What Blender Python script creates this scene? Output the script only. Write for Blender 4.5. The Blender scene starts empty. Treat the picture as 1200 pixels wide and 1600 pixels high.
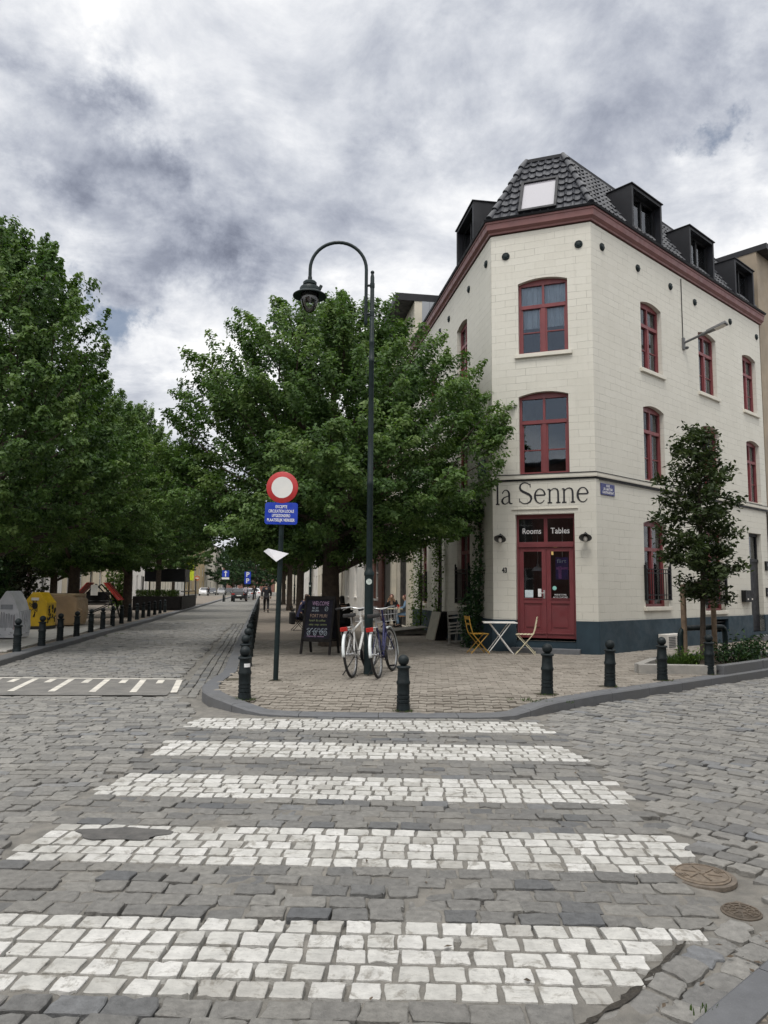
import bpy, bmesh, math, random
import numpy as np
from mathutils import Vector, Matrix
rad = math.radians
scene = bpy.context.scene
COL = scene.collection

# ---------------------------------------------------------------- camera
F_PX, PITCH, ROLL, CAM_H = 1150.0, rad(5.95), rad(0.5), 1.6
cd = bpy.data.cameras.new('camera')
cam = bpy.data.objects.new('camera', cd)
COL.objects.link(cam)
cd.sensor_fit = 'VERTICAL'
cd.sensor_height = 36.0
cd.lens = 36.0 * F_PX / 1600.0
cd.clip_start, cd.clip_end = 0.05, 3000
fw = Vector((0, math.cos(PITCH), math.sin(PITCH)))
u0 = Vector((0, -math.sin(PITCH), math.cos(PITCH)))
r0 = Vector((1, 0, 0))
rt = r0 * math.cos(ROLL) + u0 * math.sin(ROLL)
up = -r0 * math.sin(ROLL) + u0 * math.cos(ROLL)
M = Matrix((rt, up, -fw)).transposed().to_4x4()
M.translation = Vector((0, 0, CAM_H))
cam.matrix_world = M
scene.camera = cam

# ---------------------------------------------------------------- world and sun
SUN_AZ, SUN_EL = rad(195), rad(64)
SUN_DIR = Vector((math.sin(SUN_AZ) * math.cos(SUN_EL), math.cos(SUN_AZ) * math.cos(SUN_EL), math.sin(SUN_EL)))
world = bpy.data.worlds.new('World')
scene.world = world
world.use_nodes = True

class NT:
    """small helper for wiring shader nodes"""
    def __init__(s, tree):
        s.t = tree; s.n = tree.nodes; s.l = tree.links
    def new(s, kind, **kw):
        n = s.n.new(kind)
        for k, v in kw.items(): setattr(n, k, v)
        return n
    def put(s, sock, v):
        if v is None: return
        if hasattr(v, 'is_output'): s.l.new(v, sock)
        else: sock.default_value = v
    def math(s, op, a, b=None, c=None, clamp=False):
        n = s.new('ShaderNodeMath', operation=op, use_clamp=clamp)
        for i, v in enumerate((a, b, c)): s.put(n.inputs[i], v)
        return n.outputs[0]
    def vmath(s, op, a, b=None, scale=None):
        n = s.new('ShaderNodeVectorMath', operation=op)
        s.put(n.inputs[0], a)
        if b is not None: s.put(n.inputs[1], b)
        if scale is not None: s.put(n.inputs['Scale'], scale)
        return n.outputs['Value'] if op in ('DISTANCE', 'DOT_PRODUCT', 'LENGTH') else n.outputs[0]
    def noise(s, vec, scale, detail=4, rough=.55, out=0, dist=0.):
        n = s.new('ShaderNodeTexNoise')
        s.put(n.inputs['Vector'], vec); n.inputs['Scale'].default_value = scale
        n.inputs['Detail'].default_value = detail; n.inputs['Roughness'].default_value = rough
        n.inputs['Distortion'].default_value = dist
        return n.outputs[out]
    def mix(s, fac, a, b, blend='MIX'):
        n = s.new('ShaderNodeMix', data_type='RGBA', blend_type=blend)
        s.put(n.inputs[0], fac); s.put(n.inputs[6], a); s.put(n.inputs[7], b)
        return n.outputs[2]
    def mapr(s, v, a, b, c=0., d=1., smooth=True):
        n = s.new('ShaderNodeMapRange', interpolation_type='SMOOTHSTEP' if smooth else 'LINEAR')
        s.put(n.inputs[0], v)
        for i, x in enumerate((a, b, c, d)): n.inputs[1 + i].default_value = x
        return n.outputs[0]
    def ramp(s, v, stops):
        n = s.new('ShaderNodeValToRGB'); s.put(n.inputs[0], v); e = n.color_ramp.elements
        while len(e) < len(stops): e.new(0.5)
        for i, (p, c) in enumerate(stops): e[i].position = p; e[i].color = (*c, 1)
        return n.outputs[0]

w = NT(world.node_tree)
w.n.clear()
tc = w.new('ShaderNodeTexCoord')
D = tc.outputs['Generated']
sky = w.new('ShaderNodeTexSky', sky_type='NISHITA')
sky.sun_disc = False; sky.sun_elevation = SUN_EL; sky.sun_rotation = SUN_AZ
bg1 = w.new('ShaderNodeBackground'); w.l.new(sky.outputs[0], bg1.inputs[0]); bg1.inputs[1].default_value = 0.08
sep = w.new('ShaderNodeSeparateXYZ'); w.l.new(D, sep.inputs[0])
zz = w.math('ADD', w.math('MAXIMUM', sep.outputs[2], 0.0), 0.22)
cmb = w.new('ShaderNodeCombineXYZ')
w.l.new(w.math('DIVIDE', sep.outputs[0], zz), cmb.inputs[0])
w.l.new(w.math('DIVIDE', sep.outputs[1], zz), cmb.inputs[1])
Pc = cmb.outputs[0]
warp = w.vmath('SCALE', w.vmath('SUBTRACT', w.noise(D, 5.5, 8, .65, 1), (.5, .5, .5)), scale=0.36)
warp2 = w.vmath('SCALE', w.vmath('SUBTRACT', w.noise(D, 15, 5, .6, 1), (.5, .5, .5)), scale=0.10)
Dw = w.vmath('ADD', w.vmath('ADD', D, warp), warp2)
def blob(c, r):
    d = w.vmath('DISTANCE', Dw, tuple(Vector(c).normalized()))
    return w.math('POWER', 2.71828, w.math('MULTIPLY', w.math('MULTIPLY', d, d), -1.0 / (r * r)))
n1 = w.noise(Pc, 1.7, 9, .56, dist=.35)
n2 = w.noise(Pc, 4.6, 10, .66, dist=.4)
lum = w.math('MULTIPLY_ADD', w.math('SUBTRACT', n1, .5), 1.05, 0.745)
lum = w.math('ADD', lum, w.math('MULTIPLY', w.math('SUBTRACT', n2, .5), .70))
n3 = w.noise(w.vmath('ADD', Pc, (3.7, 1.2, 0)), 2.1, 12, .57, dist=.25)
lum = w.math('ADD', lum, w.mapr(n3, .42, .60, -.08, .10))
lum = w.math('ADD', lum, w.mapr(w.noise(w.vmath('ADD', Pc, (9.1, 4.4, 0)), 4.3, 10, .58, dist=.2), 0.44, .60, -.035, .04))
# heavy grey masses and bright gaps of the cloud deck, by direction in the sky
for c, r, a in [((-.39, .77, .50), .11, -.20), ((-.35, .735, .585), .06, -.26), ((-.27, .82, .49), .10, -.20),
                ((-.31, .855, .41), .09, -.20), ((-.20, .88, .43), .08, -.20), ((-.07, .85, .50), .12, -.08),
                ((.054, .787, .615), .10, -.22), ((.27, .762, .585), .14, -.14), ((-.45, .83, .40), .10, .06),
                ((-.325, .72, .615), .05, .30), ((-.285, .785, .545), .055, .30), ((-.21, .92, .335), .10, .20),
                ((-.30, .90, .31), .07, .12), ((-.42, .78, .45), .05, .12), ((.41, .78, .47), .07, .20),
                ((.011, .834, .552), .10, .12), ((.10, .90, .43), .16, .05), ((.40, .72, .56), .06, .18),
                ((-.13, .97, .22), .12, .10)]:
    lum = w.math('MULTIPLY_ADD', blob(c, r), a * .95, lum)
glow = w.mapr(w.vmath('DOT_PRODUCT', D, tuple(SUN_DIR)), 0.1, 1.0, 0.0, 0.9)
lum = w.math('ADD', lum, glow)
lum = w.math('MINIMUM', w.math('MAXIMUM', lum, 0.23), 1.5)
tint = w.ramp(lum, [(0.12, (.64, .72, 1.0)), (0.40, (.755, .82, 1.0)), (0.65, (.87, .91, 1.0)), (0.98, (1, 1, 1))])
bg2 = w.new('ShaderNodeBackground'); w.l.new(tint, bg2.inputs[0])
w.l.new(w.math('MULTIPLY', lum, 1.0), bg2.inputs[1])
gap = w.math('ADD', w.math('ADD', w.math('ADD', w.math('MULTIPLY', blob((-.42, -.84, .36), .22), 1.6), w.math('MULTIPLY', blob((-.352, .868, .345), .06), 1.3)), blob((.389, .755, .529), .045)), 0.0)
gap = w.mapr(gap, .3, 1.1, 0, .75)
ms = w.new('ShaderNodeMixShader'); w.l.new(gap, ms.inputs[0]); w.l.new(bg2.outputs[0], ms.inputs[1]); w.l.new(bg1.outputs[0], ms.inputs[2])
wo = w.new('ShaderNodeOutputWorld'); w.l.new(ms.outputs[0], wo.inputs[0])

sd = bpy.data.lights.new('sun', 'SUN'); sd.energy = 1.7; sd.angle = rad(16); sd.color = (1, .96, .9)
sun = bpy.data.objects.new('sun', sd); COL.objects.link(sun)
sun.rotation_euler = (-SUN_DIR).to_track_quat('-Z', 'Y').to_euler()

vs = scene.view_settings
vs.view_transform = 'Standard'; vs.look = 'None'; vs.exposure = 0.12; vs.gamma = 1.0; vs.use_curve_mapping = False
scene.cycles.use_denoising = True
scene.cycles.max_bounces = 6
scene.cycles.transparent_max_bounces = 12

# ---------------------------------------------------------------- helpers
def G(px, py, z=0.0):
    """the ground point seen at a pixel of the 1200 x 1600 photograph"""
    d = fw + rt * ((px - 600) / F_PX) + up * ((800 - py) / F_PX)
    t = (z - CAM_H) / d.z
    return Vector((0, 0, CAM_H)) + d * t

def tag(o, label=None, cat=None, group=None, kind=None):
    if label: o['label'] = label
    if cat: o['category'] = cat
    if group: o['group'] = group
    if kind: o['kind'] = kind
    return o

def thing(name, label, cat, loc=(0, 0, 0), rz=0., group=None):
    o = bpy.data.objects.new(name, None); COL.objects.link(o)
    o.location = loc; o.rotation_euler = (0, 0, rz); o.empty_display_size = .2
    return tag(o, label, cat, group)

def dup(o, loc=None, rz=None, label=None, scale=None, parent=None):
    c = o.copy(); COL.objects.link(c)
    if parent is not None: c.parent = parent
    if loc is not None: c.location = loc
    if rz is not None: c.rotation_euler = (0, 0, rz)
    if scale is not None: c.scale = scale if hasattr(scale, '__len__') else (scale,) * 3
    if label: c['label'] = label
    for ch in list(o.children): dup(ch, parent=c)
    return c

class MB:
    """collects shapes and links them as one mesh object"""
    def __init__(s): s.v = []; s.f = []; s.uv = {}; s.sm = []
    def add(s, vs_, fs, smooth=False, uvs=None):
        b = len(s.v)
        s.v += [tuple(p) for p in vs_]
        for k, f in enumerate(fs):
            if uvs: s.uv[len(s.f)] = uvs[k]
            s.f.append([b + i for i in f]); s.sm.append(smooth)
        return s
    def quad(s, a, b, c, d, uv=None): return s.add([a, b, c, d], [[0, 1, 2, 3]], uvs=[uv] if uv else None)
    def hexa(s, p):   # p: 8 points, bottom loop then top loop
        return s.add(p, [[3, 2, 1, 0], [4, 5, 6, 7], [0, 1, 5, 4], [1, 2, 6, 5], [2, 3, 7, 6], [3, 0, 4, 7]])
    def box(s, c, size, rz=0., R=None):
        hx, hy, hz = (q / 2 for q in size)
        if R is None: R = Matrix.Rotation(rz, 3, 'Z')
        c = Vector(c)
        p = [c + R @ Vector((x * hx, y * hy, z * hz)) for z in (-1, 1) for x, y in ((-1, -1), (1, -1), (1, 1), (-1, 1))]
        return s.hexa(p)
    def bar(s, a, b, w_, h, upv=(0, 0, 1)):
        a, b = Vector(a), Vector(b); d = (b - a); L = d.length; d.normalize()
        u = Vector(upv)
        if abs(d.dot(u)) > .98: u = Vector((1, 0, 0))
        x = d.cross(u).normalized(); y = x.cross(d)
        p = [q + x * (i * w_ / 2) + y * (j * h / 2) for q in (a, b) for i, j in ((-1, -1), (1, -1), (1, 1), (-1, 1))]
        return s.hexa(p)
    def tube(s, pts, r, n=8, cap=True, closed=False):
        pts = [Vector(p) for p in pts]; m = len(pts)
        rs = r if hasattr(r, '__len__') else [r] * m
        vs_, fs = [], []
        u = None
        for i, p in enumerate(pts):
            if closed: d = pts[(i + 1) % m] - pts[i - 1]
            else: d = pts[min(i + 1, m - 1)] - pts[max(i - 1, 0)]
            d.normalize()
            if u is None:
                u = d.cross(Vector((0, 0, 1)))
                if u.length < .05: u = d.cross(Vector((0, 1, 0)))
            else: u = u - d * u.dot(d)
            u.normalize(); v_ = d.cross(u)
            for k in range(n):
                a = 2 * math.pi * k / n
                vs_.append(p + (u * math.cos(a) + v_ * math.sin(a)) * rs[i])
        for i in range(m if closed else m - 1):
            for k in range(n):
                j = (i + 1) % m
                fs.append([i * n + k, i * n + (k + 1) % n, j * n + (k + 1) % n, j * n + k])
        if cap and not closed:
            fs.append(list(range(n))[::-1]); fs.append([(m - 1) * n + k for k in range(n)])
        return s.add(vs_, fs, True)
    def lathe(s, prof, c=(0, 0, 0), n=20, R=None, cap=True):
        c = Vector(c); vs_, fs = [], []
        for r, z in prof:
            for k in range(n):
                a = 2 * math.pi * k / n
                p = Vector((r * math.cos(a), r * math.sin(a), z))
                vs_.append(c + (R @ p if R is not None else p))
        m = len(prof)
        for i in range(m - 1):
            for k in range(n):
                fs.append([i * n + k, i * n + (k + 1) % n, (i + 1) * n + (k + 1) % n, (i + 1) * n + k])
        if cap:
            fs.append(list(range(n))[::-1]); fs.append([(m - 1) * n + k for k in range(n)])
        return s.add(vs_, fs, True)
    def ell(s, c, r, n=14, m=8, R=None):
        prof = [(max(math.sin(math.pi * i / m), .001), -math.cos(math.pi * i / m)) for i in range(m + 1)]
        b = len(s.v); s.lathe(prof, n=n)
        c = Vector(c)
        for i in range(b, len(s.v)):
            p = Vector([s.v[i][k] * r[k] for k in range(3)])
            s.v[i] = tuple(c + (R @ p if R is not None else p))
        return s
    def prism(s, poly, a, b):
        """poly: list of points (Vectors) extruded by vector b-a"""
        n = len(poly); d = Vector(b) - Vector(a)
        vs_ = [Vector(p) for p in poly] + [Vector(p) + d for p in poly]
        fs = [list(range(n))[::-1], [n + i for i in range(n)]] + [[i, (i + 1) % n, n + (i + 1) % n, n + i] for i in range(n)]
        return s.add(vs_, fs)
    def build(s, name, mat, parent=None, bevel=0., recalc=True):
        me = bpy.data.meshes.new(name)
        me.from_pydata(s.v, [], s.f)
        me.polygons.foreach_set('use_smooth', s.sm)
        if s.uv:
            ul = me.uv_layers.new(name='uv')
            for fi, uv in s.uv.items():
                for k, li in enumerate(me.polygons[fi].loop_indices): ul.data[li].uv = uv[k]
        if recalc or bevel:
            bm = bmesh.new(); bm.from_mesh(me)
            bmesh.ops.recalc_face_normals(bm, faces=bm.faces)
            if bevel:
                es = [e for e in bm.edges if len(e.link_faces) == 2 and e.calc_face_angle(0) > .6]
                bmesh.ops.bevel(bm, geom=es, offset=bevel, segments=2, profile=.6, affect='EDGES', clamp_overlap=True)
            bm.to_mesh(me); bm.free()
        if any(s.sm): 
            try: me.set_sharp_from_angle(angle=rad(40))
            except Exception: pass
        me.materials.append(mat)
        o = bpy.data.objects.new(name, me); COL.objects.link(o)
        if parent is not None: o.parent = parent
        return o

def text_mb(txt, size, place, width=None, thick=0.004, mb=None, bold=0.0):
    """lettering as real mesh; place(x, y, d) maps text space to the target"""
    cu = bpy.data.curves.new('lettering', 'FONT'); cu.body = txt; cu.size = size
    cu.align_x = 'CENTER'; cu.align_y = 'CENTER'; cu.offset = bold; cu.resolution_u = 3
    to = bpy.data.objects.new('lettering', cu); COL.objects.link(to)
    dg = bpy.context.evaluated_depsgraph_get(); dg.update()
    me = bpy.data.meshes.new_from_object(to.evaluated_get(dg))
    bpy.data.objects.remove(to); bpy.data.curves.remove(cu)
    vs_ = [v.co.copy() for v in me.vertices]
    fs = [list(p.vertices) for p in me.polygons]
    bpy.data.meshes.remove(me)
    if width and vs_:
        x0, x1 = min(v.x for v in vs_), max(v.x for v in vs_)
        k = width / max(x1 - x0, 1e-6); c0 = (x0 + x1) / 2
        for v in vs_: v.x = (v.x - c0) * k
    mb = mb or MB()
    mb.add([place(v.x, v.y, thick) for v in vs_], fs)
    return mb

# ---------------------------------------------------------------- materials
def new_mat(name):
    m = bpy.data.materials.new(name); m.use_nodes = True
    t = NT(m.node_tree); t.n.clear()
    out = t.new('ShaderNodeOutputMaterial'); b = t.new('ShaderNodeBsdfPrincipled')
    t.l.new(b.outputs[0], out.inputs[0])
    t.out = out; t.b = b
    return m, t

def mat(name, col, rough=.6, metal=0., var=.18, scale=4., bump=0., bscale=60., spec=.5, hue=0.03):
    m, t = new_mat(name)
    co = t.new('ShaderNodeTexCoord').outputs['Object']
    n = t.noise(co, scale, 6, .6)
    lo = tuple(max(c * (1 - var), 0) for c in col); hi = tuple(min(c * (1 + var), 1) for c in col)
    hi = (hi[0] * (1 + hue), hi[1], hi[2] * (1 - hue))
    t.l.new(t.ramp(n, [(.3, lo), (.7, hi)]), t.b.inputs['Base Color'])
    rn = t.mapr(t.noise(co, scale * 3, 4), .3, .7, max(rough - .12, .03), min(rough + .12, 1))
    t.l.new(rn, t.b.inputs['Roughness'])
    t.b.inputs['Metallic'].default_value = metal
    t.b.inputs['Specular IOR Level'].default_value = spec
    if bump:
        bn = t.new('ShaderNodeBump'); bn.inputs['Strength'].default_value = min(bump, 1); bn.inputs['Distance'].default_value = .01
        t.l.new(t.noise(co, bscale, 4), bn.inputs['Height']); t.l.new(bn.outputs[0], t.b.inputs['Normal'])
    return m

def stone_mat(name, stops, rough=.75, mott=.42, mscale=22, bump=.85, bscale=75, streak=0., dirt_or_shade=None):
    """stones: each stone has its own tint (point attribute), plus mottling"""
    m, t = new_mat(name)
    at = t.new('ShaderNodeAttribute', attribute_name='tint').outputs['Fac']
    co = t.new('ShaderNodeTexCoord').outputs['Object']
    base = t.ramp(at, stops)
    n = t.noise(co, mscale, 8, .65)
    f = t.mapr(n, .25, .75, 1 - mott, 1 + mott * .6, smooth=False)
    g = t.new('ShaderNodeCombineXYZ')
    for i in range(3): t.l.new(f, g.inputs[i])
    c = t.mix(1.0, base, g.outputs[0], 'MULTIPLY')
    big = t.noise(co, .55, 4, .6)
    c = t.mix(t.mapr(big, .42, .7, 0, .25), c, (.14, .13, .112, 1))
    fine = t.noise(co, 160, 3, .7)
    c = t.mix(t.mapr(fine, .62, .72, 0, .35), c, (.34, .33, .31, 1)); c = t.mix(t.mapr(fine, .40, .28, 0, .35), c, (.06, .058, .052, 1))
    if streak:
        mp = t.new('ShaderNodeMapping'); t.l.new(co, mp.inputs[0]); mp.inputs['Scale'].default_value = (5, 14, 5); mp.inputs['Rotation'].default_value = (0, 0, .6)
        s = t.noise(mp.outputs[0], 2.5, 7, .7, dist=2.)
        c = t.mix(t.mapr(s, .52, .68, 0, streak), c, (.2, .2, .195, 1))
    if dirt_or_shade:
        s = t.noise(co, 7, 8, .75, dist=.6)
        c = t.mix(t.mapr(s, .52, .64, 0, dirt_or_shade), c, (.12, .105, .08, 1))
    t.l.new(c, t.b.inputs['Base Color'])
    t.l.new(t.mapr(n, .3, .7, rough - .15, rough + .12), t.b.inputs['Roughness'])
    bn = t.new('ShaderNodeBump'); bn.inputs['Strength'].default_value = bump; bn.inputs['Distance'].default_value = .008
    h = t.math('ADD', t.noise(co, bscale, 6, .65), t.math('MULTIPLY', t.noise(co, 22, 3), 1.6))
    t.l.new(h, bn.inputs['Height']); t.l.new(bn.outputs[0], t.b.inputs['Normal'])
    return m

def brick_mat(name, c1, c2, cm, bw, bh, mortar=.006, rough=.7, bump=.5, uvmode='UV', stain=.22, squash=.5, off=.5, bias=0., wob=0., stcol=(.3, .28, .22), fade=False):
    m, t = new_mat(name)
    tcn = t.new('ShaderNodeTexCoord')
    vec = tcn.outputs['UV'] if uvmode == 'UV' else tcn.outputs['Object']
    if wob:
        vec = t.vmath('ADD', vec, t.vmath('SCALE', t.vmath('SUBTRACT', t.noise(vec, 2.2, 3, .5, 1), (.5, .5, .5)), scale=wob))
    b = t.new('ShaderNodeTexBrick'); b.offset = off; b.squash = 1.0
    t.l.new(vec, b.inputs['Vector'])
    for k, v in (('Color1', (*c1, 1)), ('Color2', (*c2, 1)), ('Mortar', (*cm, 1)), ('Scale', 1.), ('Mortar Size', mortar), ('Mortar Smooth', .3), ('Bias', bias), ('Brick Width', bw), ('Row Height', bh)):
        b.inputs[k].default_value = v
    n = t.noise(vec, .7, 7, .62); n2 = t.noise(vec, 14, 6, .65)
    bc = b.outputs[0]
    if fade:
        b.inputs['Mortar'].default_value = (*c1, 1)
        bc = t.mix(t.math('MULTIPLY', b.outputs[1], t.mapr(t.noise(vec, 1.3, 5, .7), .38, .62, .12, 1.)), bc, (*cm, 1))
    c = t.mix(t.mapr(n, .45, .75, 0, stain), bc, (*stcol, 1))
    c = t.mix(t.mapr(n2, .4, .75, 0, .14), c, (*stcol, 1))
    mp = t.new('ShaderNodeMapping'); t.l.new(vec, mp.inputs[0]); mp.inputs['Scale'].default_value = (5.5, .35, 1)
    c = t.mix(t.mapr(t.noise(mp.outputs[0], 1.6, 6, .7), .52, .72, 0, stain * .9), c, (*stcol, 1))
    t.l.new(c, t.b.inputs['Base Color'])
    t.b.inputs['Roughness'].default_value = rough
    bn = t.new('ShaderNodeBump'); bn.inputs['Strength'].default_value = bump; bn.inputs['Distance'].default_value = .012
    h = t.math('ADD', t.math('SUBTRACT', 1.0, b.outputs[1]), t.math('MULTIPLY', n2, .35))
    t.l.new(h, bn.inputs['Height']); t.l.new(bn.outputs[0], t.b.inputs['Normal'])
    return m

def glass_mat(name, tintc=(.80, .85, .89), refl=.6):
    m, t = new_mat(name)
    tr = t.new('ShaderNodeBsdfTransparent'); tr.inputs[0].default_value = (*tintc, 1)
    gl = t.new('ShaderNodeBsdfGlossy'); gl.inputs['Roughness'].default_value = .02; gl.inputs[0].default_value = (.95, .97, 1, 1)
    lw = t.new('ShaderNodeFresnel'); lw.inputs[0].default_value = 1.5
    fac = t.math('MULTIPLY_ADD', lw.outputs[0], refl * 2, .02, clamp=True)
    co = t.new('ShaderNodeTexCoord').outputs['Object']
    bn = t.new('ShaderNodeBump'); bn.inputs['Strength'].default_value = .06; bn.inputs['Distance'].default_value = .02
    t.l.new(t.noise(co, 1.5, 2), bn.inputs['Height']); t.l.new(bn.outputs[0], gl.inputs['Normal'])
    mx = t.new('ShaderNodeMixShader'); t.l.new(fac, mx.inputs[0]); t.l.new(tr.outputs[0], mx.inputs[1]); t.l.new(gl.outputs[0], mx.inputs[2])
    t.l.new(mx.outputs[0], t.out.inputs[0])
    return m

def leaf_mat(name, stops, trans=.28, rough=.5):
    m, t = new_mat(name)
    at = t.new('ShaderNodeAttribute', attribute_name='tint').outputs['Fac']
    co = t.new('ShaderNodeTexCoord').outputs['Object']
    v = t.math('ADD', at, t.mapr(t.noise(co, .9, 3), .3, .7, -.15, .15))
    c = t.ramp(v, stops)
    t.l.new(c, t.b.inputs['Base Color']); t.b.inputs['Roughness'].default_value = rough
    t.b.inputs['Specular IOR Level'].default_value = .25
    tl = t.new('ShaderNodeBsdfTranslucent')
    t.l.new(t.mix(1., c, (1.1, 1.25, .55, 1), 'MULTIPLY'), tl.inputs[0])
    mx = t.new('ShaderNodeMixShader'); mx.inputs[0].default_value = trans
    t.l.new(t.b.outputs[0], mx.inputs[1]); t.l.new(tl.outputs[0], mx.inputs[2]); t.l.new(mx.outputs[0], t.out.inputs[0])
    return m

MT = {}
MT['cobble'] = stone_mat('cobble', [(0, (.125, .127, .13)), (.12, (.178, .175, .167)), (.55, (.226, .221, .208)), (.9, (.268, .26, .242)), (1, (.17, .178, .19))])
MT['cobble_dark'] = stone_mat('cobble_dark', [(0, (.105, .11, .117)), (.15, (.145, .144, .139)), (.6, (.185, .181, .171)), (.93, (.222, .216, .20)), (1, (.135, .143, .155))])
MT['cobble_white'] = stone_mat('cobble_white', [(0, (.36, .35, .325)), (.15, (.46, .455, .43)), (.6, (.53, .525, .50)), (1, (.59, .585, .565))], rough=.65, mott=.24, mscale=14, bump=.5, streak=.45, dirt_or_shade=.6)
MT['paver'] = stone_mat('paver', [(0, (.195, .172, .145)), (.3, (.228, .204, .173)), (.7, (.255, .23, .197)), (1, (.285, .256, .22))], mott=.32, bump=.35)
MT['bluestone'] = stone_mat('bluestone', [(0, (.12, .125, .135)), (1, (.19, .195, .205))], mott=.25, bump=.3, mscale=9)
MT['mortar'] = mat('mortar', (.165, .16, .147), .9, var=.28, scale=7, bump=.8, bscale=90)
MT['grit'] = mat('grit', (.115, .105, .09), .95, var=.35, scale=3, bump=.8, bscale=90)
MT['ground'] = mat('ground', (.17, .165, .15), .9, var=.2, scale=.5)
MT['asphalt'] = mat('asphalt', (.172, .17, .163), .85, var=.22, scale=3, bump=.9, bscale=160)
MT['asphalt_dark'] = mat('asphalt_dark', (.115, .114, .112), .9, var=.3, scale=9, bump=1., bscale=200)
MT['paint'] = mat('paint', (.58, .565, .52), .7, var=.25, scale=6, bump=.3)
MT['road_far'] = brick_mat('road_far', (.21, .205, .19), (.15, .148, .14), (.085, .08, .07), .21, .14, .014, .75, .8, 'OBJ', .3)
MT['pave_far'] = brick_mat('pave_far', (.22, .185, .15), (.18, .15, .125), (.08, .07, .06), .22, .11, .008, .85, .6, 'OBJ', .3, wob=.03)
MT['slab'] = brick_mat('slab', (.42, .41, .39), (.38, .37, .35), (.2, .19, .17), 1.5, 1.5, .012, .8, .3, 'OBJ', .25)
MT['cream'] = brick_mat('cream', (.605, .587, .522), (.58, .561, .495), (.30, .288, .25), .50, .182, .0042, .62, .5, 'UV', .26, bias=-.1, wob=.06, stcol=(.44, .425, .37), fade=True)
MT['cream_trim'] = mat('cream_trim', (.59, .572, .508), .6, var=.1, scale=2, bump=.2)
MT['plinth'] = mat('plinth', (.025, .046, .063), .6, spec=.3, var=.25, scale=1.5, bump=.35, bscale=30)
MT['redframe'] = mat('redframe', (.165, .036, .04), .42, var=.12, scale=3, bump=.1)
MT['reddoor'] = mat('reddoor', (.155, .034, .040), .4, var=.12, scale=2, bump=.1)
MT['cornice'] = mat('cornice', (.185, .082, .080), .5, var=.12, scale=2, bump=.15)
MT['blackmetal'] = mat('blackmetal', (.009, .0095, .011), .5, spec=.25, var=.3, scale=3)
MT['zincblack'] = mat('zincblack', (.013, .014, .018), .5, spec=.3, var=.2, scale=1.5, bump=.1, bscale=8)
MT['tile'] = mat('tile', (.036, .039, .048), .36, spec=.45, var=.28, scale=5, bump=.25, bscale=40)
MT['glass'] = glass_mat('glass')
MT['skyglass'] = glass_mat('skyglass', (.55, .58, .62), 1.6)
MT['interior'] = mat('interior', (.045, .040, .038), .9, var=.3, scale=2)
MT['curtain'] = mat('curtain', (.55, .56, .56), .9, var=.12, scale=6)
MT['blind'] = mat('blind', (.34, .40, .52), .8, var=.08, scale=6)
MT['white'] = mat('white', (.72, .72, .70), .5, var=.08, scale=5)
MT['offwhite'] = mat('offwhite', (.60, .585, .55), .6, var=.12, scale=3)
MT['lettering'] = mat('lettering', (.014, .014, .018), .6, var=.2)
MT['whiteletter'] = mat('whiteletter', (.75, .76, .78), .5, var=.04)
MT['greenmetal'] = mat('greenmetal', (.007, .016, .018), .5, spec=.28, var=.35, scale=5, bump=.25, bscale=50)
MT['bolmetal'] = mat('bolmetal', (.008, .0135, .016), .55, spec=.3, var=.4, scale=7, bump=.4, bscale=60)
MT['steel'] = mat('steel', (.45, .46, .47), .35, .8, var=.15)
MT['greysteel'] = mat('greysteel', (.11, .115, .12), .5, .1, var=.2)
MT['rubber'] = mat('rubber', (.016, .016, .017), .7, var=.3, scale=12)
MT['bark'] = mat('bark', (.055, .042, .032), .9, var=.4, scale=8, bump=1., bscale=30)
MT['wood'] = mat('wood', (.20, .135, .085), .75, var=.3, scale=6, bump=.5)
MT['greywood'] = mat('greywood', (.17, .165, .15), .8, var=.3, scale=6, bump=.5)
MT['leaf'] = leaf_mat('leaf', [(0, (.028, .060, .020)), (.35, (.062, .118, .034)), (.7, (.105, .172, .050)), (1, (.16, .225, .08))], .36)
MT['leaf_dark'] = leaf_mat('leaf_dark', [(0, (.014, .036, .016)), (.5, (.026, .062, .022)), (1, (.06, .11, .035))], .22)
MT['leaf_olive'] = leaf_mat('leaf_olive', [(0, (.018, .026, .012)), (.5, (.036, .048, .020)), (1, (.085, .09, .05))], .2)
MT['leaf_light'] = leaf_mat('leaf_light', [(0, (.05, .09, .02)), (.5, (.085, .15, .03)), (1, (.16, .24, .06))], .35)
MT['skin'] = mat('skin', (.42, .26, .19), .55, var=.08)
# ================================================================ setting: ground, streets, kerbs
def struct(o): return tag(o, kind='structure')

def in_poly(x, y, poly):
    inside = np.zeros(x.shape, bool); n = len(poly)
    for i in range(n):
        x1, y1 = poly[i]; x2, y2 = poly[(i + 1) % n]
        c = ((y1 > y) != (y2 > y)) & (x < (x2 - x1) * (y - y1) / (y2 - y1 + 1e-12) + x1)
        inside ^= c
    return inside

def smooth01(t): t = np.clip(t, 0, 1); return t * t * (3 - 2 * t)

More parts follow.
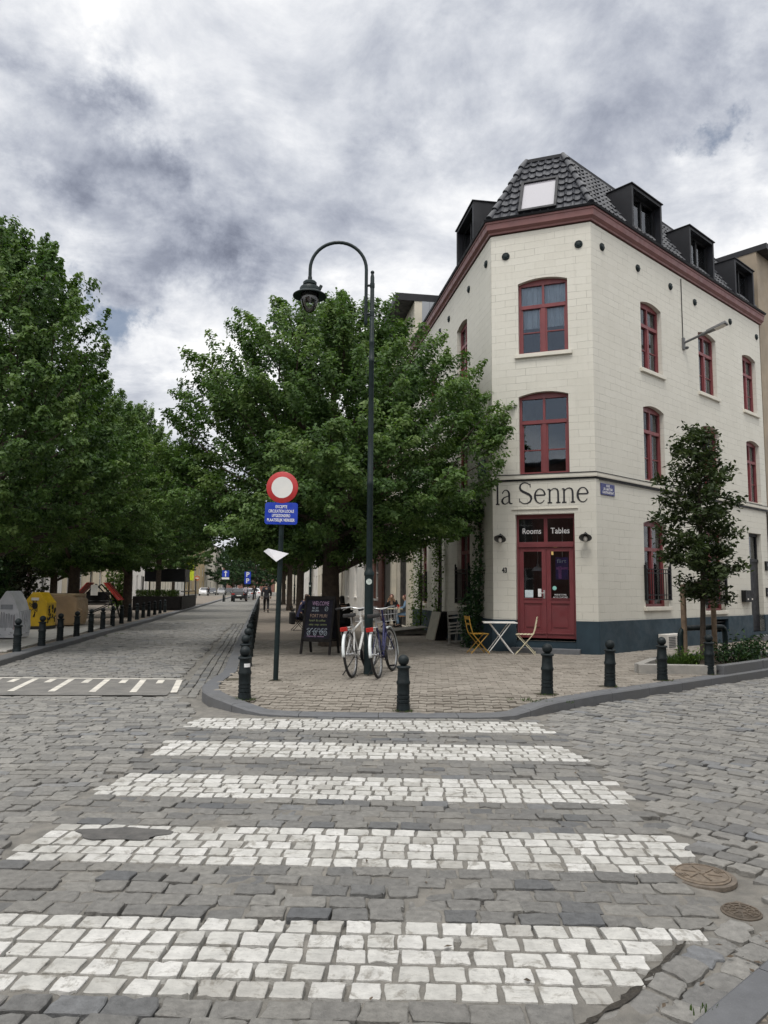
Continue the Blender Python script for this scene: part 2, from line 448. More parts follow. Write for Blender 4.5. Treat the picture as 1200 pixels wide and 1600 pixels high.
def stone_layout(poly, ang, roww, length, seed, stack=False, lj=.18, origin=(0, 0), white=None):
    """rows of stones inside a polygon; returns centres, half lengths, row index, angle"""
    rng = np.random.default_rng(seed)
    P_ = np.array(poly) - np.array(origin)
    ca, sa = math.cos(ang), math.sin(ang)
    ux, uy = P_ @ [ca, sa], P_ @ [-sa, ca]
    r_0, r_1 = int(math.floor(uy.min() / roww)), int(math.ceil(uy.max() / roww))
    cx, cy, hl, ri = [], [], [], []
    for r in range(r_0, r_1 + 1):
        L = length(r) if callable(length) else length
        n = int((ux.max() - ux.min()) / L) + 4
        ls = np.full(n, L) if stack else L * (1 + rng.uniform(-lj, lj, n))
        st = math.floor(ux.min() / L) * L - L + (L * .5 * (r % 2) if stack else rng.uniform(0, L))
        e = st + np.cumsum(ls)
        cx.append(e - ls / 2); hl.append(ls / 2); cy.append(np.full(n, (r + .5) * roww)); ri.append(np.full(n, r))
    cx, cy, hl, ri = map(np.concatenate, (cx, cy, hl, ri))
    if not stack:
        cy = cy + .004 * np.sin(cx * 2.1 + ri * .13) + .009 * np.sin(cx * .7 + 1.3 * np.sin(ri * .21))
    X = cx * ca - cy * sa + origin[0]; Y = cx * sa + cy * ca + origin[1]
    k = in_poly(X, Y, poly)
    return X[k], Y[k], hl[k], ri[k]

def stone_mesh(name, lay, hw, ang, m, seed, gap=.018, bev=.008, zfn=None, zj=.004, tilt=.014, depth=.04, corner=.007, jit=.006, dome=.0015, zig=0., lift=0., n=16, gapx=None, chips=.10):
    rng = np.random.default_rng(seed)
    X, Y, HL, RI = lay
    N = len(X)
    if N == 0: return None
    a = (HL - (gap if gapx is None else gapx) / 2)[:, None]; b = np.full((N, 1), hw - gap / 2); c = corner
    if zig: n = 8
    jit2 = jit if n == 8 else jit * .55
    if zig:
        o = np.zeros((N, 1)); par = (RI % 2)[:, None]; c0, c1 = -zig * par, -zig * (1 - par)
        lx = np.concatenate([-a, o, a, a, a, o, -a, -a], 1)
        ly = np.concatenate([-b + c0, -b + c1, -b + c0, c0, b + c0, b + c1, b + c0, c0], 1)
    else:
        lx = np.concatenate([-a + c, a - c, a, a, a - c, -a + c, -a, -a], 1)
        ly = np.concatenate([-b, -b, -b + c, b - c, b, b, b - c, -b + c], 1)
        if n == 16:      # more points along the long edges, so that they can be chipped and uneven
            o = np.zeros((N, 1)); e = a - c
            lx = np.concatenate([-e, -e * .5, o, e * .5, e, a, a, a, e, e * .5, o, -e * .5, -e, -a, -a, -a], 1)
            ly = np.concatenate([-b, -b, -b, -b, -b, -b + c, o, b - c, b, b, b, b, b, b - c, o, -b + c], 1)
            low = rng.normal(0, jit, (N, 4)); k_ = [0, 0, 0, 1, 1, 1, 1, 2, 2, 2, 2, 3, 3, 3, 3, 0]
            lx = lx + low[:, k_]; ly = ly + rng.normal(0, jit * .6, (N, 4))[:, k_]
            chip = (rng.random((N, 16)) < chips) * rng.uniform(.006, .022, (N, 16))
            ly = ly * (1 - chip / hw); lx = lx * (1 - chip * .5 / .1)
    lx = lx + rng.normal(0, jit2, lx.shape) * (1 if not zig else .35); ly = ly + rng.normal(0, jit2 * .8, ly.shape) * (1 if not zig else .35)
    gx, gy = rng.normal(0, tilt, (N, 1)), rng.normal(0, tilt, (N, 1))
    zb = rng.normal(0, zj, (N, 1)) + lift
    ca, sa = math.cos(ang), math.sin(ang)
    rings = []
    for s, dz in ((1., -depth), (1., -bev * .75), (None, 0.)):
        if s is None:
            r = np.sqrt(lx ** 2 + ly ** 2); kx = lx - np.sign(lx) * bev; ky = ly - np.sign(ly) * bev
        else: kx, ky = lx, ly
        zz_ = (zb + gx * kx + gy * ky + dz) if dz > -depth else zb * 0 - depth + kx * 0
        rings.append((kx, ky, zz_))
    kx, ky, kz = [np.stack([r[i] for r in rings], 1) for i in range(3)]   # N,3,n
    kx = np.concatenate([kx.reshape(N, 3 * n), np.zeros((N, 1))], 1)
    ky = np.concatenate([ky.reshape(N, 3 * n), np.zeros((N, 1))], 1)
    kz = np.concatenate([kz.reshape(N, 3 * n), zb + dome], 1)
    wx = kx * ca - ky * sa + X[:, None]; wy = kx * sa + ky * ca + Y[:, None]
    z0 = zfn(X, Y)[:, None] if zfn else 0
    V_ = np.stack([wx, wy, kz + z0], 2).reshape(-1, 3).astype(np.float32)
    n1_ = 3 * n + 1
    base = (np.arange(N) * n1_)[:, None]
    q = []
    for r in (0, 1):
        for k in range(n):
            q.append([r * n + k, r * n + (k + 1) % n, (r + 1) * n + (k + 1) % n, (r + 1) * n + k])
    q = np.array(q).reshape(-1)
    tr = np.array([[2 * n + k, 2 * n + (k + 1) % n, 3 * n] for k in range(n)]).reshape(-1)
    lq = (base + q[None]).reshape(-1); lt = (base + tr[None]).reshape(-1)
    nq, nt = N * 2 * n, N * n
    me = bpy.data.meshes.new(name)
    me.vertices.add(len(V_)); me.vertices.foreach_set('co', V_.reshape(-1))
    me.loops.add(len(lq) + len(lt)); me.loops.foreach_set('vertex_index', np.concatenate([lq, lt]).astype(np.int32))
    me.polygons.add(nq + nt)
    st = np.concatenate([np.arange(nq) * 4, nq * 4 + np.arange(nt) * 3]).astype(np.int32)
    me.polygons.foreach_set('loop_start', st)
    me.polygons.foreach_set('use_smooth', np.zeros(nq + nt, bool))
    me.update(calc_edges=True)
    at = me.attributes.new('tint', 'FLOAT', 'POINT')
    at.data.foreach_set('value', np.repeat(rng.random(N), n1_).astype(np.float32))
    me.materials.append(m)
    o = bpy.data.objects.new(name, me); COL.objects.link(o)
    return o

def sheet(name, poly, z, m):
    mb = MB(); mb.add([(x, y, z) for x, y in poly], [list(range(len(poly)))])
    return struct(mb.build(name, m))

# kerb lines -----------------------------------------------------------------------------------
LD = Vector((-.1615, .987))                                   # direction of the street on the left
def rk(y): return -2.74 - .1636 * (y - 12.68)                 # right kerb of that street
right_kerb = [(rk(130), 130), (rk(70), 70), (rk(40), 40), (rk(25), 25), (rk(16), 16), (-2.82, 13.2), (-2.80, 12.2), (-2.74, 11.4),
              (-2.58, 10.75), (-2.32, 10.2), (-2.02, 9.82), (-1.67, 9.55), (-1.2, 9.42), (-.6, 9.38), (.02, 9.37), (.8, 9.39), (1.35, 9.42), (1.75, 9.52),
              (2.15, 9.82), (3.05, 10.72), (5.14, 12.46), (7.46, 14.45), (13.5, 19.9), (26, 31.3)]
left_kerb = [(-22, 8.4), (-13, 10.6), (-9.6, 12.0), (-8.0, 13.2), (-7.55, 14.5), (-8.04, 17.25), (-8.5, 20.5), (-9.33, 25.3), (-10.52, 33.2), (-12.6, 46), (-16.4, 70), (-25.9, 128)]

def pave_z(x, y):
    x, y = np.asarray(x, float), np.asarray(y, float)
    acr = smooth01((x + 2.3) / .9) * smooth01((2.3 - x) / .8)
    near = 1 - smooth01((y - 9.5) / 1.6)
    return .12 - .095 * acr * near

def pz(x, y): return float(pave_z(x, y))

def kerb_run(mb, line, inward, zf, width=.24, seg=1.0, gapw=.008):
    pts = [Vector((*p, 0)) for p in line]
    # resample
    L = [0]
    for a, b in zip(pts, pts[1:]): L.append(L[-1] + (b - a).length)
    def at(s):
        for i in range(len(pts) - 1):
            if s <= L[i + 1] or i == len(pts) - 2:
                t = (s - L[i]) / (L[i + 1] - L[i]); return pts[i].lerp(pts[i + 1], t)
    n = int(L[-1] / seg)
    def nrm(s):
        d = (at(min(s + .12, L[-1])) - at(max(s - .12, 0))).normalized()
        return Vector((-d.y, d.x, 0)) * inward
    for i in range(n):
        a, b = i * seg + gapw / 2, (i + 1) * seg - gapw / 2
        m_ = 4
        for k in range(m_):
            s0, s1 = a + (b - a) * k / m_, a + (b - a) * (k + 1) / m_
            sec = []
            for s_ in (s0, s1):
                p, q = at(s_), nrm(s_); zt = zf(p.x, p.y) + .004
                sec.append([p + Vector((0, 0, -.05)), p + Vector((0, 0, max(zt - .02, .002))), p + q * .022 + Vector((0, 0, zt)), p + q * width + Vector((0, 0, zt)), p + q * width + Vector((0, 0, -.05))])
            vs_ = sec[0] + sec[1]
            mb.add(vs_, [[j, j + 1, 5 + j + 1, 5 + j] for j in range(4)] + ([[0, 1, 2, 3, 4]] if k == 0 else []) + ([[9, 8, 7, 6, 5]] if k == m_ - 1 else []))
    return mb

kb = MB(); kerb_run(kb, right_kerb, 1, pz)
o = kb.build('kerb', MT['bluestone']); struct(o)
kb = MB(); kerb_run(kb, left_kerb, 1, lambda x, y: .12, .3)
struct(kb.build('kerb', MT['bluestone']))
# the near corner where the photographer stands: flush kerb, a bit of pavement
KP = lambda s, o: (1.11 + s * .741 - o * .671, 2.84 + s * .671 + o * .741)
near_kerb = [KP(-2.4, 0), KP(0, 0), KP(.77, 0), KP(15, 0), KP(33, 0)]
kb = MB(); kerb_run(kb, near_kerb, -1, lambda x, y: .045, .17)
struct(kb.build('kerb', MT['bluestone']))

# base sheets ----------------------------------------------------------------------------------
sheet('ground', [(-700, -300), (700, -300), (700, 1500), (-700, 1500)], -.06, MT['ground'])
sheet('road_bed', [(-30, -8), (30, -8), (30, 40), (-14, 40), (-30, 14)], -.035, MT['mortar'])
def joint_bed(x0, x1, y0, y1, step, seed, hi=-.004, lo=-.034):
    """uneven mortar between the setts: flush in places, washed out in others"""
    rng = np.random.default_rng(seed); nx, ny = int((x1 - x0) / step), int((y1 - y0) / step)
    base = np.zeros((ny, nx))
    for sc in (4, 9, 20):
        g = rng.random((ny // sc + 3, nx // sc + 3)); yi, xi = np.arange(ny) / sc, np.arange(nx) / sc
        a, b = yi.astype(int), xi.astype(int); fy, fx = (yi - a)[:, None], (xi - b)[None]
        base += (g[a][:, b] * (1 - fy) * (1 - fx) + g[a + 1][:, b] * fy * (1 - fx) + g[a][:, b + 1] * (1 - fy) * fx + g[a + 1][:, b + 1] * fy * fx) / 3
    xs_, ys_ = np.meshgrid(x0 + np.arange(nx) * step, y0 + np.arange(ny) * step); inA = in_poly(xs_, ys_, [(-2.3, 1), (-.9, 1.3), (.6, 2.75), (1.3, 3.55), (1.6, 4.1), (1.95, 4.8), (1.95, 9.4), (-2.3, 9.4)])
    z = lo + (hi - lo) * smooth01((base - .33) / .22) + rng.normal(0, .0015, base.shape)
    z = np.where(inA, np.maximum(z - .004, np.where(base > .45, -.009, z - .004)), z - .006)
    Xg, Yg = np.meshgrid(x0 + np.arange(nx) * step, y0 + np.arange(ny) * step)
    V_ = np.stack([Xg, Yg, z], 2).reshape(-1, 3).astype(np.float32)
    i = (np.arange(ny - 1)[:, None] * nx + np.arange(nx - 1)[None]).reshape(-1)
    q = np.stack([i, i + 1, i + nx + 1, i + nx], 1).astype(np.int32)
    me = bpy.data.meshes.new('joint_mortar'); me.vertices.add(len(V_)); me.vertices.foreach_set('co', V_.reshape(-1))
    me.loops.add(q.size); me.loops.foreach_set('vertex_index', q.reshape(-1)); me.polygons.add(len(q)); me.polygons.foreach_set('loop_start', (np.arange(len(q)) * 4).astype(np.int32))
    me.update(calc_edges=True); me.materials.append(MT['mortar'])
    o = bpy.data.objects.new('joint_mortar', me); COL.objects.link(o); struct(o)
joint_bed(-9, 9.5, 1.0, 13.3, .045, 2)
sheet('road', [(rk(33) + .1, 33), (rk(130) + .1, 130), (-26.2, 130), (-12.5, 45), (-10.4, 33)], -.004, MT['road_far'])
sheet('road', [(-60, 129), (0, 129), (-20, 330), (-80, 330)], -.006, MT['ground'])
isl = [p for p in right_kerb]
island_front = [(x, y) for x, y in isl if y < 26]
sheet('pavement_bed', [(rk(26) + .2, 26)] + [(x * .985 if abs(x) > 1 else x, y + .13) for x, y in island_front[1:-1]] + [(13.4, 20.1), (13.4, 26)], .008, MT['grit'])
sheet('pavement', [(rk(20.9) + .1, 20.9), (4, 20.9), (rk(130) + 14, 130), (rk(130) + .1, 130)], .112, MT['pave_far'])
sheet('pavement', [(8.2, 15.5), (13.4, 20.1), (26, 31.5), (22, 36), (5, 20)], .108, MT['pave_far'])
sheet('pavement', [(-7.85, 14.5), (-8.34, 17.25), (-8.8, 20.5), (-9.63, 25.3), (-10.82, 33.2), (-12.9, 46), (-16.7, 70), (-26.2, 128), (-70, 128), (-60, 9), (-22, 8.7), (-13, 10.9), (-9.8, 12.2)], .112, MT['pave_far'])
sheet('pavement', [KP(-2.4, -.16), KP(0, -.16), KP(33, -.16), (26, -8), (-.6, -8)], .038, MT['pave_far'])

# setts ---------------------------------------------------------------------------------------
CA = rad(-2.0)
def cross_poly(x0, x1, y0, y1): return [(x0, y0), (x1, y0), (x1, y1), (x0, y1)]
zoneA = [(-2.24, 9.28), (-2.26, 1.0), KP(-2.9, .34), KP(-1, .34), (.72, 2.91), (1.08, 3.25), (1.36, 3.54), (1.70, 3.86), (1.66, 4.2), (1.92, 4.6), (1.92, 9.32), (1.2, 9.30), (-1.2, 9.32)]
cross_rows = lambda r: .149 if (r % 10) < 5 else .196
lay = stone_layout(zoneA, CA, .137, cross_rows, 5, origin=(0, 3.06 - .0), lj=.13)
X, Y, HL, RI = lay
patch = (np.abs((X + 1.68) / .25) ** 2 + np.abs((Y - 4.97) / .11) ** 2) < 1
man = (np.hypot(X - 1.83, Y - 4.39) < .21)
keep = ~(patch | man)
white = ((RI % 10) < 5) & (RI < 45) & (RI >= 0)
rngm = np.random.default_rng(3)
def sub(mk): return X[mk], Y[mk], HL[mk], RI[mk]
struct(stone_mesh('cobbled_road', sub(keep & ~white), .0685, CA, MT['cobble_dark'], 11, gap=.012, bev=.006, jit=.005, zj=.005, tilt=.018, dome=.0005))
struct(stone_mesh('zebra_crossing', sub(keep & white), .0685, CA, MT['cobble_white'], 12, gap=.021, bev=.003, corner=.005, zj=.0015, tilt=.006, jit=.0035, dome=.0003, chips=.04))
mb = MB(); n = 26
mb.add([(-1.68 + .29 * math.cos(a) * (1 + .16 * math.sin(3 * a) + .09 * math.sin(7 * a + 1)), 4.97 + .145 * math.sin(a) * (1 + .2 * math.cos(2 * a) + .12 * math.sin(5 * a)), .005) for a in [2 * math.pi * k / n for k in range(n)]], [list(range(n))])
struct(mb.build('asphalt_patch', MT['asphalt_dark']))
zoneB = [(-2.30, 1.0), (-2.29, 8.9), (-2.5, 9.85), (-2.86, 10.6), (-3.0, 11.05), (-7.3, 10.85), (-15, 10.0), (-15, 1.0)]
BA = rad(3)
struct(stone_mesh('cobbled_road', stone_layout(zoneB, BA, .130, .185, 21, lj=.2), .065, BA, MT['cobble'], 22, gap=.012, bev=.006, zj=.004, tilt=.014, jit=.006, dome=.0005))
CA2 = rad(-42.2)
zoneC = [(1.98, 9.25), (1.98, 4.55), KP(.93, .32), KP(9, .32), KP(17, .32), (14, 20.2), (7.46, 14.3), (5.14, 12.35), (3.05, 10.58), (2.2, 9.72)]
layC = stone_layout(zoneC, CA2, .130, .185, 31, lj=.2)
kC = (np.hypot(layC[0] - 1.83, layC[1] - 4.39) > .25) & (np.hypot(layC[0] - 1.83, layC[1] - 3.90) > .19)
struct(stone_mesh('cobbled_road', tuple(a[kC] for a in layC), .065, CA2, MT['cobble'], 32, gap=.012, bev=.006, zj=.004, tilt=.013, jit=.006, dome=.0005))
# gutter beside the near kerb
GA = math.atan2(.671, .741)
zoneG = [KP(-3, .01), KP(10, .01), KP(10, .31), KP(-3, .31)]
lg = stone_layout(zoneG, GA, .155, .185, 41, lj=.22, origin=KP(0, 0))
kG = (np.hypot(lg[0] - 1.83, lg[1] - 3.90) > .17)
struct(stone_mesh('gutter', tuple(a[kG] for a in lg), .0775, GA, MT['cobble'], 42, gap=.014, zj=.006, tilt=.03, jit=.009, corner=.016, lift=-.004))
# left street
DA = math.atan2(.1615, .987)
zoneD = [(-3.62, 13.22), (rk(34) - .62, 34), (-10.6, 34), (-9.33, 25.5), (-8.55, 20.5), (-8.1, 17.25), (-7.62, 14.5), (-7.6, 13.25)]
struct(stone_mesh('cobbled_road', stone_layout(zoneD, DA, .130, .185, 51, lj=.2), .065, DA, MT['cobble'], 52, gap=.013, bev=.006, zj=.004, tilt=.012, jit=.006, n=8))
zoneE = [(-3.16, 11.1), (-3.42, 13.0), (rk(34) - .5, 34), (rk(34) - .02, 34), (rk(16) - .02, 16), (-2.86, 13.2), (-2.86, 12.2), (-2.8, 11.1)]
struct(stone_mesh('gutter', stone_layout(zoneE, DA + math.pi / 2, .145, .3, 61, origin=(-3.5, 13)), .0725, DA + math.pi / 2, MT['cobble_dark'], 62, gap=.016, lift=-.004, n=8))
# raised asphalt band with painted bars at the mouth of the left street
sheet('asphalt_band', [(-3.2, 11.13), (-7.35, 10.93), (-12.5, 10.4), (-12.5, 10.9), (-9.3, 12.1), (-7.7, 13.14), (-3.45, 13.16)], .002, MT['asphalt'])
pm = MB()
def paintq(a, b, w_, z=.006):
    a, b = Vector((*a, z)), Vector((*b, z)); d = (b - a).normalized(); n_ = Vector((-d.y, d.x, 0)) * w_ / 2
    pm.quad(a - n_, b - n_, b + n_, a + n_)
paintq((-7.75, 13.02), (-3.5, 13.04), .10)
for k in range(11):
    x = -3.50 - k * .62
    paintq((x, 12.93), (x + .33, 11.40), .10)
    if k: paintq((x + .32, 12.90), (x + .32 + .09, 12.45), .11)
struct(pm.build('road_markings', MT['paint']))
# pavers of the corner pavement
PA = rad(-4)
zoneP = [(rk(20.9) + .27, 20.9)] + [(rk(16) + .25, 16), (-2.57, 13.2), (-2.55, 12.2), (-2.48, 11.5), (-2.34, 10.9), (-2.12, 10.42), (-1.85, 10.06), (-1.56, 9.8), (-1.15, 9.68), (0, 9.63), (1.3, 9.67), (1.62, 9.76),
         (1.98, 10.02), (2.88, 10.9), (4.98, 12.65), (7.3, 14.65), (11, 18.0), (11, 20.9)]
layP = stone_layout(zoneP, PA, .15, .22, 71, stack=True)
struct(stone_mesh('pavement', layP, .075, PA, MT['paver'], 72, gap=.014, gapx=.006, bev=.005, zfn=pave_z, zj=.003, tilt=.016, depth=.1, jit=.005, dome=.001, zig=.045))

# covers in the road: things that lift out
t = thing('manhole_cover', 'rusty oval-looking round manhole cover at the right end of the second white stripe', 'manhole cover', (1.83, 4.39, -.011), rad(20))
t.scale = (.54, .54, 1)
mb = MB(); mb.lathe([(.29, -.02), (.29, .002), (.34, .001), (.345, -.02)], n=40, cap=False); mb.build('frame', mat('rust_frame', (.135, .115, .095), .8, var=.3, scale=9, bump=.6), t)
mb = MB(); mb.lathe([(.285, -.004), (.285, .006), (.275, .010)], n=40)
for k in range(6):
    a = k * math.pi / 3; mb.bar((.06 * math.cos(a), .06 * math.sin(a), .012), (.2 * math.cos(a + .25), .2 * math.sin(a + .25), .012), .014, .008)
for k in (-1, 0, 1):
    mb.box((k * .03 - .2, .03, .012), (.012, .07, .008)); mb.box((k * .03 + .2, -.03, .012), (.012, .07, .008))
mb.tube([(.262 * math.cos(a), .262 * math.sin(a), .010) for a in [2 * math.pi * k / 36 for k in range(36)]], .006, 5, closed=True)
mb.lathe([(.03, .009), (.03, .016), (.012, .018)], n=14)
mb.build('cover', mat('rust_cover', (.165, .135, .105), .75, var=.3, scale=12, bump=.6), t)
t = thing('drain_cover', 'small round iron drain cover set in the gutter by the near kerb', 'drain cover', (1.82, 3.90, -.010), rad(35))
t.scale = (.72, .72, 1)
mb = MB(); mb.box((.03, 0, -.014), (.31, .28, .02)); mb.build('frame', bpy.data.materials['rust_frame'], t)
mb = MB(); mb.lathe([(.135, -.004), (.135, .006), (.128, .010)], n=32)
for r in (.04, .085, .118): mb.tube([(r * math.cos(a), r * math.sin(a), .011) for a in [2 * math.pi * k / 28 for k in range(28)]], .006, 5, closed=True)
for k in range(10):
    a = k * math.pi / 5; mb.bar((.045 * math.cos(a), .045 * math.sin(a), .011), (.115 * math.cos(a), .115 * math.sin(a), .011), .009, .008)
mb.build('cover', mat('iron_cover', (.10, .082, .064), .7, var=.3, scale=12, bump=.6), t)
# black grime washed into the seam between the crossing and the gutter
mb = MB(); rg = random.Random(12); n = 46; L_, R_ = [], []
for k in range(n):
    t_ = k / (n - 1); x, y = .30 + 1.32 * t_, 2.46 + 1.30 * t_ + .03 * math.sin(t_ * 9)
    w_ = .004 + .018 * rg.random() * math.sin(math.pi * min(1, t_ * 1.1)) ** .5
    L_.append((x - .71 * w_ + rg.uniform(-.008, .008), y + .70 * w_, rg.uniform(-.006, .003))); R_.append((x + .71 * w_, y - .70 * w_ + rg.uniform(-.008, .008), rg.uniform(-.008, .002)))
mb.add(L_ + R_, [[k, k + 1, n + k + 1, n + k] for k in range(n - 1)])
struct(mb.build('gutter_grime', mat('grime', (.04, .036, .03), .95, var=.5, scale=30, bump=1., bscale=120)))
# small litter: dead leaves, stubs, scraps
def litter(spots, seed):
    rg = random.Random(seed); mb = MB()
    for x, y, z in spots:
        s = rg.uniform(.008, .022); a = rg.uniform(0, 6.28); u_ = Vector((math.cos(a), math.sin(a), rg.uniform(-.2, .2))) * s; v_ = Vector((-math.sin(a), math.cos(a), rg.uniform(-.2, .3))) * s * rg.uniform(.3, .7); c = Vector((x, y, z + .006))
        mb.add([c - u_, c - v_, c + u_, c + v_ + Vector((0, 0, .004))], [[0, 1, 2, 3]])
    o = mb.build('litter', mat('litter', (.09, .07, .05), .9, var=.6, scale=2), recalc=False); tag(o, kind='stuff')
rg = random.Random(77)
litter([(rg.uniform(-4, 4), rg.uniform(2.8, 9.2), .004) for k in range(60)] + [(.5 + 1.3 * q + rg.gauss(.1, .1), 2.5 + 1.25 * q - rg.random() * .2, .0) for q in [rg.random() for k in range(22)]]
       + [(x, y, pz(x, y)) for x, y in [(rg.uniform(-2, 2.2), rg.uniform(9.7, 16)) for k in range(120)]] + [(2.1 + 3.5 * q + rg.uniform(-.1, .1), 10.05 + 2.95 * q + rg.random() * .4, pz(2.1 + 3.5 * q, 10.05 + 2.95 * q)) for q in [rg.random() for k in range(90)]], 5)
# contact shade painted as dark irregular discs round the feet of the posts
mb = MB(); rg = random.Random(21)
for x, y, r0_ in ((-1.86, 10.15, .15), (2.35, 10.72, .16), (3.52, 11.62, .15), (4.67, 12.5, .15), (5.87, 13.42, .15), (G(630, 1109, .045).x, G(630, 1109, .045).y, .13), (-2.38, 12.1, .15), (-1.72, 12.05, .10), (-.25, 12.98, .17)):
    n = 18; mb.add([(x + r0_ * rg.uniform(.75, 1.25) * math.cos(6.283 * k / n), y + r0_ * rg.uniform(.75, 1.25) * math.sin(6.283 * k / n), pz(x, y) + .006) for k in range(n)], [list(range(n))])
struct(mb.build('post_contact_shade', mat('dirt_or_shade', (.075, .068, .048), .95, var=.5, scale=25, bump=1., bscale=120)))
# weeds and moss in the joints
def blades(name, spots, h, m, seed, n=60, spread=.06, wd=.006):
    rng = random.Random(seed); mb = MB()
    for (x, y, z) in spots:
        for k in range(n):
            a = rng.uniform(0, 6.283); r = spread * rng.random() ** .5
            p = Vector((x + r * math.cos(a), y + r * math.sin(a), z)); hh = h * rng.uniform(.4, 1.1); b = rng.uniform(0, 6.283); ln = rng.uniform(.1, .6) * hh
            q = Vector((math.cos(b), math.sin(b), 0)); s_ = Vector((-q.y, q.x, 0)) * wd * rng.uniform(.6, 1.3)
            mb.add([p - s_, p + s_, p + q * ln * .4 + Vector((0, 0, hh * .6)) + s_ * .8, p + q * ln + Vector((0, 0, hh)), p + q * ln * .4 + Vector((0, 0, hh * .6)) - s_ * .8], [[0, 1, 2, 3, 4]])
    o = mb.build(name, m, recalc=False); tag(o, kind='stuff'); return o
rr = random.Random(4)
ws = [(1.22, 2.92, .03)] + [(bx_ + rr.uniform(-.11, .11), by_ + rr.uniform(-.13, .02), pz(bx_, by_)) for bx_, by_ in ((-1.86, 10.15), (2.35, 10.72), (3.52, 11.62), (4.67, 12.5), (5.87, 13.42), (.27, 9.76)) for k in range(4)] + [(2.0 + rr.uniform(-.3, .5), 9.9 + rr.uniform(0, .5), .11) for k in range(8)] + [(-1.9 + rr.uniform(-.1, .15), 10.1 + rr.uniform(-.1, .2), .1) for k in range(5)] + [(rr.uniform(-8.6, -8.2), rr.uniform(15.5, 24), .11) for k in range(14)]
blades('weeds', ws, .035, MT['leaf_light'], 8, 14, .06, .004)
# ================================================================ the corner building
RC = Vector((5.03, 17.33, 0)); LC = Vector((2.70, 18.18, 0))
class Fac:
    """a facade: s runs along the wall, z up, d outward (metres), in the building's own space"""
    def __init__(f, o, d, n): f.o, f.d, f.n = Vector(o), Vector((*d, 0)).normalized(), Vector((*n, 0)).normalized()
    def p(f, s, z, d=0.): return f.o + f.d * s + f.n * d + Vector((0, 0, z))
    def box(f, mb, s0, s1, z0, z1, d0, d1):
        return mb.hexa([f.p(s, z, d) for z in (z0, z1) for s, d in ((s0, d0), (s1, d0), (s1, d1), (s0, d1))])
    def yaw(f): return math.atan2(f.d.y, f.d.x)
FR = Fac(RC - RC, (.7408, .6717), (.6717, -.7408))
FC = Fac(RC - RC, (-.9385, .3453), (-.3453, -.9385))
FL = Fac(LC - RC, (-.1599, .9871), (-.9871, -.1599))
WC, WR, WL = 2.48, 10.4, 9.8

def wall_grid(mb, f, s0, s1, z0, z1, ops, depth=.24, off=0., u0_=0., soffit=True):
    """a wall face with openings (s0, s1, z0, z1, rise of the arched head) and their reveals"""
    ss = sorted({s0, s1, *[o[0] for o in ops], *[o[1] for o in ops]})
    zs = sorted({z0, z1, *[o[2] for o in ops], *[o[3] for o in ops]})
    ss = [s for s in ss if s0 <= s <= s1]; zs = [z for z in zs if z0 <= z <= z1]
    P_ = lambda s, z, d=0.: f.p(s, z, d + off)
    for a, b in zip(ss, ss[1:]):
        for c, e in zip(zs, zs[1:]):
            ms_, mz = (a + b) / 2, (c + e) / 2
            if any(o[0] < ms_ < o[1] and o[2] < mz < o[3] for o in ops): continue
            mb.quad(P_(a, c), P_(b, c), P_(b, e), P_(a, e), uv=[(u0_ + a, c), (u0_ + b, c), (u0_ + b, e), (u0_ + a, e)])
    for a, b, c, e, r in ops:
        k = 10
        def zc(t): return e - r * (2 * t - 1) ** 2
        for i in range(k):
            t0, t1 = i / k, (i + 1) / k; sa, sb = a + (b - a) * t0, a + (b - a) * t1
            if r: mb.quad(P_(sa, zc(t0)), P_(sb, zc(t1)), P_(sb, e), P_(sa, e), uv=[(u0_ + sa, zc(t0)), (u0_ + sb, zc(t1)), (u0_ + sb, e), (u0_ + sa, e)])
            if soffit or e < z1 - .01: mb.quad(P_(sa, zc(t0)), P_(sb, zc(t1)), P_(sb, zc(t1), -depth), P_(sa, zc(t0), -depth), uv=[(sa, 0), (sb, 0), (sb, .17), (sa, .17)])
        for s in (a, b): mb.quad(P_(s, c), P_(s, c, -depth), P_(s, zc(0), -depth), P_(s, zc(0)), uv=[(0.01, c), (.2, c), (.2, zc(0)), (0.01, zc(0))])
        mb.quad(P_(a, c), P_(b, c), P_(b, c, -depth), P_(a, c, -depth), uv=[(a, 0), (b, 0), (b, .17), (a, .17)])

bld = thing('corner_building', 'cream painted corner building with dark red windows and a black tiled roof', 'building', RC)
A = .10
opsR = [(2.35, 3.48, 7.45, 9.36, A), (5.72, 6.92, 7.45, 9.36, A), (8.88, 9.95, 7.45, 9.36, A),
        (2.35, 3.46, 4.47, 6.50, A), (5.72, 6.92, 4.47, 6.50, A), (8.92, 9.95, 4.47, 6.50, A),
        (2.2, 3.42, 1.2, 3.44, A), (5.6, 6.9, 1.05, 3.42, A), (8.80, 9.78, .36, 3.47, 0)]
opsC = [(.58, 1.80, 7.46, 9.40, .10), (.60, 1.81, 4.42, 6.48, .10), (.51, 1.92, .40, 3.44, 0)]
opsL = [(2.28, 3.4, 7.45, 9.42, A), (6.2, 7.3, 7.45, 9.42, A), (2.28, 3.4, 4.47, 6.5, A), (6.2, 7.3, 4.47, 6.5, A), (2.08, 3.4, 1.16, 3.42, A), (5.3, 6.4, .3, 3.2, 0), (7.5, 8.5, 1.1, 3.3, A)]
mb = MB()
wall_grid(mb, FR, 0, WR, .88, 10.66, opsR, u0_=0)
wall_grid(mb, FC, 0, WC, .88, 10.66, opsC, u0_=20.13)
wall_grid(mb, FL, 0, WL, .88, 10.66, opsL, u0_=40.2)
mb.quad(FL.p(WL, 0), FL.p(WL, 0, -6), FL.p(WL, 10.66, -6), FL.p(WL, 10.66), uv=[(0, 0), (6, 0), (6, 10.6), (0, 10.6)])
mb.build('wall', MT['cream'], bld, recalc=False)
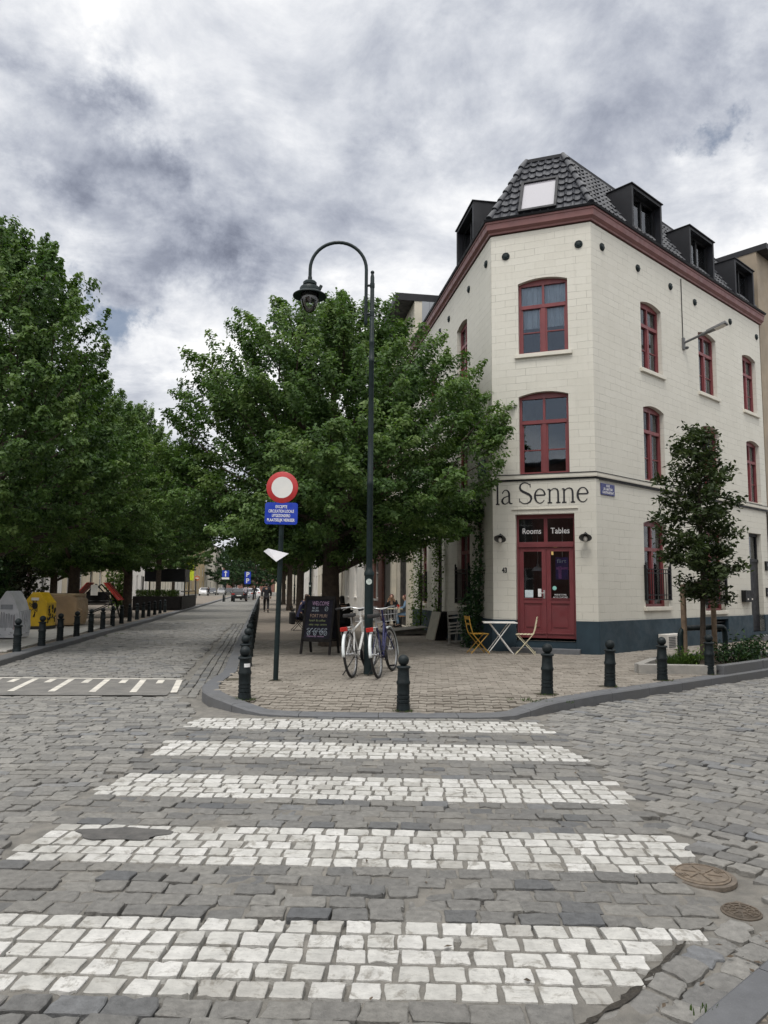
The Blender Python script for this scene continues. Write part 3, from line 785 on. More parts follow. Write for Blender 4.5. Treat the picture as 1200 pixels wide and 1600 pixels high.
mb = MB()
PD = .03
wall_grid(mb, FR, -.0, WR, .0, .88, [(8.80, 9.78, .36, .88, 0), (6.18, 7.0, .42, .80, 0)], off=PD, soffit=False)
wall_grid(mb, FC, 0, WC, .0, .88, [(.51, 1.92, .14, .88, 0)], off=PD, soffit=False)
wall_grid(mb, FL, 0, WL, .0, .88, [(5.3, 6.4, .3, .88, 0)], off=PD, soffit=False)
for f, L in ((FR, WR), (FC, WC), (FL, WL)):
    segs = {id(FR): [(0, 8.8), (9.78, WR)], id(FC): [(0, .51), (1.92, WC)], id(FL): [(0, 5.3), (6.4, WL)]}[id(f)]
    for a, b in segs: mb.quad(f.p(a, .88, 0), f.p(b, .88, 0), f.p(b, .88, PD), f.p(a, .88, PD))
# corner fillers of the proud base
for f1, f2 in ((FR.p(0, 0, PD), FC.p(0, 0, PD)), (FC.p(WC, 0, PD), FL.p(0, 0, PD))):
    mb.quad(f1, f2, f2 + Vector((0, 0, .88)), f1 + Vector((0, 0, .88)))
mb.build('base_course', MT['plinth'], bld, recalc=False)
# dark rooms behind the glass
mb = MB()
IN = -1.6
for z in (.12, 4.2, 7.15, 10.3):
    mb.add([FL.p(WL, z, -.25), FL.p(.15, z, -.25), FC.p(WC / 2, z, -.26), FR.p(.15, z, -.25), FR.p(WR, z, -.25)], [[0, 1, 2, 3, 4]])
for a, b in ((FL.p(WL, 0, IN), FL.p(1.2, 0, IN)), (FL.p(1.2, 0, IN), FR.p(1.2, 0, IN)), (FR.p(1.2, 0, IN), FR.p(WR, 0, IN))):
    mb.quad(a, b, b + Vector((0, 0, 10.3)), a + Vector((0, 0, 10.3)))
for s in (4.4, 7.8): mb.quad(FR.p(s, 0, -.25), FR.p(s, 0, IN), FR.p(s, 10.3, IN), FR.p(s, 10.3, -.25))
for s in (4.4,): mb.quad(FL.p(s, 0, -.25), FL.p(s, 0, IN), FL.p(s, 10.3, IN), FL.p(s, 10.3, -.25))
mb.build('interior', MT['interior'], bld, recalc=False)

def band_profile(mb, prof, ends=(WL, WR), close=True):
    """sweep a (d, z) profile round the three facades with mitred corners"""
    def corner(fa, fb, pt_, d):
        na, nb = fa.n, fb.n; m_ = (na + nb).normalized(); return pt_ + m_ * (d / max(m_.dot(na), .2))
    rows = []
    for d, z in prof:
        Z = Vector((0, 0, z))
        rows.append([FL.p(ends[0], 0, d) + Z, corner(FL, FC, FL.p(0, 0), d) + Z, corner(FC, FR, FR.p(0, 0), d) + Z, FR.p(ends[1], 0, d) + Z])
    n = len(prof); vs_ = [p for r in rows for p in r]; fs = []
    for i in range(n if close else n - 1):
        j = (i + 1) % n
        for k in range(3): fs.append([i * 4 + k, i * 4 + k + 1, j * 4 + k + 1, j * 4 + k])
    fs.append([i * 4 for i in range(n)]); fs.append([i * 4 + 3 for i in range(n)][::-1])
    mb.add(vs_, fs)
mb = MB(); band_profile(mb, [(-.02, 4.305), (.045, 4.305), (.05, 4.33), (.05, 4.40), (.035, 4.415), (-.02, 4.43)]); mb.build('string_course', MT['cream_trim'], bld)
mb = MB(); band_profile(mb, [(.0, 4.262), (.022, 4.262), (.028, 4.302), (0, 4.302)]); band_profile(mb, [(.02, 4.417), (.062, 4.408), (.062, 4.416), (.0, 4.436)]); mb.build('flashing_shadow_line', MT['zincblack'], bld)  # lower dark strip is the ledge's shadow line, coloured in; upper is lead
mb = MB(); band_profile(mb, [(-.05, 10.69), (.045, 10.69), (.055, 10.73), (.125, 10.79), (.14, 10.93), (.16, 10.94), (.165, 10.99), (-.05, 10.99)], (WL + .05, WR + .12)); mb.build('cornice', MT['cornice'], bld)
mb = MB(); band_profile(mb, [(.0, 10.993), (.20, 10.993), (.225, 11.04), (.205, 11.05), (.18, 11.01), (.1, 11.01), (.1, 11.10), (.0, 11.10)], (WL + .05, WR + .12)); mb.build('gutter', MT['zincblack'], bld)

# windows -------------------------------------------------------------------------------------
def window(f, s0, s1, z0, z1, name='window', m='redframe', tr=.66, muntin=True, glassm='glass', curtain=None, sill=True, halves=True, dp=.12, sillm='cream_trim', par=None):
    par = par or bld
    mb = MB(); w_ = .062; d0, d1 = -dp - .07, -dp
    zt = z0 + (z1 - z0) * tr; sm = (s0 + s1) / 2
    f.box(mb, s0, s0 + w_, z0, z1 + .0, d0, d1); f.box(mb, s1 - w_, s1, z0, z1, d0, d1)
    f.box(mb, s0 + w_, s1 - w_, z0, z0 + w_ * 1.1, d0, d1); f.box(mb, s0 + w_, s1 - w_, z1 - .15, z1, d0, d1)
    if tr < 1: f.box(mb, s0 + w_, s1 - w_, zt - .045, zt + .045, d0, d1 + .02)
    if halves:
        f.box(mb, sm - .05, sm + .05, z0 + w_, zt - .045, d0, d1 + .012)
        if tr < 1: f.box(mb, sm - .028, sm + .028, zt + .045, z1 - .15, d0, d1)
        for a, b in ((s0 + w_, sm - .05), (sm + .05, s1 - w_)):
            for q in (a + .02, b - .02): f.box(mb, q - .02, q + .02, z0 + w_, zt - .045, d0 + .005, d1 - .012)
            if muntin: f.box(mb, a, b, z0 + (zt - z0) * .47 - .013, z0 + (zt - z0) * .47 + .013, d0 + .02, d1 - .02)
    fr = mb.build(name, MT[m], par)
    mb = MB(); f.box(mb, s0 + .03, s1 - .03, z0 + .03, z1 - .03, d0 + .018, d0 + .026); mb.build('pane', MT[glassm], fr)
    if sill:
        mb = MB(); f.box(mb, s0 - .09, s1 + .09, z0 - .10, z0 - .002, -.10, .07); mb.build('sill', MT[sillm], fr, bevel=.008)
    if curtain:
        mb = MB()
        for (a, b, c, e, mm) in curtain:
            mb2 = MB(); n = max(int((b - a) * 30), 2)
            for i in range(n):
                ta, tb = a + (b - a) * i / n, a + (b - a) * (i + 1) / n
                wv = lambda q: -dp - .12 + (.018 * math.sin(q * 70) + .012 * math.sin(q * 31 + 1)) * (0 if mm == 'blind' else 1)
                mb2.quad(f.p(ta, c, wv(ta)), f.p(tb, c, wv(tb)), f.p(tb, e, wv(tb)), f.p(ta, e, wv(ta)))
            mb2.build('blind' if mm == 'blind' else 'curtain', MT[mm], fr, recalc=False)
    return fr

for i, o in enumerate(opsR[:8]):
    s0, s1, z0, z1, _ = o
    cur = {0: [(s0 + .05, s0 + .26, z0, z1, 'curtain'), (s1 - .42, s1 - .1, z0, z1, 'curtain')], 1: [(s0 + .05, s0 + .4, z0, z1, 'curtain'), (s1 - .5, s1 - .2, z0, z1, 'curtain')], 2: [(s0 + .08, s0 + .42, z0, z1, 'curtain'), (s1 - .45, s1 - .1, z0, z1, 'curtain')],
           3: [(s1 - .58, s1 - .04, z0, z1, 'curtain'), (s0 + .05, s0 + .2, z0, z1, 'curtain')], 4: [(s1 - .7, s1 - .08, z0, z1, 'curtain')], 5: [(s1 - .62, s1 - .04, z0, z1, 'curtain'), (s0 + .05, s0 + .3, z0, z1, 'curtain')], 6: [(s0 + .3, s0 + .58, z0, z1 - .5, 'curtain')], 7: []}[i]
    fr = window(FR, s0, s1, z0, z1, curtain=cur, muntin=i < 6, sill=not 3 <= i <= 5)
    if 3 <= i <= 5:
        mb = MB(); FR.box(mb, s0, s1, z0 - .03, z0 - .002, -.155, .02); mb.build('sill', MT['cream_trim'], fr)
    if i == 0:
        mb = MB(); c = FR.p(s0 + .45, z0 + .28, -.3)
        mb.lathe([(.05, 0), (.06, .12), (.055, .13)], FR.p(s0 + .3, z0 + .06, -.29), 12); mb.ell(FR.p(s0 + .3, z0 + .32, -.29), (.1, .1, .16)); mb.build('pot_plant', MT['leaf_olive'], fr)
s0, s1, z0, z1, _ = opsC[0]; window(FC, s0, s1, z0, z1, curtain=[(s0, s1, z0 + .72, z1, 'curtain')], glassm='glass', tr=.64)
s0, s1, z0, z1, _ = opsC[1]
fr = window(FC, s0, s1, z0, z1, tr=.64, sill=False, curtain=[])
mb = MB(); FC.box(mb, s0, s1, z0 - .03, z0 - .002, -.155, .02); mb.build('sill', MT['redframe'], fr)
for i, o in enumerate(opsL):
    if i == 5: continue
    s0, s1, z0, z1, _ = o
    window(FL, s0, s1, z0, z1, curtain=[(s0 + .1, s0 + .5, z0, z1, 'curtain')] if i < 4 else [], sill=i not in (2, 3))

# doors ---------------------------------------------------------------------------------------
def double_door():
    s0, s1, z0, z1, _ = opsC[2]
    sm = (s0 + s1) / 2; zt = 2.70; d0, d1 = -.24, -.17
    fr = MB()
    FC.box(fr, s0, s0 + .05, z0 + .04, z1, d0, d1); FC.box(fr, s1 - .05, s1, z0 + .04, z1, d0, d1)
    FC.box(fr, s0 + .05, s1 - .05, z1 - .10, z1, d0, d1); FC.box(fr, s0 + .05, s1 - .05, zt - .06, zt + .04, d0, d1 + .03)
    FC.box(fr, s0 + .05, s1 - .05, zt + .04, zt + .07, d0, d1); FC.box(fr, sm - .045, sm + .045, zt + .07, z1 - .1, d0, d1)
    frame = fr.build('door_frame', MT['reddoor'], bld, bevel=.004)
    mb = MB(); FC.box(mb, s0 + .06, s1 - .06, zt + .06, z1 - .09, d0 + .02, d0 + .028); pane = mb.build('pane', MT['glass'], frame)
    for txt, sc, wd in (('Rooms', sm + .34, .45), ('Tables', sm - .34, .45)):
        mb = text_mb(txt, .2, lambda x, y, d, sc=sc: FC.p(sc - x, zt + .335 + y, d0 + .03 + d), width=wd, bold=.0012)
        mb.build('lettering', MT['whiteletter'], frame)
    for k, (a, b) in enumerate(((s0 + .055, sm - .003), (sm + .003, s1 - .055))):
        mb = MB(); st = .105; zb = z0 + .05; zp = z0 + .88; zq = z0 + .98
        FC.box(mb, a, a + st, zb, zt - .065, d0, d1 - .005); FC.box(mb, b - st, b, zb, zt - .065, d0, d1 - .005)
        FC.box(mb, a + st, b - st, zt - .065 - .10, zt - .065, d0, d1 - .005); FC.box(mb, a + st, b - st, zp, zq, d0, d1 - .005)
        FC.box(mb, a + st, b - st, zb, zb + .19, d0, d1 - .005)
        FC.box(mb, a + st, b - st, zb + .19, zp, d0 + .01, d1 - .03)
        FC.box(mb, a + st + .05, b - st - .05, zb + .26, zp - .07, d1 - .03, d1 - .014)
        FC.box(mb, a + .01, b - .01, zb + .10, zb + .13, d1 - .005, d1 + .018)
        FC.box(mb, a + st - .01, b - st + .01, zq, zq + .025, d1 - .005, d1 + .012)
        leaf = mb.build('door', MT['reddoor'], bld, bevel=.004)
        mb = MB(); FC.box(mb, a + st - .01, b - st + .01, zq, zt - .16, d0 + .02, d0 + .028); mb.build('pane', MT['glass'], leaf)
        if k == 1:
            mb = MB(); h = FC.p(a + .05, z0 + 1.13, d1 + .0)
            mb.tube([h, h + FC.n * .05, h + FC.n * .055 + FC.d * .11], .011, 8); FC.box(mb, a + .03, a + .075, z0 + 1.0, z0 + 1.2, d1 - .005, d1 + .006); mb.build('handle', MT['steel'], leaf)
            mb = MB(); FC.box(mb, b - st - .22, b - st - .02, zq + .04, zq + .22, d0 + .030, d0 + .034); mb.build('notice', mat('notice', (.5, .6, .65), .7, var=.25, scale=40), leaf)
            mb = MB(); FC.box(mb, a + st + .02, a + st + .10, zq + .06, zq + .25, d0 + .030, d0 + .034); mb.build('notice', MT['whiteletter'], leaf)
        else:
            for j, tx in enumerate(('PLEASE COME', 'IN THE COURTYARD')):
                mb = text_mb(tx, .05, lambda x, y, d, j=j, a=a, b=b: FC.p((a + b) / 2 - x, zq + .11 - .06 * j + y, d0 + .03 + d), width=.28 + .06 * j); mb.build('lettering', MT['whiteletter'], leaf)
            mb = MB(); c = FC.p(b - st - .08, zq + .27, d0 + .032)
            mb.lathe([(.05, 0), (.05, .003)], c, 20, Matrix((FC.d, Vector((0, 0, 1)), FC.n)).transposed()); mb.build('sticker', mat('sticker', (.25, .55, .5), .6), leaf)
            # poster hanging in the door glass, and the round lamp behind it
            mb = MB(); FC.box(mb, a + st + .03, b - st - .10, zq + .48, zq + 1.02, d0 - .05, d0 - .044)
            mb.build('poster', mat('poster', (.035, .022, .17), .5, var=.5, scale=9), leaf)
            mb = MB(); FC.box(mb, a + st + .03, b - st - .12, zq + .72, zq + .78, d0 - .0435, d0 - .041); FC.box(mb, b - st - .24, b - st - .17, zq + .5, zq + .8, d0 - .0435, d0 - .041); mb.build('poster_print', mat('poster_print', (.42, .12, .38), .5, var=.4, scale=20), leaf)
            mb = text_mb('flirt', .14, lambda x, y, d, a=a, b=b: FC.p((a + b) / 2 - .03 - x, zq + .92 + y, d0 - .042 + d), width=.22); mb.build('lettering', MT['whiteletter'], leaf)
            m_, t_ = new_mat('neon'); t_.b.inputs['Base Color'].default_value = (.6, .4, .1, 1); t_.b.inputs['Emission Color'].default_value = (1, .6, .2, 1); t_.b.inputs['Emission Strength'].default_value = .8
            mb = MB(); c = FC.p(b - st - .09, zq + 1.14, d0 - .30)
            mb.tube([c + FC.d * (.095 * math.cos(q)) + Vector((0, 0, .13 * math.sin(q))) for q in [2.2 * k / 12 - .4 for k in range(13)]], .026, 8); mb.build('neon_sign', m_, bld)
    # pendant lamps hanging just inside
    for sc, zc in ((s1 - .42, 2.08), (s0 + .38, 2.1)):
        mb = MB(); c = FC.p(sc, zc, -.75)
        mb.lathe([(.155, 0), (.15, .02), (.085, .09), (.035, .11), (.03, .17), (.012, .19), (.006, .9)], c, 20); mb.build('pendant_lamp', MT['offwhite'], bld)
    # step
    mb = MB(); FC.box(mb, s0 + .0, s1 - .0, .02, .40, -.24, -.02); mb.build('threshold', MT['plinth'], bld)
    mb = MB(); FC.box(mb, s0 - .1, s1 + .1, .0, .235, -.02 + .055, .33); mb.build('step', MT['bluestone'], bld, bevel=.01)
double_door()
def side_door():
    s0, s1, z0, z1, _ = opsR[8]; d0, d1 = -.20, -.14
    mb = MB(); FR.box(mb, s0, s1, z0, z0 + 2.2, d0, d1); FR.box(mb, s0, s0 + .08, z0 + 2.2, z1, d0, d1); FR.box(mb, s1 - .08, s1, z0 + 2.2, z1, d0, d1); FR.box(mb, s0, s1, z1 - .09, z1, d0, d1 + .02); FR.box(mb, s0, s1, z0 + 2.2, z0 + 2.29, d0, d1 + .03)
    FR.box(mb, s0 + .1, s1 - .1, z0 + .15, z0 + .95, d1, d1 + .012); FR.box(mb, s0 + .1, s1 - .1, z0 + 1.1, z0 + 2.1, d1, d1 + .012)
    d = mb.build('door', MT['zincblack'], bld, bevel=.004)
    mb = MB(); FR.box(mb, s0 + .08, s1 - .08, z0 + 2.29, z1 - .09, d0 + .02, d0 + .028); mb.build('pane', MT['glass'], d)
    mb = MB(); h = FR.p(s0 + .1, z0 + 1.05, d1); mb.tube([h, h + FR.n * .05, h + FR.n * .05 + FR.d * .1], .01, 6); mb.build('handle', MT['steel'], d)
    mb = MB(); FR.box(mb, s0 - .1, s1 + .05, .0, .36, -.24, .01); FR.box(mb, s0 - .12, s1 + .08, .0, .26, .055, .36); mb.build('step', MT['bluestone'], bld, bevel=.008)
    s0, s1, z0, z1, _ = opsL[5]
    mb = MB(); FL.box(mb, s0, s1, z0, z1, -.24, -.17); mb.build('door', MT['zincblack'], bld)
side_door()
# cellar opening with bars
mb = MB(); FR.box(mb, 6.14, 7.04, .38, .84, -.30, -.24)
for k in range(3): FR.box(mb, 6.18, 7.0, .50 + .1 * k, .53 + .1 * k, -.10, -.07)
mb.build('cellar_grille', MT['blackmetal'], bld)
# wall anchors
for f, pts in ((FR, [(.50, 10.17), (2.26, 10.16), (4.07, 10.18), (5.57, 10.13), (8.03, 10.17), (10.12, 10.17)]), (FC, [(2.10, 10.08), (.29, 10.12)]), (FL, [(.40, 10.11), (2.06, 10.11), (4.34, 10.08), (5.54, 10.10), (7.6, 10.1)])):
    for s, z in pts:
        R3 = Matrix((f.d, Vector((0, 0, 1)), f.n)).transposed()
        mb = MB(); mb.lathe([(.10, 0), (.10, .02), (.085, .035), (.06, .03), (.05, .05), (.02, .055)], f.p(s, z, 0), 18, R3)
        for k in range(6):
            a = k * math.pi / 3; mb.ell(f.p(s, z, .035) + f.d * .072 * math.cos(a) + Vector((0, 0, .072 * math.sin(a))), (.016,) * 3, 6, 4)
        mb.build('wall_anchor', MT['greenmetal'], bld)
# the name over the door, drawn in thick and thin strokes
def stroke(mb, pts, ws, f, s_c, z_c, k, d=.004):
    """pts in letter space; ws stroke widths"""
    P2 = [Vector((x, y)) for x, y in pts]; n = len(P2); L_, R_ = [], []
    for i, p in enumerate(P2):
        t_ = (P2[min(i + 1, n - 1)] - P2[max(i - 1, 0)]).normalized(); q = Vector((-t_.y, t_.x)) * ((ws[i] if hasattr(ws, '__len__') else ws) * 1.25 + .018) / 2
        L_.append(p + q); R_.append(p - q)
    for i in range(n - 1):
        c = [L_[i], L_[i + 1], R_[i + 1], R_[i]]
        mb.hexa([f.p(s_c - v.x * k, z_c + v.y * k, dd) for dd in (.001, d + .003) for v in c])
def arc(cx, cy, rx, ry, a0, a1, n=16): return [(cx + rx * math.cos(rad(a0 + (a1 - a0) * i / n)), cy + ry * math.sin(rad(a0 + (a1 - a0) * i / n))) for i in range(n + 1)]
def wcalc(n, thin, thick, ph=0., cyc=1.): return [thin + (thick - thin) * abs(math.sin(math.pi * (i / n) * cyc + ph)) for i in range(n + 1)]
TN, TK = .06, .14
def L_l(x): return [([(x + .12, 0), (x + .12, 1.52)], .085), ([(x, .015), (x + .26, .015)], TN), ([(x + .0, 1.46), (x + .12, 1.50)], .05)], .34
def L_a(x): return [(arc(x + .34, .66, .24, .33, 165, 15, 10) + [(x + .58, .5)], [.05, .045, .04, .04, .04, .045, .05, .06, .07, .08, .09, .09]), ([(x + .58, .75), (x + .58, .2), (x + .62, .07), (x + .70, .03), (x + .80, .06)], [.09, .09, .085, .06, .035]),
                      ([(x + .58, .58), (x + .38, .53), (x + .2, .45), (x + .1, .32), (x + .09, .2), (x + .15, .07), (x + .28, .01), (x + .42, .06), (x + .58, .2)], [.035, .04, .06, .085, .1, .085, .05, .04, .035])], .88
def L_S(x): return [([(x + .82, 1.12), (x + .8, 1.38), (x + .76, 1.3), (x + .62, 1.43), (x + .45, 1.47), (x + .28, 1.43), (x + .14, 1.3), (x + .1, 1.12), (x + .16, .96), (x + .32, .84), (x + .52, .74), (x + .74, .62), (x + .86, .48), (x + .88, .32), (x + .8, .14), (x + .62, .02), (x + .42, .0), (x + .24, .06), (x + .12, .18), (x + .09, .1), (x + .06, .38)],
                     [.03, .04, .03, .035, .04, .05, .08, .1, .11, .115, .12, .12, .115, .1, .08, .05, .04, .035, .035, .035, .03])], 1.02
def L_e(x): return [([(x + .1, .56), (x + .76, .56)], TN), (arc(x + .43, .5, .34, .49, 8, 180, 12), [.085, .08, .07, .055, .045, .04, .04, .045, .055, .07, .085, .1, .105]), (arc(x + .43, .5, .34, .49, 180, 325, 12), [.105, .105, .1, .085, .065, .05, .045, .04, .04, .035, .035, .03, .03])], .90
def L_n(x): return [([(x + .16, 0), (x + .16, .95)], .085), ([(x + .02, .93), (x + .16, .95)], .045), ([(x + .02, .015), (x + .32, .015)], TN), ([(x + .16, .72), (x + .26, .88), (x + .4, .97), (x + .54, .98), (x + .66, .92), (x + .72, .78), (x + .73, .6), (x + .73, 0)], [.035, .035, .04, .05, .07, .085, .09, .09]), ([(x + .59, .015), (x + .88, .015)], TN)], .94
mb = MB(); x = 0; k = .335
seq = [L_l, L_a, None, L_S, L_e, L_n, L_n, L_e]; tot = 0
for L_ in seq: tot += .32 if L_ is None else L_(0)[1] + .02
k = 2.27 / tot
for L_ in seq:
    if L_ is None: x += .32; continue
    st_, adv = L_(x)
    for pts, ws_ in st_: stroke(mb, pts, ws_, FC, 2.40, 3.70, k)
    x += adv + .02
mb.build('lettering', MT['lettering'], bld)
mb = text_mb('43', .17, lambda x, y, d: FC.p(2.20 - x, 2.07 + y, .003 + d), width=.13, bold=.008); mb.build('house_number', MT['lettering'], bld)
mb = MB(); FC.box(mb, .42, 2.0, 3.555, 3.572, 0, .03); mb.build('lintel_strip', MT['cream_trim'], bld)

# roof ----------------------------------------------------------------------------------------
bis = lambda fa, fb, p, d: p + (fa.n + fb.n).normalized() * (d / (fa.n + fb.n).normalized().dot(fa.n))
ZB, ZT, BT = 11.06, 13.25, 1.25
def roof_face(mb, f, c00, c10, c01, c11, wide=.20, course=.26):
    """pantiles over the quad c00-c10 (eave) c01-c11 (top), as waves with stepped courses"""
    e = (c10 - c00).normalized(); upv = (c01 - c00) - e * (c01 - c00).dot(e); H_ = upv.length; upv.normalize(); nrm = e.cross(upv)
    if nrm.z < 0: nrm = -nrm
    Le = (c10 - c00).length; a0 = (c01 - c00).dot(e); a1 = (c11 - c00).dot(e)
    nr = int(H_ / course)
    for r in range(nr):
        v0, v1 = H_ * r / nr, min(H_ * (r + 1) / nr + .05, H_)
        l0, l1 = a0 * v0 / H_, Le + (a1 - Le) * v0 / H_
        n = max(int((l1 - l0) / .038), 1)
        pts0, pts1 = [], []
        for i in range(n + 1):
            u = l0 + (l1 - l0) * i / n
            ph = (u / wide) % 1.0
            w_ = .036 * max(0, math.cos((ph - .2) * 2 * math.pi * 1.6)) if ph < .4 else -.012 * math.sin((ph - .4) / .6 * math.pi)
            lo1, hi1 = a0 * v1 / H_, Le + (a1 - Le) * v1 / H_
            pts0.append(c00 + e * u + upv * v0 + nrm * (w_ + .045))
            pts1.append(c00 + e * min(max(u, lo1), hi1) + upv * v1 + nrm * w_)
        vs_ = [p - nrm * .05 for p in pts0] + pts0 + pts1; m_ = n + 1
        mb.add(vs_, [[j * m_ + i, j * m_ + i + 1, (j + 1) * m_ + i + 1, (j + 1) * m_ + i] for j in (0, 1) for i in range(n)])
eL0, eL1 = FL.p(WL, ZB, .05), bis(FL, FC, FL.p(0, ZB), .05)
eR0, eR1 = bis(FC, FR, FR.p(0, ZB), .05), FR.p(WR, ZB, .05)
tL0, tL1 = FL.p(WL, ZT, -BT), bis(FL, FC, FL.p(0, ZT), -BT)
tR0, tR1 = bis(FC, FR, FR.p(0, ZT), -BT), FR.p(WR, ZT, -BT)
mb = MB()
roof_face(mb, FC, eR0, eL1, tR0, tL1); roof_face(mb, FR, eR0, eR1, tR0, tR1); roof_face(mb, FL, eL1, eL0, tL1, tL0)
roof = mb.build('roof', MT['tile'], bld, recalc=False)
mb = MB()
mb.add([tL0, tL1, tR0, tR1, tR1 - FR.n * 2, tL0 - FL.n * 2], [[0, 1, 2, 3, 4, 5]])
for a, b in ((tL0, tL1), (tL1, tR0), (tR0, tR1)): mb.bar(a + Vector((0, 0, .02)), b + Vector((0, 0, .02)), .10, .09)
mb.build('roof_edge', MT['zincblack'], roof)
for a, b in ((eR0, tR0), (eL1, tL1)):
    mb = MB(); d = (b - a); n = 7
    for i in range(n):
        p, q = a + d * (i / n), a + d * ((i + 1.12) / n)
        mb.tube([p + Vector((0, 0, .07)), p.lerp(q, .5) + Vector((0, 0, .055)), q + Vector((0, 0, .03))], [.09, .08, .068], 10)
    mb.build('hip_tiles', MT['tile'], roof)
# roof window on the chamfer
e_ = FC.d; uv_ = ((tR0 + tL1) / 2 - (eR0 + eL1) / 2).normalized(); nv = e_.cross(uv_); nv = nv if nv.z > 0 else -nv
def rp(s, t_, d): # s along facade, t up-slope from eave
    return FC.p(s, ZB, .05) + uv_ * t_ + nv * d
def rbox(mb, s0, s1, t0, t1, d0, d1): mb.hexa([rp(s, t_, d) for d in (d0, d1) for s, t_ in ((s0, t0), (s1, t0), (s1, t1), (s0, t1))])
mb = MB()
for (a, b, c, d) in ((.80, .87, .05, 1.42), (1.69, 1.76, .05, 1.42), (.87, 1.69, .05, .13), (.87, 1.69, 1.34, 1.42)): rbox(mb, a, b, c, d, -.02, .13)
sk = mb.build('skylight', MT['zincblack'], roof, bevel=.005)
mb = MB(); rbox(mb, .87, 1.69, .13, 1.34, .06, .08)
m_, t_ = new_mat('skylight_pane'); t_.b.inputs['Base Color'].default_value = (.32, .31, .34, 1); t_.b.inputs['Roughness'].default_value = .06; t_.b.inputs['Specular IOR Level'].default_value = 1.; t_.b.inputs['Coat Weight'].default_value = .6
mb.build('pane', m_, sk)
# dormers
def dormer(f, s0, s1):
    z0, z1 = 11.10, 12.40; tk = .09; dF, dB = .06, -1.5
    mb = MB()
    f.box(mb, s0, s0 + tk, z0, z1, dB, dF); f.box(mb, s1 - tk, s1, z0, z1, dB, dF)
    f.box(mb, s0 + tk, s1 - tk, z1 - tk, z1, dB, dF); f.box(mb, s0 + tk, s1 - tk, z0, z0 + .06, dB, dF); f.box(mb, s0 - .03, s1 + .03, z1, z1 + .03, dB, dF + .04)
    f.box(mb, s0 + tk, s1 - tk, z0 + .06, z1 - tk, dB, dB + .05)
    dm = mb.build('dormer', MT['zincblack'], bld, bevel=.006)
    a, b = s0 + tk, s1 - tk
    mb = MB(); d0, d1 = -.20, -.14
    for q in (a + .03, (a + b) / 2, b - .03): f.box(mb, q - .03, q + .03, z0 + .06, z1 - tk, d0, d1 + .01)
    f.box(mb, a, b, z1 - tk - .06, z1 - tk, d0, d1 + .005); f.box(mb, a, b, z0 + .06, z0 + .12, d0, d1 + .005)
    wn = mb.build('window', MT['blackmetal'], dm)
    mb = MB(); f.box(mb, a, b, z0 + .1, z1 - tk - .05, d0 + .02, d0 + .028); mb.build('pane', MT['glass'], wn)
    for (p, q) in ((a + .12, a + .12 + (b - a) * .30), ((a + b) / 2 + .05, (a + b) / 2 + .05 + (b - a) * .25)):
        mb = MB(); f.box(mb, p, q, z0 + .1, z1 - tk - .06, d0 - .03, d0 - .012); mb.build('curtain', MT['white'], wn)
for s0, s1 in ((1.95, 3.60), (5.27, 6.92), (8.45, 9.98)): dormer(FR, s0, s1)
dormer(FL, 1.40, 3.22)
# window guards
def guard(f, s0, s1, z0, z1, m='blackmetal'):
    mb = MB(); dd = .05
    for z in (z0, z0 + .12, z1 - .10, z1): f.box(mb, s0 - .06, s1 + .06, z - .012, z + .012, dd, dd + .025)
    n = int((s1 - s0) / .11)
    for i in range(n + 1):
        s = s0 + (s1 - s0) * i / n; f.box(mb, s - .008, s + .008, z0, z1, dd + .004, dd + .02)
    for s in (s0 - .04, s1 + .04):
        f.box(mb, s - .02, s + .02, z0 - .02, z1 + .10, dd - .06, dd + .02); mb.lathe([(.001, 0), (.03, .03), (.025, .06), (.001, .11)], f.p(s, z1 + .09, dd), 8)
    mb.build('window_guard', MT[m], bld)
guard(FR, 2.22, 3.42, 1.38, 2.16); guard(FR, 5.62, 6.88, 1.25, 2.05); guard(FL, 2.1, 3.4, 1.22, 2.15); guard(FL, 7.5, 8.5, 1.2, 2.1)
# cable down the right facade
mb = MB(); mb.tube([FR.p(4.72, 10.6, .015), FR.p(4.72, 8.7, .015)], .012, 6); mb.tube([FR.p(0.1, 4.24, .03), FR.p(WR, 4.24, .03)], .011, 5); mb.tube([FR.p(10.33, 4.24, .02), FR.p(10.33, .3, .02)], .02, 6); mb.build('cable', MT['blackmetal'], bld)

def W(f, s, z, d=0.): return RC + f.p(s, z, d)
def fmat(f): return Matrix((f.d, Vector((0, 0, 1)), f.n)).transposed()
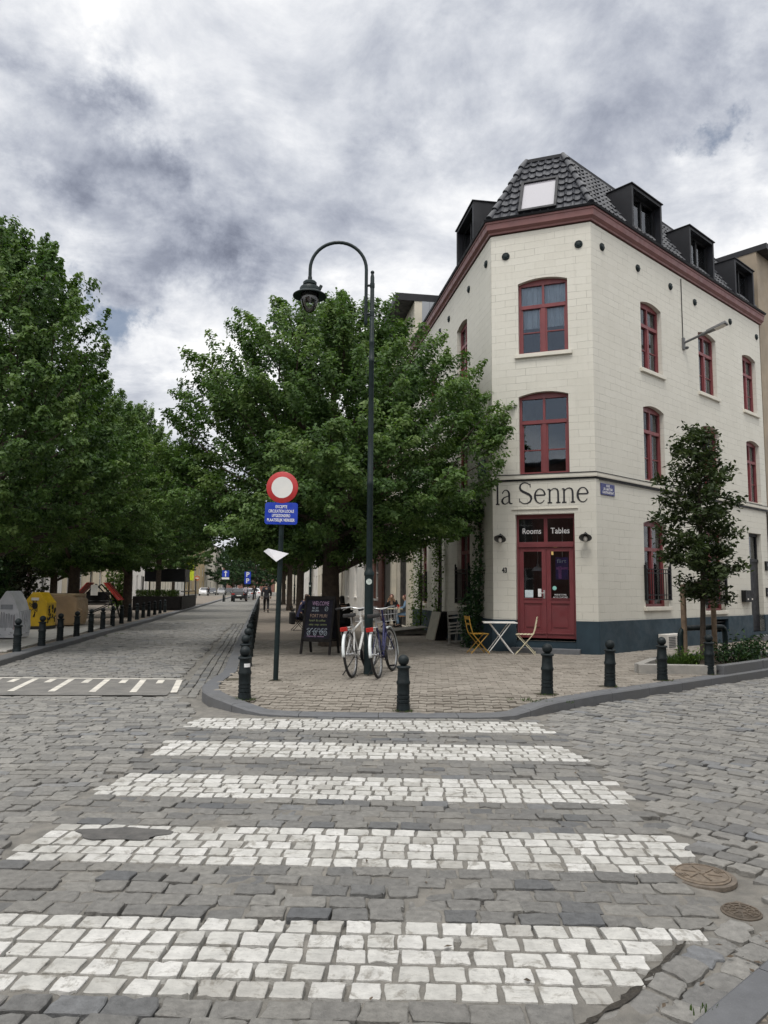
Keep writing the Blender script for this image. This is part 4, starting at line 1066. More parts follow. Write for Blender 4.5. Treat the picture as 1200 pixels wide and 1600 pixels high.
# things fixed to the walls -------------------------------------------------------------------
def wall_thing(f, s, z, name, label, cat, group=None):
    t = thing(name, label, cat, W(f, s, z), 0, group)
    t.rotation_euler = (-f.d if f is FC or f is FL else f.d).to_track_quat('X', 'Z').to_euler()
    # local frame: x along the wall to the viewer's right, y into the wall, z up
    xd = f.d if f is FR else -f.d
    t.rotation_euler = (0, 0, math.atan2(xd.y, xd.x))
    return t
for s, lab in ((2.27, 'small black wall lamp left of the red double door, by the number 43'), (.25, 'small black wall lamp right of the red double door, near the corner edge')):
    t = wall_thing(FC, s, 2.88, 'wall_lamp', lab, 'lamp', 'lamps beside the red door')
    Rt = Matrix.Rotation(rad(-35), 3, 'X')
    mb = MB(); mb.lathe([(.055, 0), (.055, .03), (.03, .05)], (0, 0, .02), 14, Matrix.Rotation(rad(90), 3, 'X')); mb.tube([(0, 0, .02), (0, -.10, .08), (0, -.16, .05)], .016, 8); mb.lathe([(.045, 0), (.05, .05), (.03, .08)], (0, -.15, -.0), 12, Rt); mb.build('bracket', MT['blackmetal'], t)
    mb = MB(); mb.lathe([(.15, -.06), (.145, -.05), (.06, .0), (.045, .02)], (0, -.15, .0), 20, Rt, cap=False); mb.build('lamp_shade', MT['greysteel'], t)
    mb = MB(); mb.ell((0, -.17, -.075), (.045, .045, .065)); mb.build('bulb', MT['offwhite'], t)
t = wall_thing(FR, .50, 4.03, 'street_name_sign', 'dark blue enamel street name plate on the right facade beside the corner', 'sign', 'street name plates')
mb = MB(); mb.box((0, -.012, 0), (.62, .02, .28)); mb.build('plate', mat('enamel', (.028, .035, .15), .3, var=.15), t, bevel=.006)
for j, tx in enumerate(('RUE', "DE L'ABATTOIR", 'SLACHTHUISSTRAAT')):
    mb = text_mb(tx, .08, lambda x, y, d, j=j: Vector((x, -.022 - d, .082 - .08 * j + y)), width=(.14, .4, .5)[j], bold=.002); mb.build('lettering', MT['whiteletter'], t)
t = wall_thing(FL, .88, 4.75, 'street_name_sign', 'dark blue street name plate on the shaded left facade under the tree branches', 'sign', 'street name plates')
mb = MB(); mb.box((0, -.012, 0), (.66, .02, .40)); mb.build('plate', bpy.data.materials['enamel'], t, bevel=.006)
for j in range(3):
    mb = text_mb(('RUE', 'DE LA SENNE', 'ZENNESTRAAT')[j], .08, lambda x, y, d, j=j: Vector((x, -.022 - d, .11 - .1 * j + y)), width=(.14, .45, .5)[j]); mb.build('lettering', MT['whiteletter'], t)
t = wall_thing(FR, 8.36, 1.47, 'mailbox', 'black double letterbox on the cream wall left of the dark door', 'mailbox')
mb = MB(); mb.box((0, -.07, 0), (.62, .14, .36)); mb.build('case', MT['blackmetal'], t, bevel=.01)
mb = MB(); mb.box((-.15, -.142, -.09), (.08, .006, .05)); mb.box((.16, -.142, -.09), (.08, .006, .05)); mb.build('name_tag', MT['offwhite'], t)
t = wall_thing(FR, 10.08, 2.45, 'doorbell_panel', 'upper small dark panel on the wall right of the dark door', 'panel'); mb = MB(); mb.box((0, -.03, 0), (.2, .06, .3)); mb.build('panel', MT['blackmetal'], t, bevel=.008)
mb = MB(); mb.box((0, -.062, .03), (.09, .006, .1)); mb.build('screen', MT['greysteel'], t)
t = wall_thing(FR, 10.1, 1.6, 'intercom', 'dark intercom with a pale tag right of the dark door', 'intercom'); mb = MB(); mb.box((0, -.02, 0), (.26, .04, .28)); mb.build('panel', MT['blackmetal'], t, bevel=.008)
mb = MB(); mb.box((0, -.042, -.03), (.12, .006, .04)); mb.build('name_tag', MT['offwhite'], t)
# street light on the facade
t = wall_thing(FR, 4.72, 8.66, 'facade_street_light', 'grey street light on an arm fixed to the right facade', 'street light')
mb = MB(); mb.box((0, -.03, 0), (.09, .06, .34)); a0 = Vector((0, -.04, .02)); a1 = Vector((.05, -.62, .17)); mb.tube([a0, a1], .034, 10); mb.ell((.12, -.06, -.10), (.05, .07, .045), 8, 6); mb.build('arm', MT['greysteel'], t)
mb = MB(); d = (a1 - a0).normalized(); sx = d.cross(Vector((0, 0, 1))).normalized(); b0 = a1 - d * .08
mb.tube([b0, b0 + d * .22], .05, 10)
P0 = b0 + d * .15; un = sx.cross(d)
mb.hexa([P0 + d * u + sx * v + un * w_ for w_, g in ((-.03, 1), (.05, .7)) for u, v in ((0, -.09 * g), (.55, -.14 * g), (.55, .14 * g), (0, .09 * g))]); mb.build('head', MT['greysteel'], t, bevel=.012)
mb = MB(); mb.hexa([P0 + d * u + sx * v + un * w_ for w_ in (-.042, -.032) for u, v in ((.22, -.10), (.50, -.11), (.50, .11), (.22, .10))]); mb.build('lens', MT['offwhite'], t)
t = wall_thing(FR, 3.15, .12, 'vent_box', 'pale metal louvred box standing at the foot of the blue grey base', 'vent')
mb = MB(); mb.box((0, -.17, .19), (.86, .26, .38)); mb.build('case', MT['offwhite'], t, bevel=.01)
mb = MB()
for sx_ in (-.21, .21):
    for k in range(7): mb.box((sx_, -.302, .06 + .042 * k), (.36, .02, .022), R=Matrix.Rotation(rad(30), 3, 'X'))
mb.build('louvre', MT['greysteel'], t)

# ================================================================ neighbouring houses
def house(name, label, f, o, s0, s1, z1, m, depth=8, wins=(), zg=0., roofm='zincblack', group=None, eave=.25, eh=.2, winm='white'):
    """a house whose front lies on facade line f (origin o)"""
    t = thing(name, label, 'building', o + f.p(s0, 0), 0, group)
    base = f.p(s0, 0)
    mb = MB()
    class Loc(Fac): pass
    g = Fac((0, 0, 0), f.d[:2], f.n[:2]); L = s1 - s0
    wall_grid(mb, g, 0, L, zg, z1, [tuple(w_[:4]) + (0,) for w_ in wins], depth=.18)
    for s in (0, L): mb.quad(g.p(s, zg), g.p(s, zg, -depth), g.p(s, z1, -depth), g.p(s, z1), uv=[(0, zg), (depth, zg), (depth, z1), (0, z1)])
    mb.quad(g.p(0, zg, -depth), g.p(L, zg, -depth), g.p(L, z1, -depth), g.p(0, z1, -depth), uv=[(0, zg), (L, zg), (L, z1), (0, z1)])
    mb.build('wall', m, t, recalc=False)
    mb = MB(); g.box(mb, -.02, L + .02, z1, z1 + eh, -depth, eave); mb.build('roof', MT[roofm], t)
    for wd in wins:
        a, b, c, e = wd[:4]; kind = wd[4] if len(wd) > 4 else 'window'; wm = wd[5] if len(wd) > 5 else winm
        mb = MB(); k = .07
        if kind == 'door':
            g.box(mb, a, b, c, e, -.2, -.13); g.box(mb, a + .12, b - .12, c + .2, c + .9, -.13, -.115); g.box(mb, a + .12, b - .12, c + 1.05, e - .15, -.13, -.115); mb.build('door', MT[wm] if isinstance(wm, str) else wm, t)
        else:
            g.box(mb, a, a + k, c, e, -.18, -.11); g.box(mb, b - k, b, c, e, -.18, -.11); g.box(mb, a + k, b - k, c, c + k, -.18, -.11); g.box(mb, a + k, b - k, e - k, e, -.18, -.11); g.box(mb, (a + b) / 2 - .03, (a + b) / 2 + .03, c + k, e - k, -.18, -.115); g.box(mb, a + k, b - k, c + (e - c) * .66, c + (e - c) * .66 + .05, -.18, -.112); g.box(mb, a - .08, b + .08, c - .09, c - .003, -.1, .06)
            wo_ = mb.build('window', MT[wm], t)
            mb = MB(); g.box(mb, a + .03, b - .03, c + .03, e - .03, -.17, -.16); mb.build('pane', MT['darkpane'], wo_)
    return t, g
m_, t_ = new_mat('darkpane'); t_.b.inputs['Base Color'].default_value = (.025, .028, .033, 1); t_.b.inputs['Roughness'].default_value = .06; t_.b.inputs['Specular IOR Level'].default_value = .8
MT['darkpane'] = m_
MT['beige_render'] = mat('beige_render', (.27, .225, .17), .8, var=.15, scale=1.2, bump=.3, bscale=25)
MT['white_render'] = mat('white_render', (.66, .65, .62), .75, var=.1, scale=1.2, bump=.2, bscale=25)
MT['grey_panel'] = brick_mat('grey_panel', (.32, .34, .37), (.30, .32, .35), (.2, .21, .23), .6, 3., .012, .6, .2, 'UV', .1)
MT['grey_brick'] = brick_mat('grey_brick', (.20, .185, .16), (.15, .14, .12), (.10, .095, .085), .22, .07, .008, .85, .6, 'UV', .3)
MT['red_brick'] = brick_mat('red_brick', (.20, .065, .045), (.15, .05, .038), (.12, .09, .075), .22, .07, .008, .85, .6, 'UV', .3)
MT['stone_pale'] = mat('stone_pale', (.55, .52, .44), .8, var=.12, scale=2, bump=.3)
MT['cream_far'] = mat('cream_far', (.56, .50, .38), .8, var=.1, scale=1)
MT['purple_door'] = mat('purple_door', (.07, .025, .04), .5)
MT['ochre'] = mat('ochre', (.42, .33, .19), .8, var=.12, scale=1)
house('beige_house', 'brown beige rendered house at the right end of the cream facade', FR, RC, WR + .06, WR + 9, 13.3, MT['beige_render'], 9, [(2.0, 3.1, 8.2, 10.2), (5.2, 6.3, 8.2, 10.2), (2.0, 3.1, 4.6, 6.6), (5.2, 6.3, 4.6, 6.6), (1.6, 2.7, .3, 2.9, 'door', 'zincblack')], eave=.35)
t = thing('party_wall', 'pale grey rendered gable wall rising behind the black dormers on the right', 'wall', RC + FR.p(WR, 0))
g = Fac((0, 0, 0), FR.d[:2], FR.n[:2]); mb = MB(); g.box(mb, -.16, .05, 10.2, 13.15, -7.5, -.9); mb.build('wall', MT['white_render'], t)
mb = MB(); g.box(mb, -.22, .05, 13.15, 13.25, -7.5, -.85); mb.build('coping', MT['zincblack'], t)
t, g = house('dark_eaved_house', 'tall house with a deep black eave and grey clad flank behind the left facade', FL, RC, WL + .02, WL + 5.6, 12.85, MT['stone_pale'], 7,
      [(.9, 2.0, 8.0, 10.2), (3.3, 4.4, 8.0, 10.2), (.9, 2.0, 4.6, 6.8), (3.3, 4.4, 4.6, 6.8), (.7, 3.4, .12, 3.3, 'door', 'zincblack')], eave=.75, eh=.28)
mb = MB(); mb.quad(g.p(-.015, 10, -.3), g.p(-.015, 10, -7), g.p(-.015, 13.1, -7), g.p(-.015, 13.1, -.3), uv=[(0, 0), (6.7, 0), (6.7, 3.1), (0, 3.1)]); mb.build('flank_cladding', MT['grey_panel'], t, recalc=False)
mb = MB(); g.box(mb, -.0, .32, .1, 4.2, .003, .22); g.box(mb, 3.7, 4.0, .1, 4.2, .003, .20); mb.build('pilaster', MT['stone_pale'], t)
mb = MB(); g.box(mb, 4.3, 5.5, .1, 4.4, .003, .16); mb.build('brick_pier', MT['grey_brick'], t)
house('red_brick_house', 'red brick house in the shade behind the street lamp', FL, RC, WL + 5.7, WL + 11.5, 9.5, MT['red_brick'], 7, [(.8, 1.9, .3, 3.0, 'door', 'zincblack'), (3, 4.4, 1.1, 3.0), (.8, 1.9, 5, 7), (3.2, 4.3, 5, 7)])
labs = ['white rendered terrace house right after the red brick house', 'pale grey terrace house with tall white framed openings beyond the main tree', 'white terrace house furthest but one along the right pavement', 'off white terrace house closing the right pavement far away']
ss = [WL + 11.6, WL + 24, WL + 50, WL + 90, WL + 160]
for i in range(4):
    a, b = ss[i], ss[i + 1] - .1; n = int((b - a) / 3.4); wn = []
    for k in range(n):
        q = (b - a) * (k + .5) / n
        wn += [(q - .55, q + .55, 1.1 if k % 3 else .2, 3.0) if k % 3 else (q - .5, q + .5, .2, 2.9, 'door', 'purple_door' if i == 1 else 'zincblack')]
        wn += [(q - .55, q + .55, 4.6, 6.6)]
    house('terrace_house', labs[i], FL, RC, a, b, 8.6 + .5 * (i % 2), MT['white_render'] if i % 2 == 0 else MT['stone_pale'], 8, wn, group='white terrace on the right')
# houses beyond the square on the left
FQ = Fac((-21.5, 36, 0), (-.1615, .987), (.987, .1615))
labs = ['off white low house behind the bottle banks', 'white house with a big dark doorway behind the yellow container', 'pale plastered house behind the red picnic boards', 'white house with a purple door behind the trees', 'cream house with tall narrow windows beyond the purple door', 'cream house with a brown door near the black planter terrace', 'white house just past the planter terrace', 'light grey house beside the parked white cars']
qs = [-22, -10, 1, 12, 22, 34, 48, 66, 96]
cols = ['stone_pale', 'white_render', 'stone_pale', 'white_render', 'cream_far', 'cream_far', 'white_render', 'stone_pale']
for i in range(8):
    a, b = qs[i], qs[i + 1] - .1; n = max(int((b - a) / 3.2), 2); wn = []
    for k in range(n):
        q = (b - a) * (k + .5) / n; d = (k + i) % 3 == 0
        wn += [(q - .6, q + .6, .2, 3.0, 'door', 'purple_door' if i == 3 else 'zincblack') if d else (q - .6, q + .6, .9, 3.0)]
        wn += [(q - .6, q + .6, 4.4, 6.5), (q - .6, q + .6, 7.4, 9)]
    house('town_house', labs[i], FQ, Vector((0, 0, 0)), a, b, 9.6 + .4 * (i % 3), MT[cols[i]], 9, wn, group='houses across the square')
# distant houses at the end of the left street
FE = Fac((-38.5, 118, 0), (-.10, .995), (.995, .10))
labs = ['far pale ochre apartment house with a dark bay at the end of the street', 'far yellowish house with a brown tiled roof down the street', 'far grey house near the vanishing end of the street']
for i, (a, b, h, m_) in enumerate(((14, 40, 11, 'white_render'), (40.5, 70, 15, 'ochre'), (70.5, 110, 13, 'stone_pale'))):
    n = 5; wn = []
    for k in range(n):
        q = (b - a) * (k + .5) / n
        for z in (1, 4.4, 7.6): wn.append((q - .8, q + .8, z, z + 2.1))
    house('distant_house', labs[i], FE, Vector((0, 0, 0)), a, b, h, MT[m_], 10, wn, group='distant houses')
# the houses on the photographer's side of the crossing, mirrored in the panes
FO = Fac((3.4, .35, 0), (.741, .671), (-.671, .741))
house('opposite_house', 'brick house on the near corner, behind the photographer on the right', FO, Vector((0, 0, 0)), 0, 26, 7.4, MT['grey_brick'], 9, [(2 + 4 * k, 3.3 + 4 * k, z, z + 2) for k in range(6) for z in (1.0, 4.4)], eave=.4)
FO2 = Fac((-26, -7.5, 0), (1, -.03), (.03, 1))
house('opposite_house', 'red brick house front across the road, behind the photographer', FO2, Vector((0, 0, 0)), 0, 27, 9.6, MT['red_brick'], 9, [(2 + 4 * k, 3.3 + 4 * k, z, z + 2) for k in range(6) for z in (1.0, 4.4)], eave=.4)
FX = Fac((-105, 262, 0), (1, .05), (.05, -1))
for i, (a, b, h, m_, lab) in enumerate(((0, 34, 11, 'stone_pale', 'furthest pale house on the left, closing the street behind the far trees'), (34.2, 66, 9, 'red_brick', 'furthest brick house straight behind the far trees at the street end'), (66.2, 125, 12, 'cream_far', 'furthest cream house on the right, closing the pavement view'))):
    wn = [((b - a) * (k + .5) / 8 - .8, (b - a) * (k + .5) / 8 + .8, z, z + 2) for k in range(8) for z in (1, 4.4, 7.2)]
    house('distant_house', lab, FX, Vector((0, 0, 0)), a, b, h, MT[m_], 10, [w_ for w_ in wn if w_[3] < h], group='distant houses')
t = thing('banner', 'bright yellow green vertical banner on a far house front', 'banner', FE.p(41, 3)); mb = MB(); g = Fac((0, 0, 0), FE.d[:2], FE.n[:2]); g.box(mb, 0, .12, 0, 5, .1, 1.8); mb.build('cloth', mat('banner_cloth', (.55, .65, .03), .7), t); mb = MB(); g.box(mb, -.03, .15, 5.0, 5.08, 0, 1.9); mb.build('rod', MT['blackmetal'], t)
# ================================================================ trees and plants
def leaf_mesh(name, C_, N_, size, m, seed, ratio=.62, tint=None, fold=.25):
    """one small folded leaf per centre C_ with normal N_ (numpy arrays)"""
    rng = np.random.default_rng(seed); n = len(C_)
    N_ = N_ / np.linalg.norm(N_, axis=1, keepdims=True)
    a = rng.normal(size=(n, 3)); a -= (a * N_).sum(1, keepdims=True) * N_; a /= np.linalg.norm(a, axis=1, keepdims=True)
    b = np.cross(N_, a)
    s = size * rng.uniform(.65, 1.3, (n, 1)); w_ = s * ratio
    f = N_ * s * fold
    v = np.stack([C_ - a * s * .5, C_ + b * w_ * .5 + f * .4 + a * s * .05, C_ + a * s * .55 - f * .5, C_ - b * w_ * .5 + f * .4 + a * s * .05], 1).reshape(-1, 3).astype(np.float32)
    me = bpy.data.meshes.new(name)
    me.vertices.add(n * 4); me.vertices.foreach_set('co', v.reshape(-1))
    idx = (np.arange(n) * 4)[:, None] + np.array([[0, 1, 2, 0, 2, 3]])
    me.loops.add(n * 6); me.loops.foreach_set('vertex_index', idx.reshape(-1).astype(np.int32))
    me.polygons.add(n * 2); me.polygons.foreach_set('loop_start', (np.arange(n * 2) * 3).astype(np.int32))
    me.update(calc_edges=True)
    at = me.attributes.new('tint', 'FLOAT', 'POINT')
    if tint is None: tint = rng.random(n)
    at.data.foreach_set('value', np.repeat(tint, 4).astype(np.float32))
    me.materials.append(m)
    return me

def broad_tree(seed, H, zb, R, nshoot, nleaf, lsize, trunk_r, m='leaf', lean=(0, 0), droop=.25, shoot=(.55, 1.15)):
    """returns (crown mesh, trunk MB): limbs carry shoots, each shoot is a plume of leaves"""
    rng = np.random.default_rng(seed); rr_ = random.Random(seed)
    tb = MB(); top = Vector((lean[0], lean[1], H * .62))
    tp = [Vector((0, 0, -.1)), Vector((.02, .01, .5)), Vector((lean[0] * .3, lean[1] * .3, zb * .8)), Vector((lean[0] * .6, lean[1] * .6, H * .42)), top, Vector((lean[0], lean[1], H * .86))]
    tb.tube(tp, [trunk_r * 1.35, trunk_r * 1.02, trunk_r * .92, trunk_r * .7, trunk_r * .42, trunk_r * .1], 12)
    limbs = []
    for k in range(15):
        a = k * 2.4 + rr_.uniform(-.4, .4); z0 = zb * .85 + (H * .62 - zb * .85) * (k / 15) ; t_ = k / 15
        r = R * (.85 - .35 * t_) * rr_.uniform(.75, 1.0)
        st = Vector((lean[0] * z0 / H, lean[1] * z0 / H, z0))
        p1 = st + Vector((math.cos(a), math.sin(a), .45 + t_ * .5)) * r * .45
        p2 = st + Vector((math.cos(a + .15) * r, math.sin(a + .15) * r, r * (.38 + .75 * t_)))
        tb.tube([st, p1, p2], [trunk_r * .42, trunk_r * .25, trunk_r * .06], 7); limbs.append((st, p1, p2))
    # lumpy crown envelope
    lob = [(rr_.uniform(0, 6.28), rr_.uniform(.0, 1), rr_.uniform(.35, .8), rr_.uniform(-.26, .30)) for _ in range(30)]
    def env(th, v):
        base = (max(math.sin(math.pi * min(max(v, 0.0), 1) ** .70), 0) ** .52)
        e = 1.0
        for (la, lv, w_, am) in lob:
            d = math.cos(th - la); dv = (v - lv) / .2
            e += am * math.exp(-((1 - d) / (w_ * .5)) - dv * dv)
        return R * base * e
    holes = [(rr_.uniform(0, 6.283), rr_.uniform(.08, .95), rr_.uniform(.55, 1.0), rr_.uniform(.35, .75)) for _ in range(46)]
    holes = [(Vector((math.cos(a) * q * R, math.sin(a) * q * R, zb + (H - zb) * v)), hr * R / 4.3) for a, v, q, hr in holes]
    cs, ns, tn = [], [], []
    k = 0
    while k < nshoot:
        v = rr_.random() ** 1.05; th = rr_.uniform(0, 6.283); e = env(th, v)
        q = 1 - (rr_.random() ** 1.9) * .72
        if rr_.random() > .25 + .75 * (e / R): continue
        z = zb + (H - zb) * v * .97
        tip = Vector((math.cos(th) * e * q + lean[0] * v, math.sin(th) * e * q + lean[1] * v, z))
        if any((tip - hc).length < hr for hc, hr in holes): continue
        outd = Vector((math.cos(th), math.sin(th), 0))
        d = (outd * (1.0 - .55 * v) + Vector((0, 0, .12 + .95 * v - droop * (1 - v)))) + Vector((rr_.uniform(-.35, .35), rr_.uniform(-.35, .35), rr_.uniform(-.15, .3)))
        d.normalize(); L = rr_.uniform(*shoot) * (R / 4.2) ** .5
        st = tip - d * L
        if rr_.random() < .05: L *= 1.4; tip = tip + d * L * .28; st = tip - d * L
        n = int(nleaf * rr_.uniform(.6, 1.35))
        t_ = rng.random(n) ** .8
        wid = .345 * (R / 4.2) ** .5 * (1 - .70 * t_ ** 2) * rr_.uniform(.7, 1.2)
        off = rng.normal(size=(n, 3)); off /= np.linalg.norm(off, axis=1, keepdims=True); off *= (rng.random((n, 1)) ** .5) * wid[:, None]; off[:, 2] *= .75
        c = np.array(st)[None] + np.array(d)[None] * (t_ * L)[:, None] + off
        c[:, 2] -= .12 * L * t_ ** 2 * (1 - v)
        nm = np.array([0, 0, .62])[None] + np.array(outd * .34)[None] + off / np.maximum(wid[:, None], .05) * .45 + rng.normal(0, .33, (n, 3))
        cs.append(c); ns.append(nm); tn.append(np.clip(.20 + .4 * t_ + rng.normal(0, .13, n) + rr_.uniform(-.2, .28), 0, 1))  # leaf colour lightens towards shoot tips, standing in for light on outer leaves
        if rr_.random() < .35: tb.tube([Vector((st - d * .35)), st + d * L * .7], [.022, .006], 4)
        k += 1
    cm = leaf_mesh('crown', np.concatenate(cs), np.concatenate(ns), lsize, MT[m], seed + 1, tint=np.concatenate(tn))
    return cm, tb

def put_tree(name, label, cm, tb, loc, rz=0., sc=1., group=None, cat='tree', barkm='bark'):
    t = thing(name, label, cat, loc, rz, group); t.scale = (sc,) * 3 if not hasattr(sc, '__len__') else sc
    tr = tb.build('trunk', MT[barkm], t, recalc=False)
    c = bpy.data.objects.new('crown', cm); COL.objects.link(c); c.parent = t
    return t

GT = 'street trees'
cm, tb = broad_tree(7, 9.4, 2.2, 5.05, 960, 200, .098, .24, lean=(.0, 0))
tree1 = put_tree('street_tree', 'big leafy green tree in the middle, between the street lamp and the cream building', cm, tb, (-1.38, 19.3, .12), 0, 1, GT)
cm2, tb2 = broad_tree(19, 10.9, 2.3, 4.4, 760, 140, .12, .25)
cm4, tb4 = broad_tree(23, 10.4, 3.5, 4.1, 620, 110, .145, .2)
tA = put_tree('street_tree', 'nearest tree on the left, cut by the edge of the picture', cm2, tb2, (-10.3, 18.6, .12), rad(20), (.93, .93, 1.04), GT)
tB = dup(tA, (-11.5, 27.5, .12), rad(140), 'second tree on the left, its trunk behind the beige container', (.84, .84, .92))
tC = dup(tA, (-12.6, 36.5, .12), rad(260), 'tree on the left with its trunk right of the red picnic boards', (.88, .88, 1.0))
tD = put_tree('street_tree', 'tree rising behind the black planter terrace', cm4, tb4, (-14.6, 48, .12), rad(75), (.84, .84, 1.0), GT)
dup(tD, (-17.6, 62, .12), rad(190), 'last tree of the left row, beyond the planter terrace', (.68, .68, .8))
dup(tA, (-18.5, 30, .12), rad(300), 'dark tree further back on the square behind the yellow container', .9)
dup(tA, (-20.5, 46, .12), rad(30), 'tree in the second row of the square before the white houses', .9)
dup(tD, (-3.7, 33, .12), rad(110), 'tree on the right pavement just behind the big central tree', (.86, .86, .98))
dup(tD, (-6.2, 49, .12), rad(230), 'slim trunked tree further along the right pavement', (.9, .9, .92))
dup(tD, (-8.9, 66, .12), rad(10), 'small looking tree far along the right pavement', (.85, .85, .9))
dup(tD, (-11.6, 86, .12), rad(150), 'last tree of the right pavement row, above the blue parking signs', .85)
# far trees closing the street
cm3, tb3 = broad_tree(31, 13, 2.2, 5.5, 260, 60, .34, .35, m='leaf_dark', shoot=(.8, 1.6))
f1 = put_tree('distant_tree', 'dark conical tree at the far end of the street, right of the one way sign', cm3, tb3, (-31, 165, 0), 0, 1.0, 'trees at the end of the street')
dup(f1, (-38.5, 190, 0), 1., 'pale green tree at the far end of the street behind the one way sign', (1.1, 1.1, .95))
dup(f1, (-26, 150, 0), 2., 'far tree at the end of the street beside the right pavement', (.8, .8, .8))
dup(f1, (-46, 215, 0), 3., 'furthest tree closing the view down the street', 1.1)
dup(f1, (-33, 215, 0), 4., 'far tree standing behind the dark conical tree', 1.2)

# the young tree held by stakes on the right
MT['leaf_young'] = leaf_mat('leaf_young', [(0, (.019, .031, .012)), (.5, (.040, .061, .021)), (1, (.085, .108, .042))], .25)
def young_tree(loc):
    t = thing('young_tree', 'small staked tree with sparse dark leaves in the planting bed on the right', 'tree', loc)
    rng = np.random.default_rng(77); rr_ = random.Random(77)
    tb = MB(); Ht = 4.95
    stem = [Vector((0, 0, -.05)), Vector((.03, 0, .8)), Vector((.07, .02, 1.7)), Vector((.04, 0, 2.8)), Vector((.08, .03, 3.9)), Vector((-.02, 0, Ht - .15))]
    tb.tube(stem, [.06, .052, .046, .035, .022, .008], 9)
    cs, ns, tn = [], [], []
    def st_at(z):
        for a, b in zip(stem, stem[1:]):
            if z <= b.z: return a.lerp(b, (z - a.z) / (b.z - a.z))
        return stem[-1]
    for k in range(78):
        f_ = k / 77; z0 = 1.25 + (Ht - 1.5) * f_ ** 1.05
        rad_ = (.86 * min(1, (f_ + .12) * 3.2) * (1 - f_) ** .55 + .15) * rr_.uniform(.55, 1.3)
        a = k * 2.39996 + rr_.uniform(-.5, .5)
        p0 = st_at(z0); d = Vector((math.cos(a), math.sin(a), rr_.uniform(.0, .55)))
        p1 = p0 + d * rad_ * .55; p2 = p0 + d * rad_ + Vector((0, 0, -.12 * rad_ + rr_.uniform(-.05, .12)))
        tb.tube([p0, p1, p2], [.014, .008, .003], 4)
        n = int(160 * rad_ ** .8); t_ = .18 + .85 * rng.random(n) ** .75
        pa, pb, pc_ = map(np.array, (p0, p1, p2))
        c = np.where(t_[:, None] < .5, pa + (pb - pa) * t_[:, None] * 2, pb + (pc_ - pb) * (t_[:, None] * 2 - 1)) + rng.normal(0, .075, (n, 3))
        cs.append(c); ns.append(np.array([0, 0, .7]) + rng.normal(0, .5, (n, 3))); tn.append(np.clip(rng.normal(.4, .22, n), 0, 1))
    tb.build('trunk', MT['bark'], t, recalc=False)
    me = leaf_mesh('crown', np.concatenate(cs), np.concatenate(ns), .105, MT['leaf_young'], 78, ratio=.55, tint=np.concatenate(tn))
    c = bpy.data.objects.new('crown', me); COL.objects.link(c); c.parent = t
    return t
young_tree((6.32, 14.76, .16))
MT['stakewood'] = mat('stakewood', (.20, .145, .10), .8, var=.3, scale=8, bump=.4)
stk = thing('tree_stake', 'pair of round wooden stakes with a cross piece holding the young tree', 'tree stakes', (6.1, 14.9, .12))
for dx, dy, h, r in ((-.06, .02, 1.62, .055), (.78, .55, 1.5, .052)):
    mb = MB(); mb.tube([(dx, dy, -.1), (dx + .0, dy, h)], r, 12); mb.build('stake', MT['stakewood'], stk)
mb = MB(); mb.bar((-.08, -.04, 1.55), (.80, .50, 1.42), .03, .11); mb.build('cross_piece', MT['stakewood'], stk)

# planting bed
MT['kerb_pale'] = mat('kerb_pale', (.27, .265, .25), .8, var=.2, scale=5, bump=.4)
bed = thing('planting_bed', 'stone edged planting bed with soil under the young tree', 'planting bed', (6.2, 14.6, .12))
bp = [(4.62, 13.55), (6.05, 13.42), (7.35, 14.55), (8.9, 16.0), (8.0, 16.9), (5.35, 14.75)]
mb = MB(); bc = Vector((6.2, 14.6, 0))
mb.add([(x - 6.2, y - 14.6, .075) for x, y in bp], [list(range(6))]); mb.build('soil', mat('soil', (.045, .035, .026), .95, var=.4, scale=12, bump=1., bscale=60), bed)
for k, (a, b) in enumerate(zip(bp, bp[1:] + bp[:1])):
    mb = MB(); A_, B_ = Vector((*a, .03)) - bc, Vector((*b, .03)) - bc
    d = (B_ - A_).normalized(); mb.bar(A_ + d * .0, B_ - d * .085, .16, .27)
    mb.build('edging', MT['kerb_pale'] if k in (0, 5) else MT['bluestone'], bed, bevel=.012)
def leafy_plant(name, label, loc, r, h, n, size, m, seed, stems=10, cat='plant', group=None, ratio=.4):
    t = thing(name, label, cat, loc, 0, group); rng = np.random.default_rng(seed); rr_ = random.Random(seed)
    tb = MB(); cs, ns = [], []
    for k in range(stems):
        a = rr_.uniform(0, 6.28); q = r * rr_.random() ** .6; b = Vector((q * math.cos(a) * .5, q * math.sin(a) * .5, 0)); tp = Vector((q * math.cos(a) * 1.2, q * math.sin(a) * 1.2, h * rr_.uniform(.55, 1.1)))
        tb.tube([b, b.lerp(tp, .5) + Vector((0, 0, .05)), tp], [.009, .007, .003], 4)
        m_ = n // stems; t_ = .15 + .85 * rng.random(m_)
        cs.append(np.array(b) + (np.array(tp) - np.array(b)) * t_[:, None] + rng.normal(0, size * .65, (m_, 3))); ns.append(np.array([0, 0, .6]) + rng.normal(0, .5, (m_, 3)))
    tb.build('stem', MT['bark'], t, recalc=False)
    c = bpy.data.objects.new('foliage', leaf_mesh('foliage', np.concatenate(cs), np.concatenate(ns), size, MT[m], seed, ratio=ratio)); COL.objects.link(c); c.parent = t
    return t
leafy_plant('low_shrub', 'pointed leaved low shrub right of the bollard in the bed', (7.35, 15.05, .18), .5, .5, 520, .10, 'leaf_dark', 1, 12, group='low shrubs of the bed', ratio=.35)
leafy_plant('low_shrub', 'low shrub at the right edge of the picture in the bed', (8.05, 15.75, .18), .5, .55, 520, .10, 'leaf_dark', 2, 12, group='low shrubs of the bed', ratio=.35)
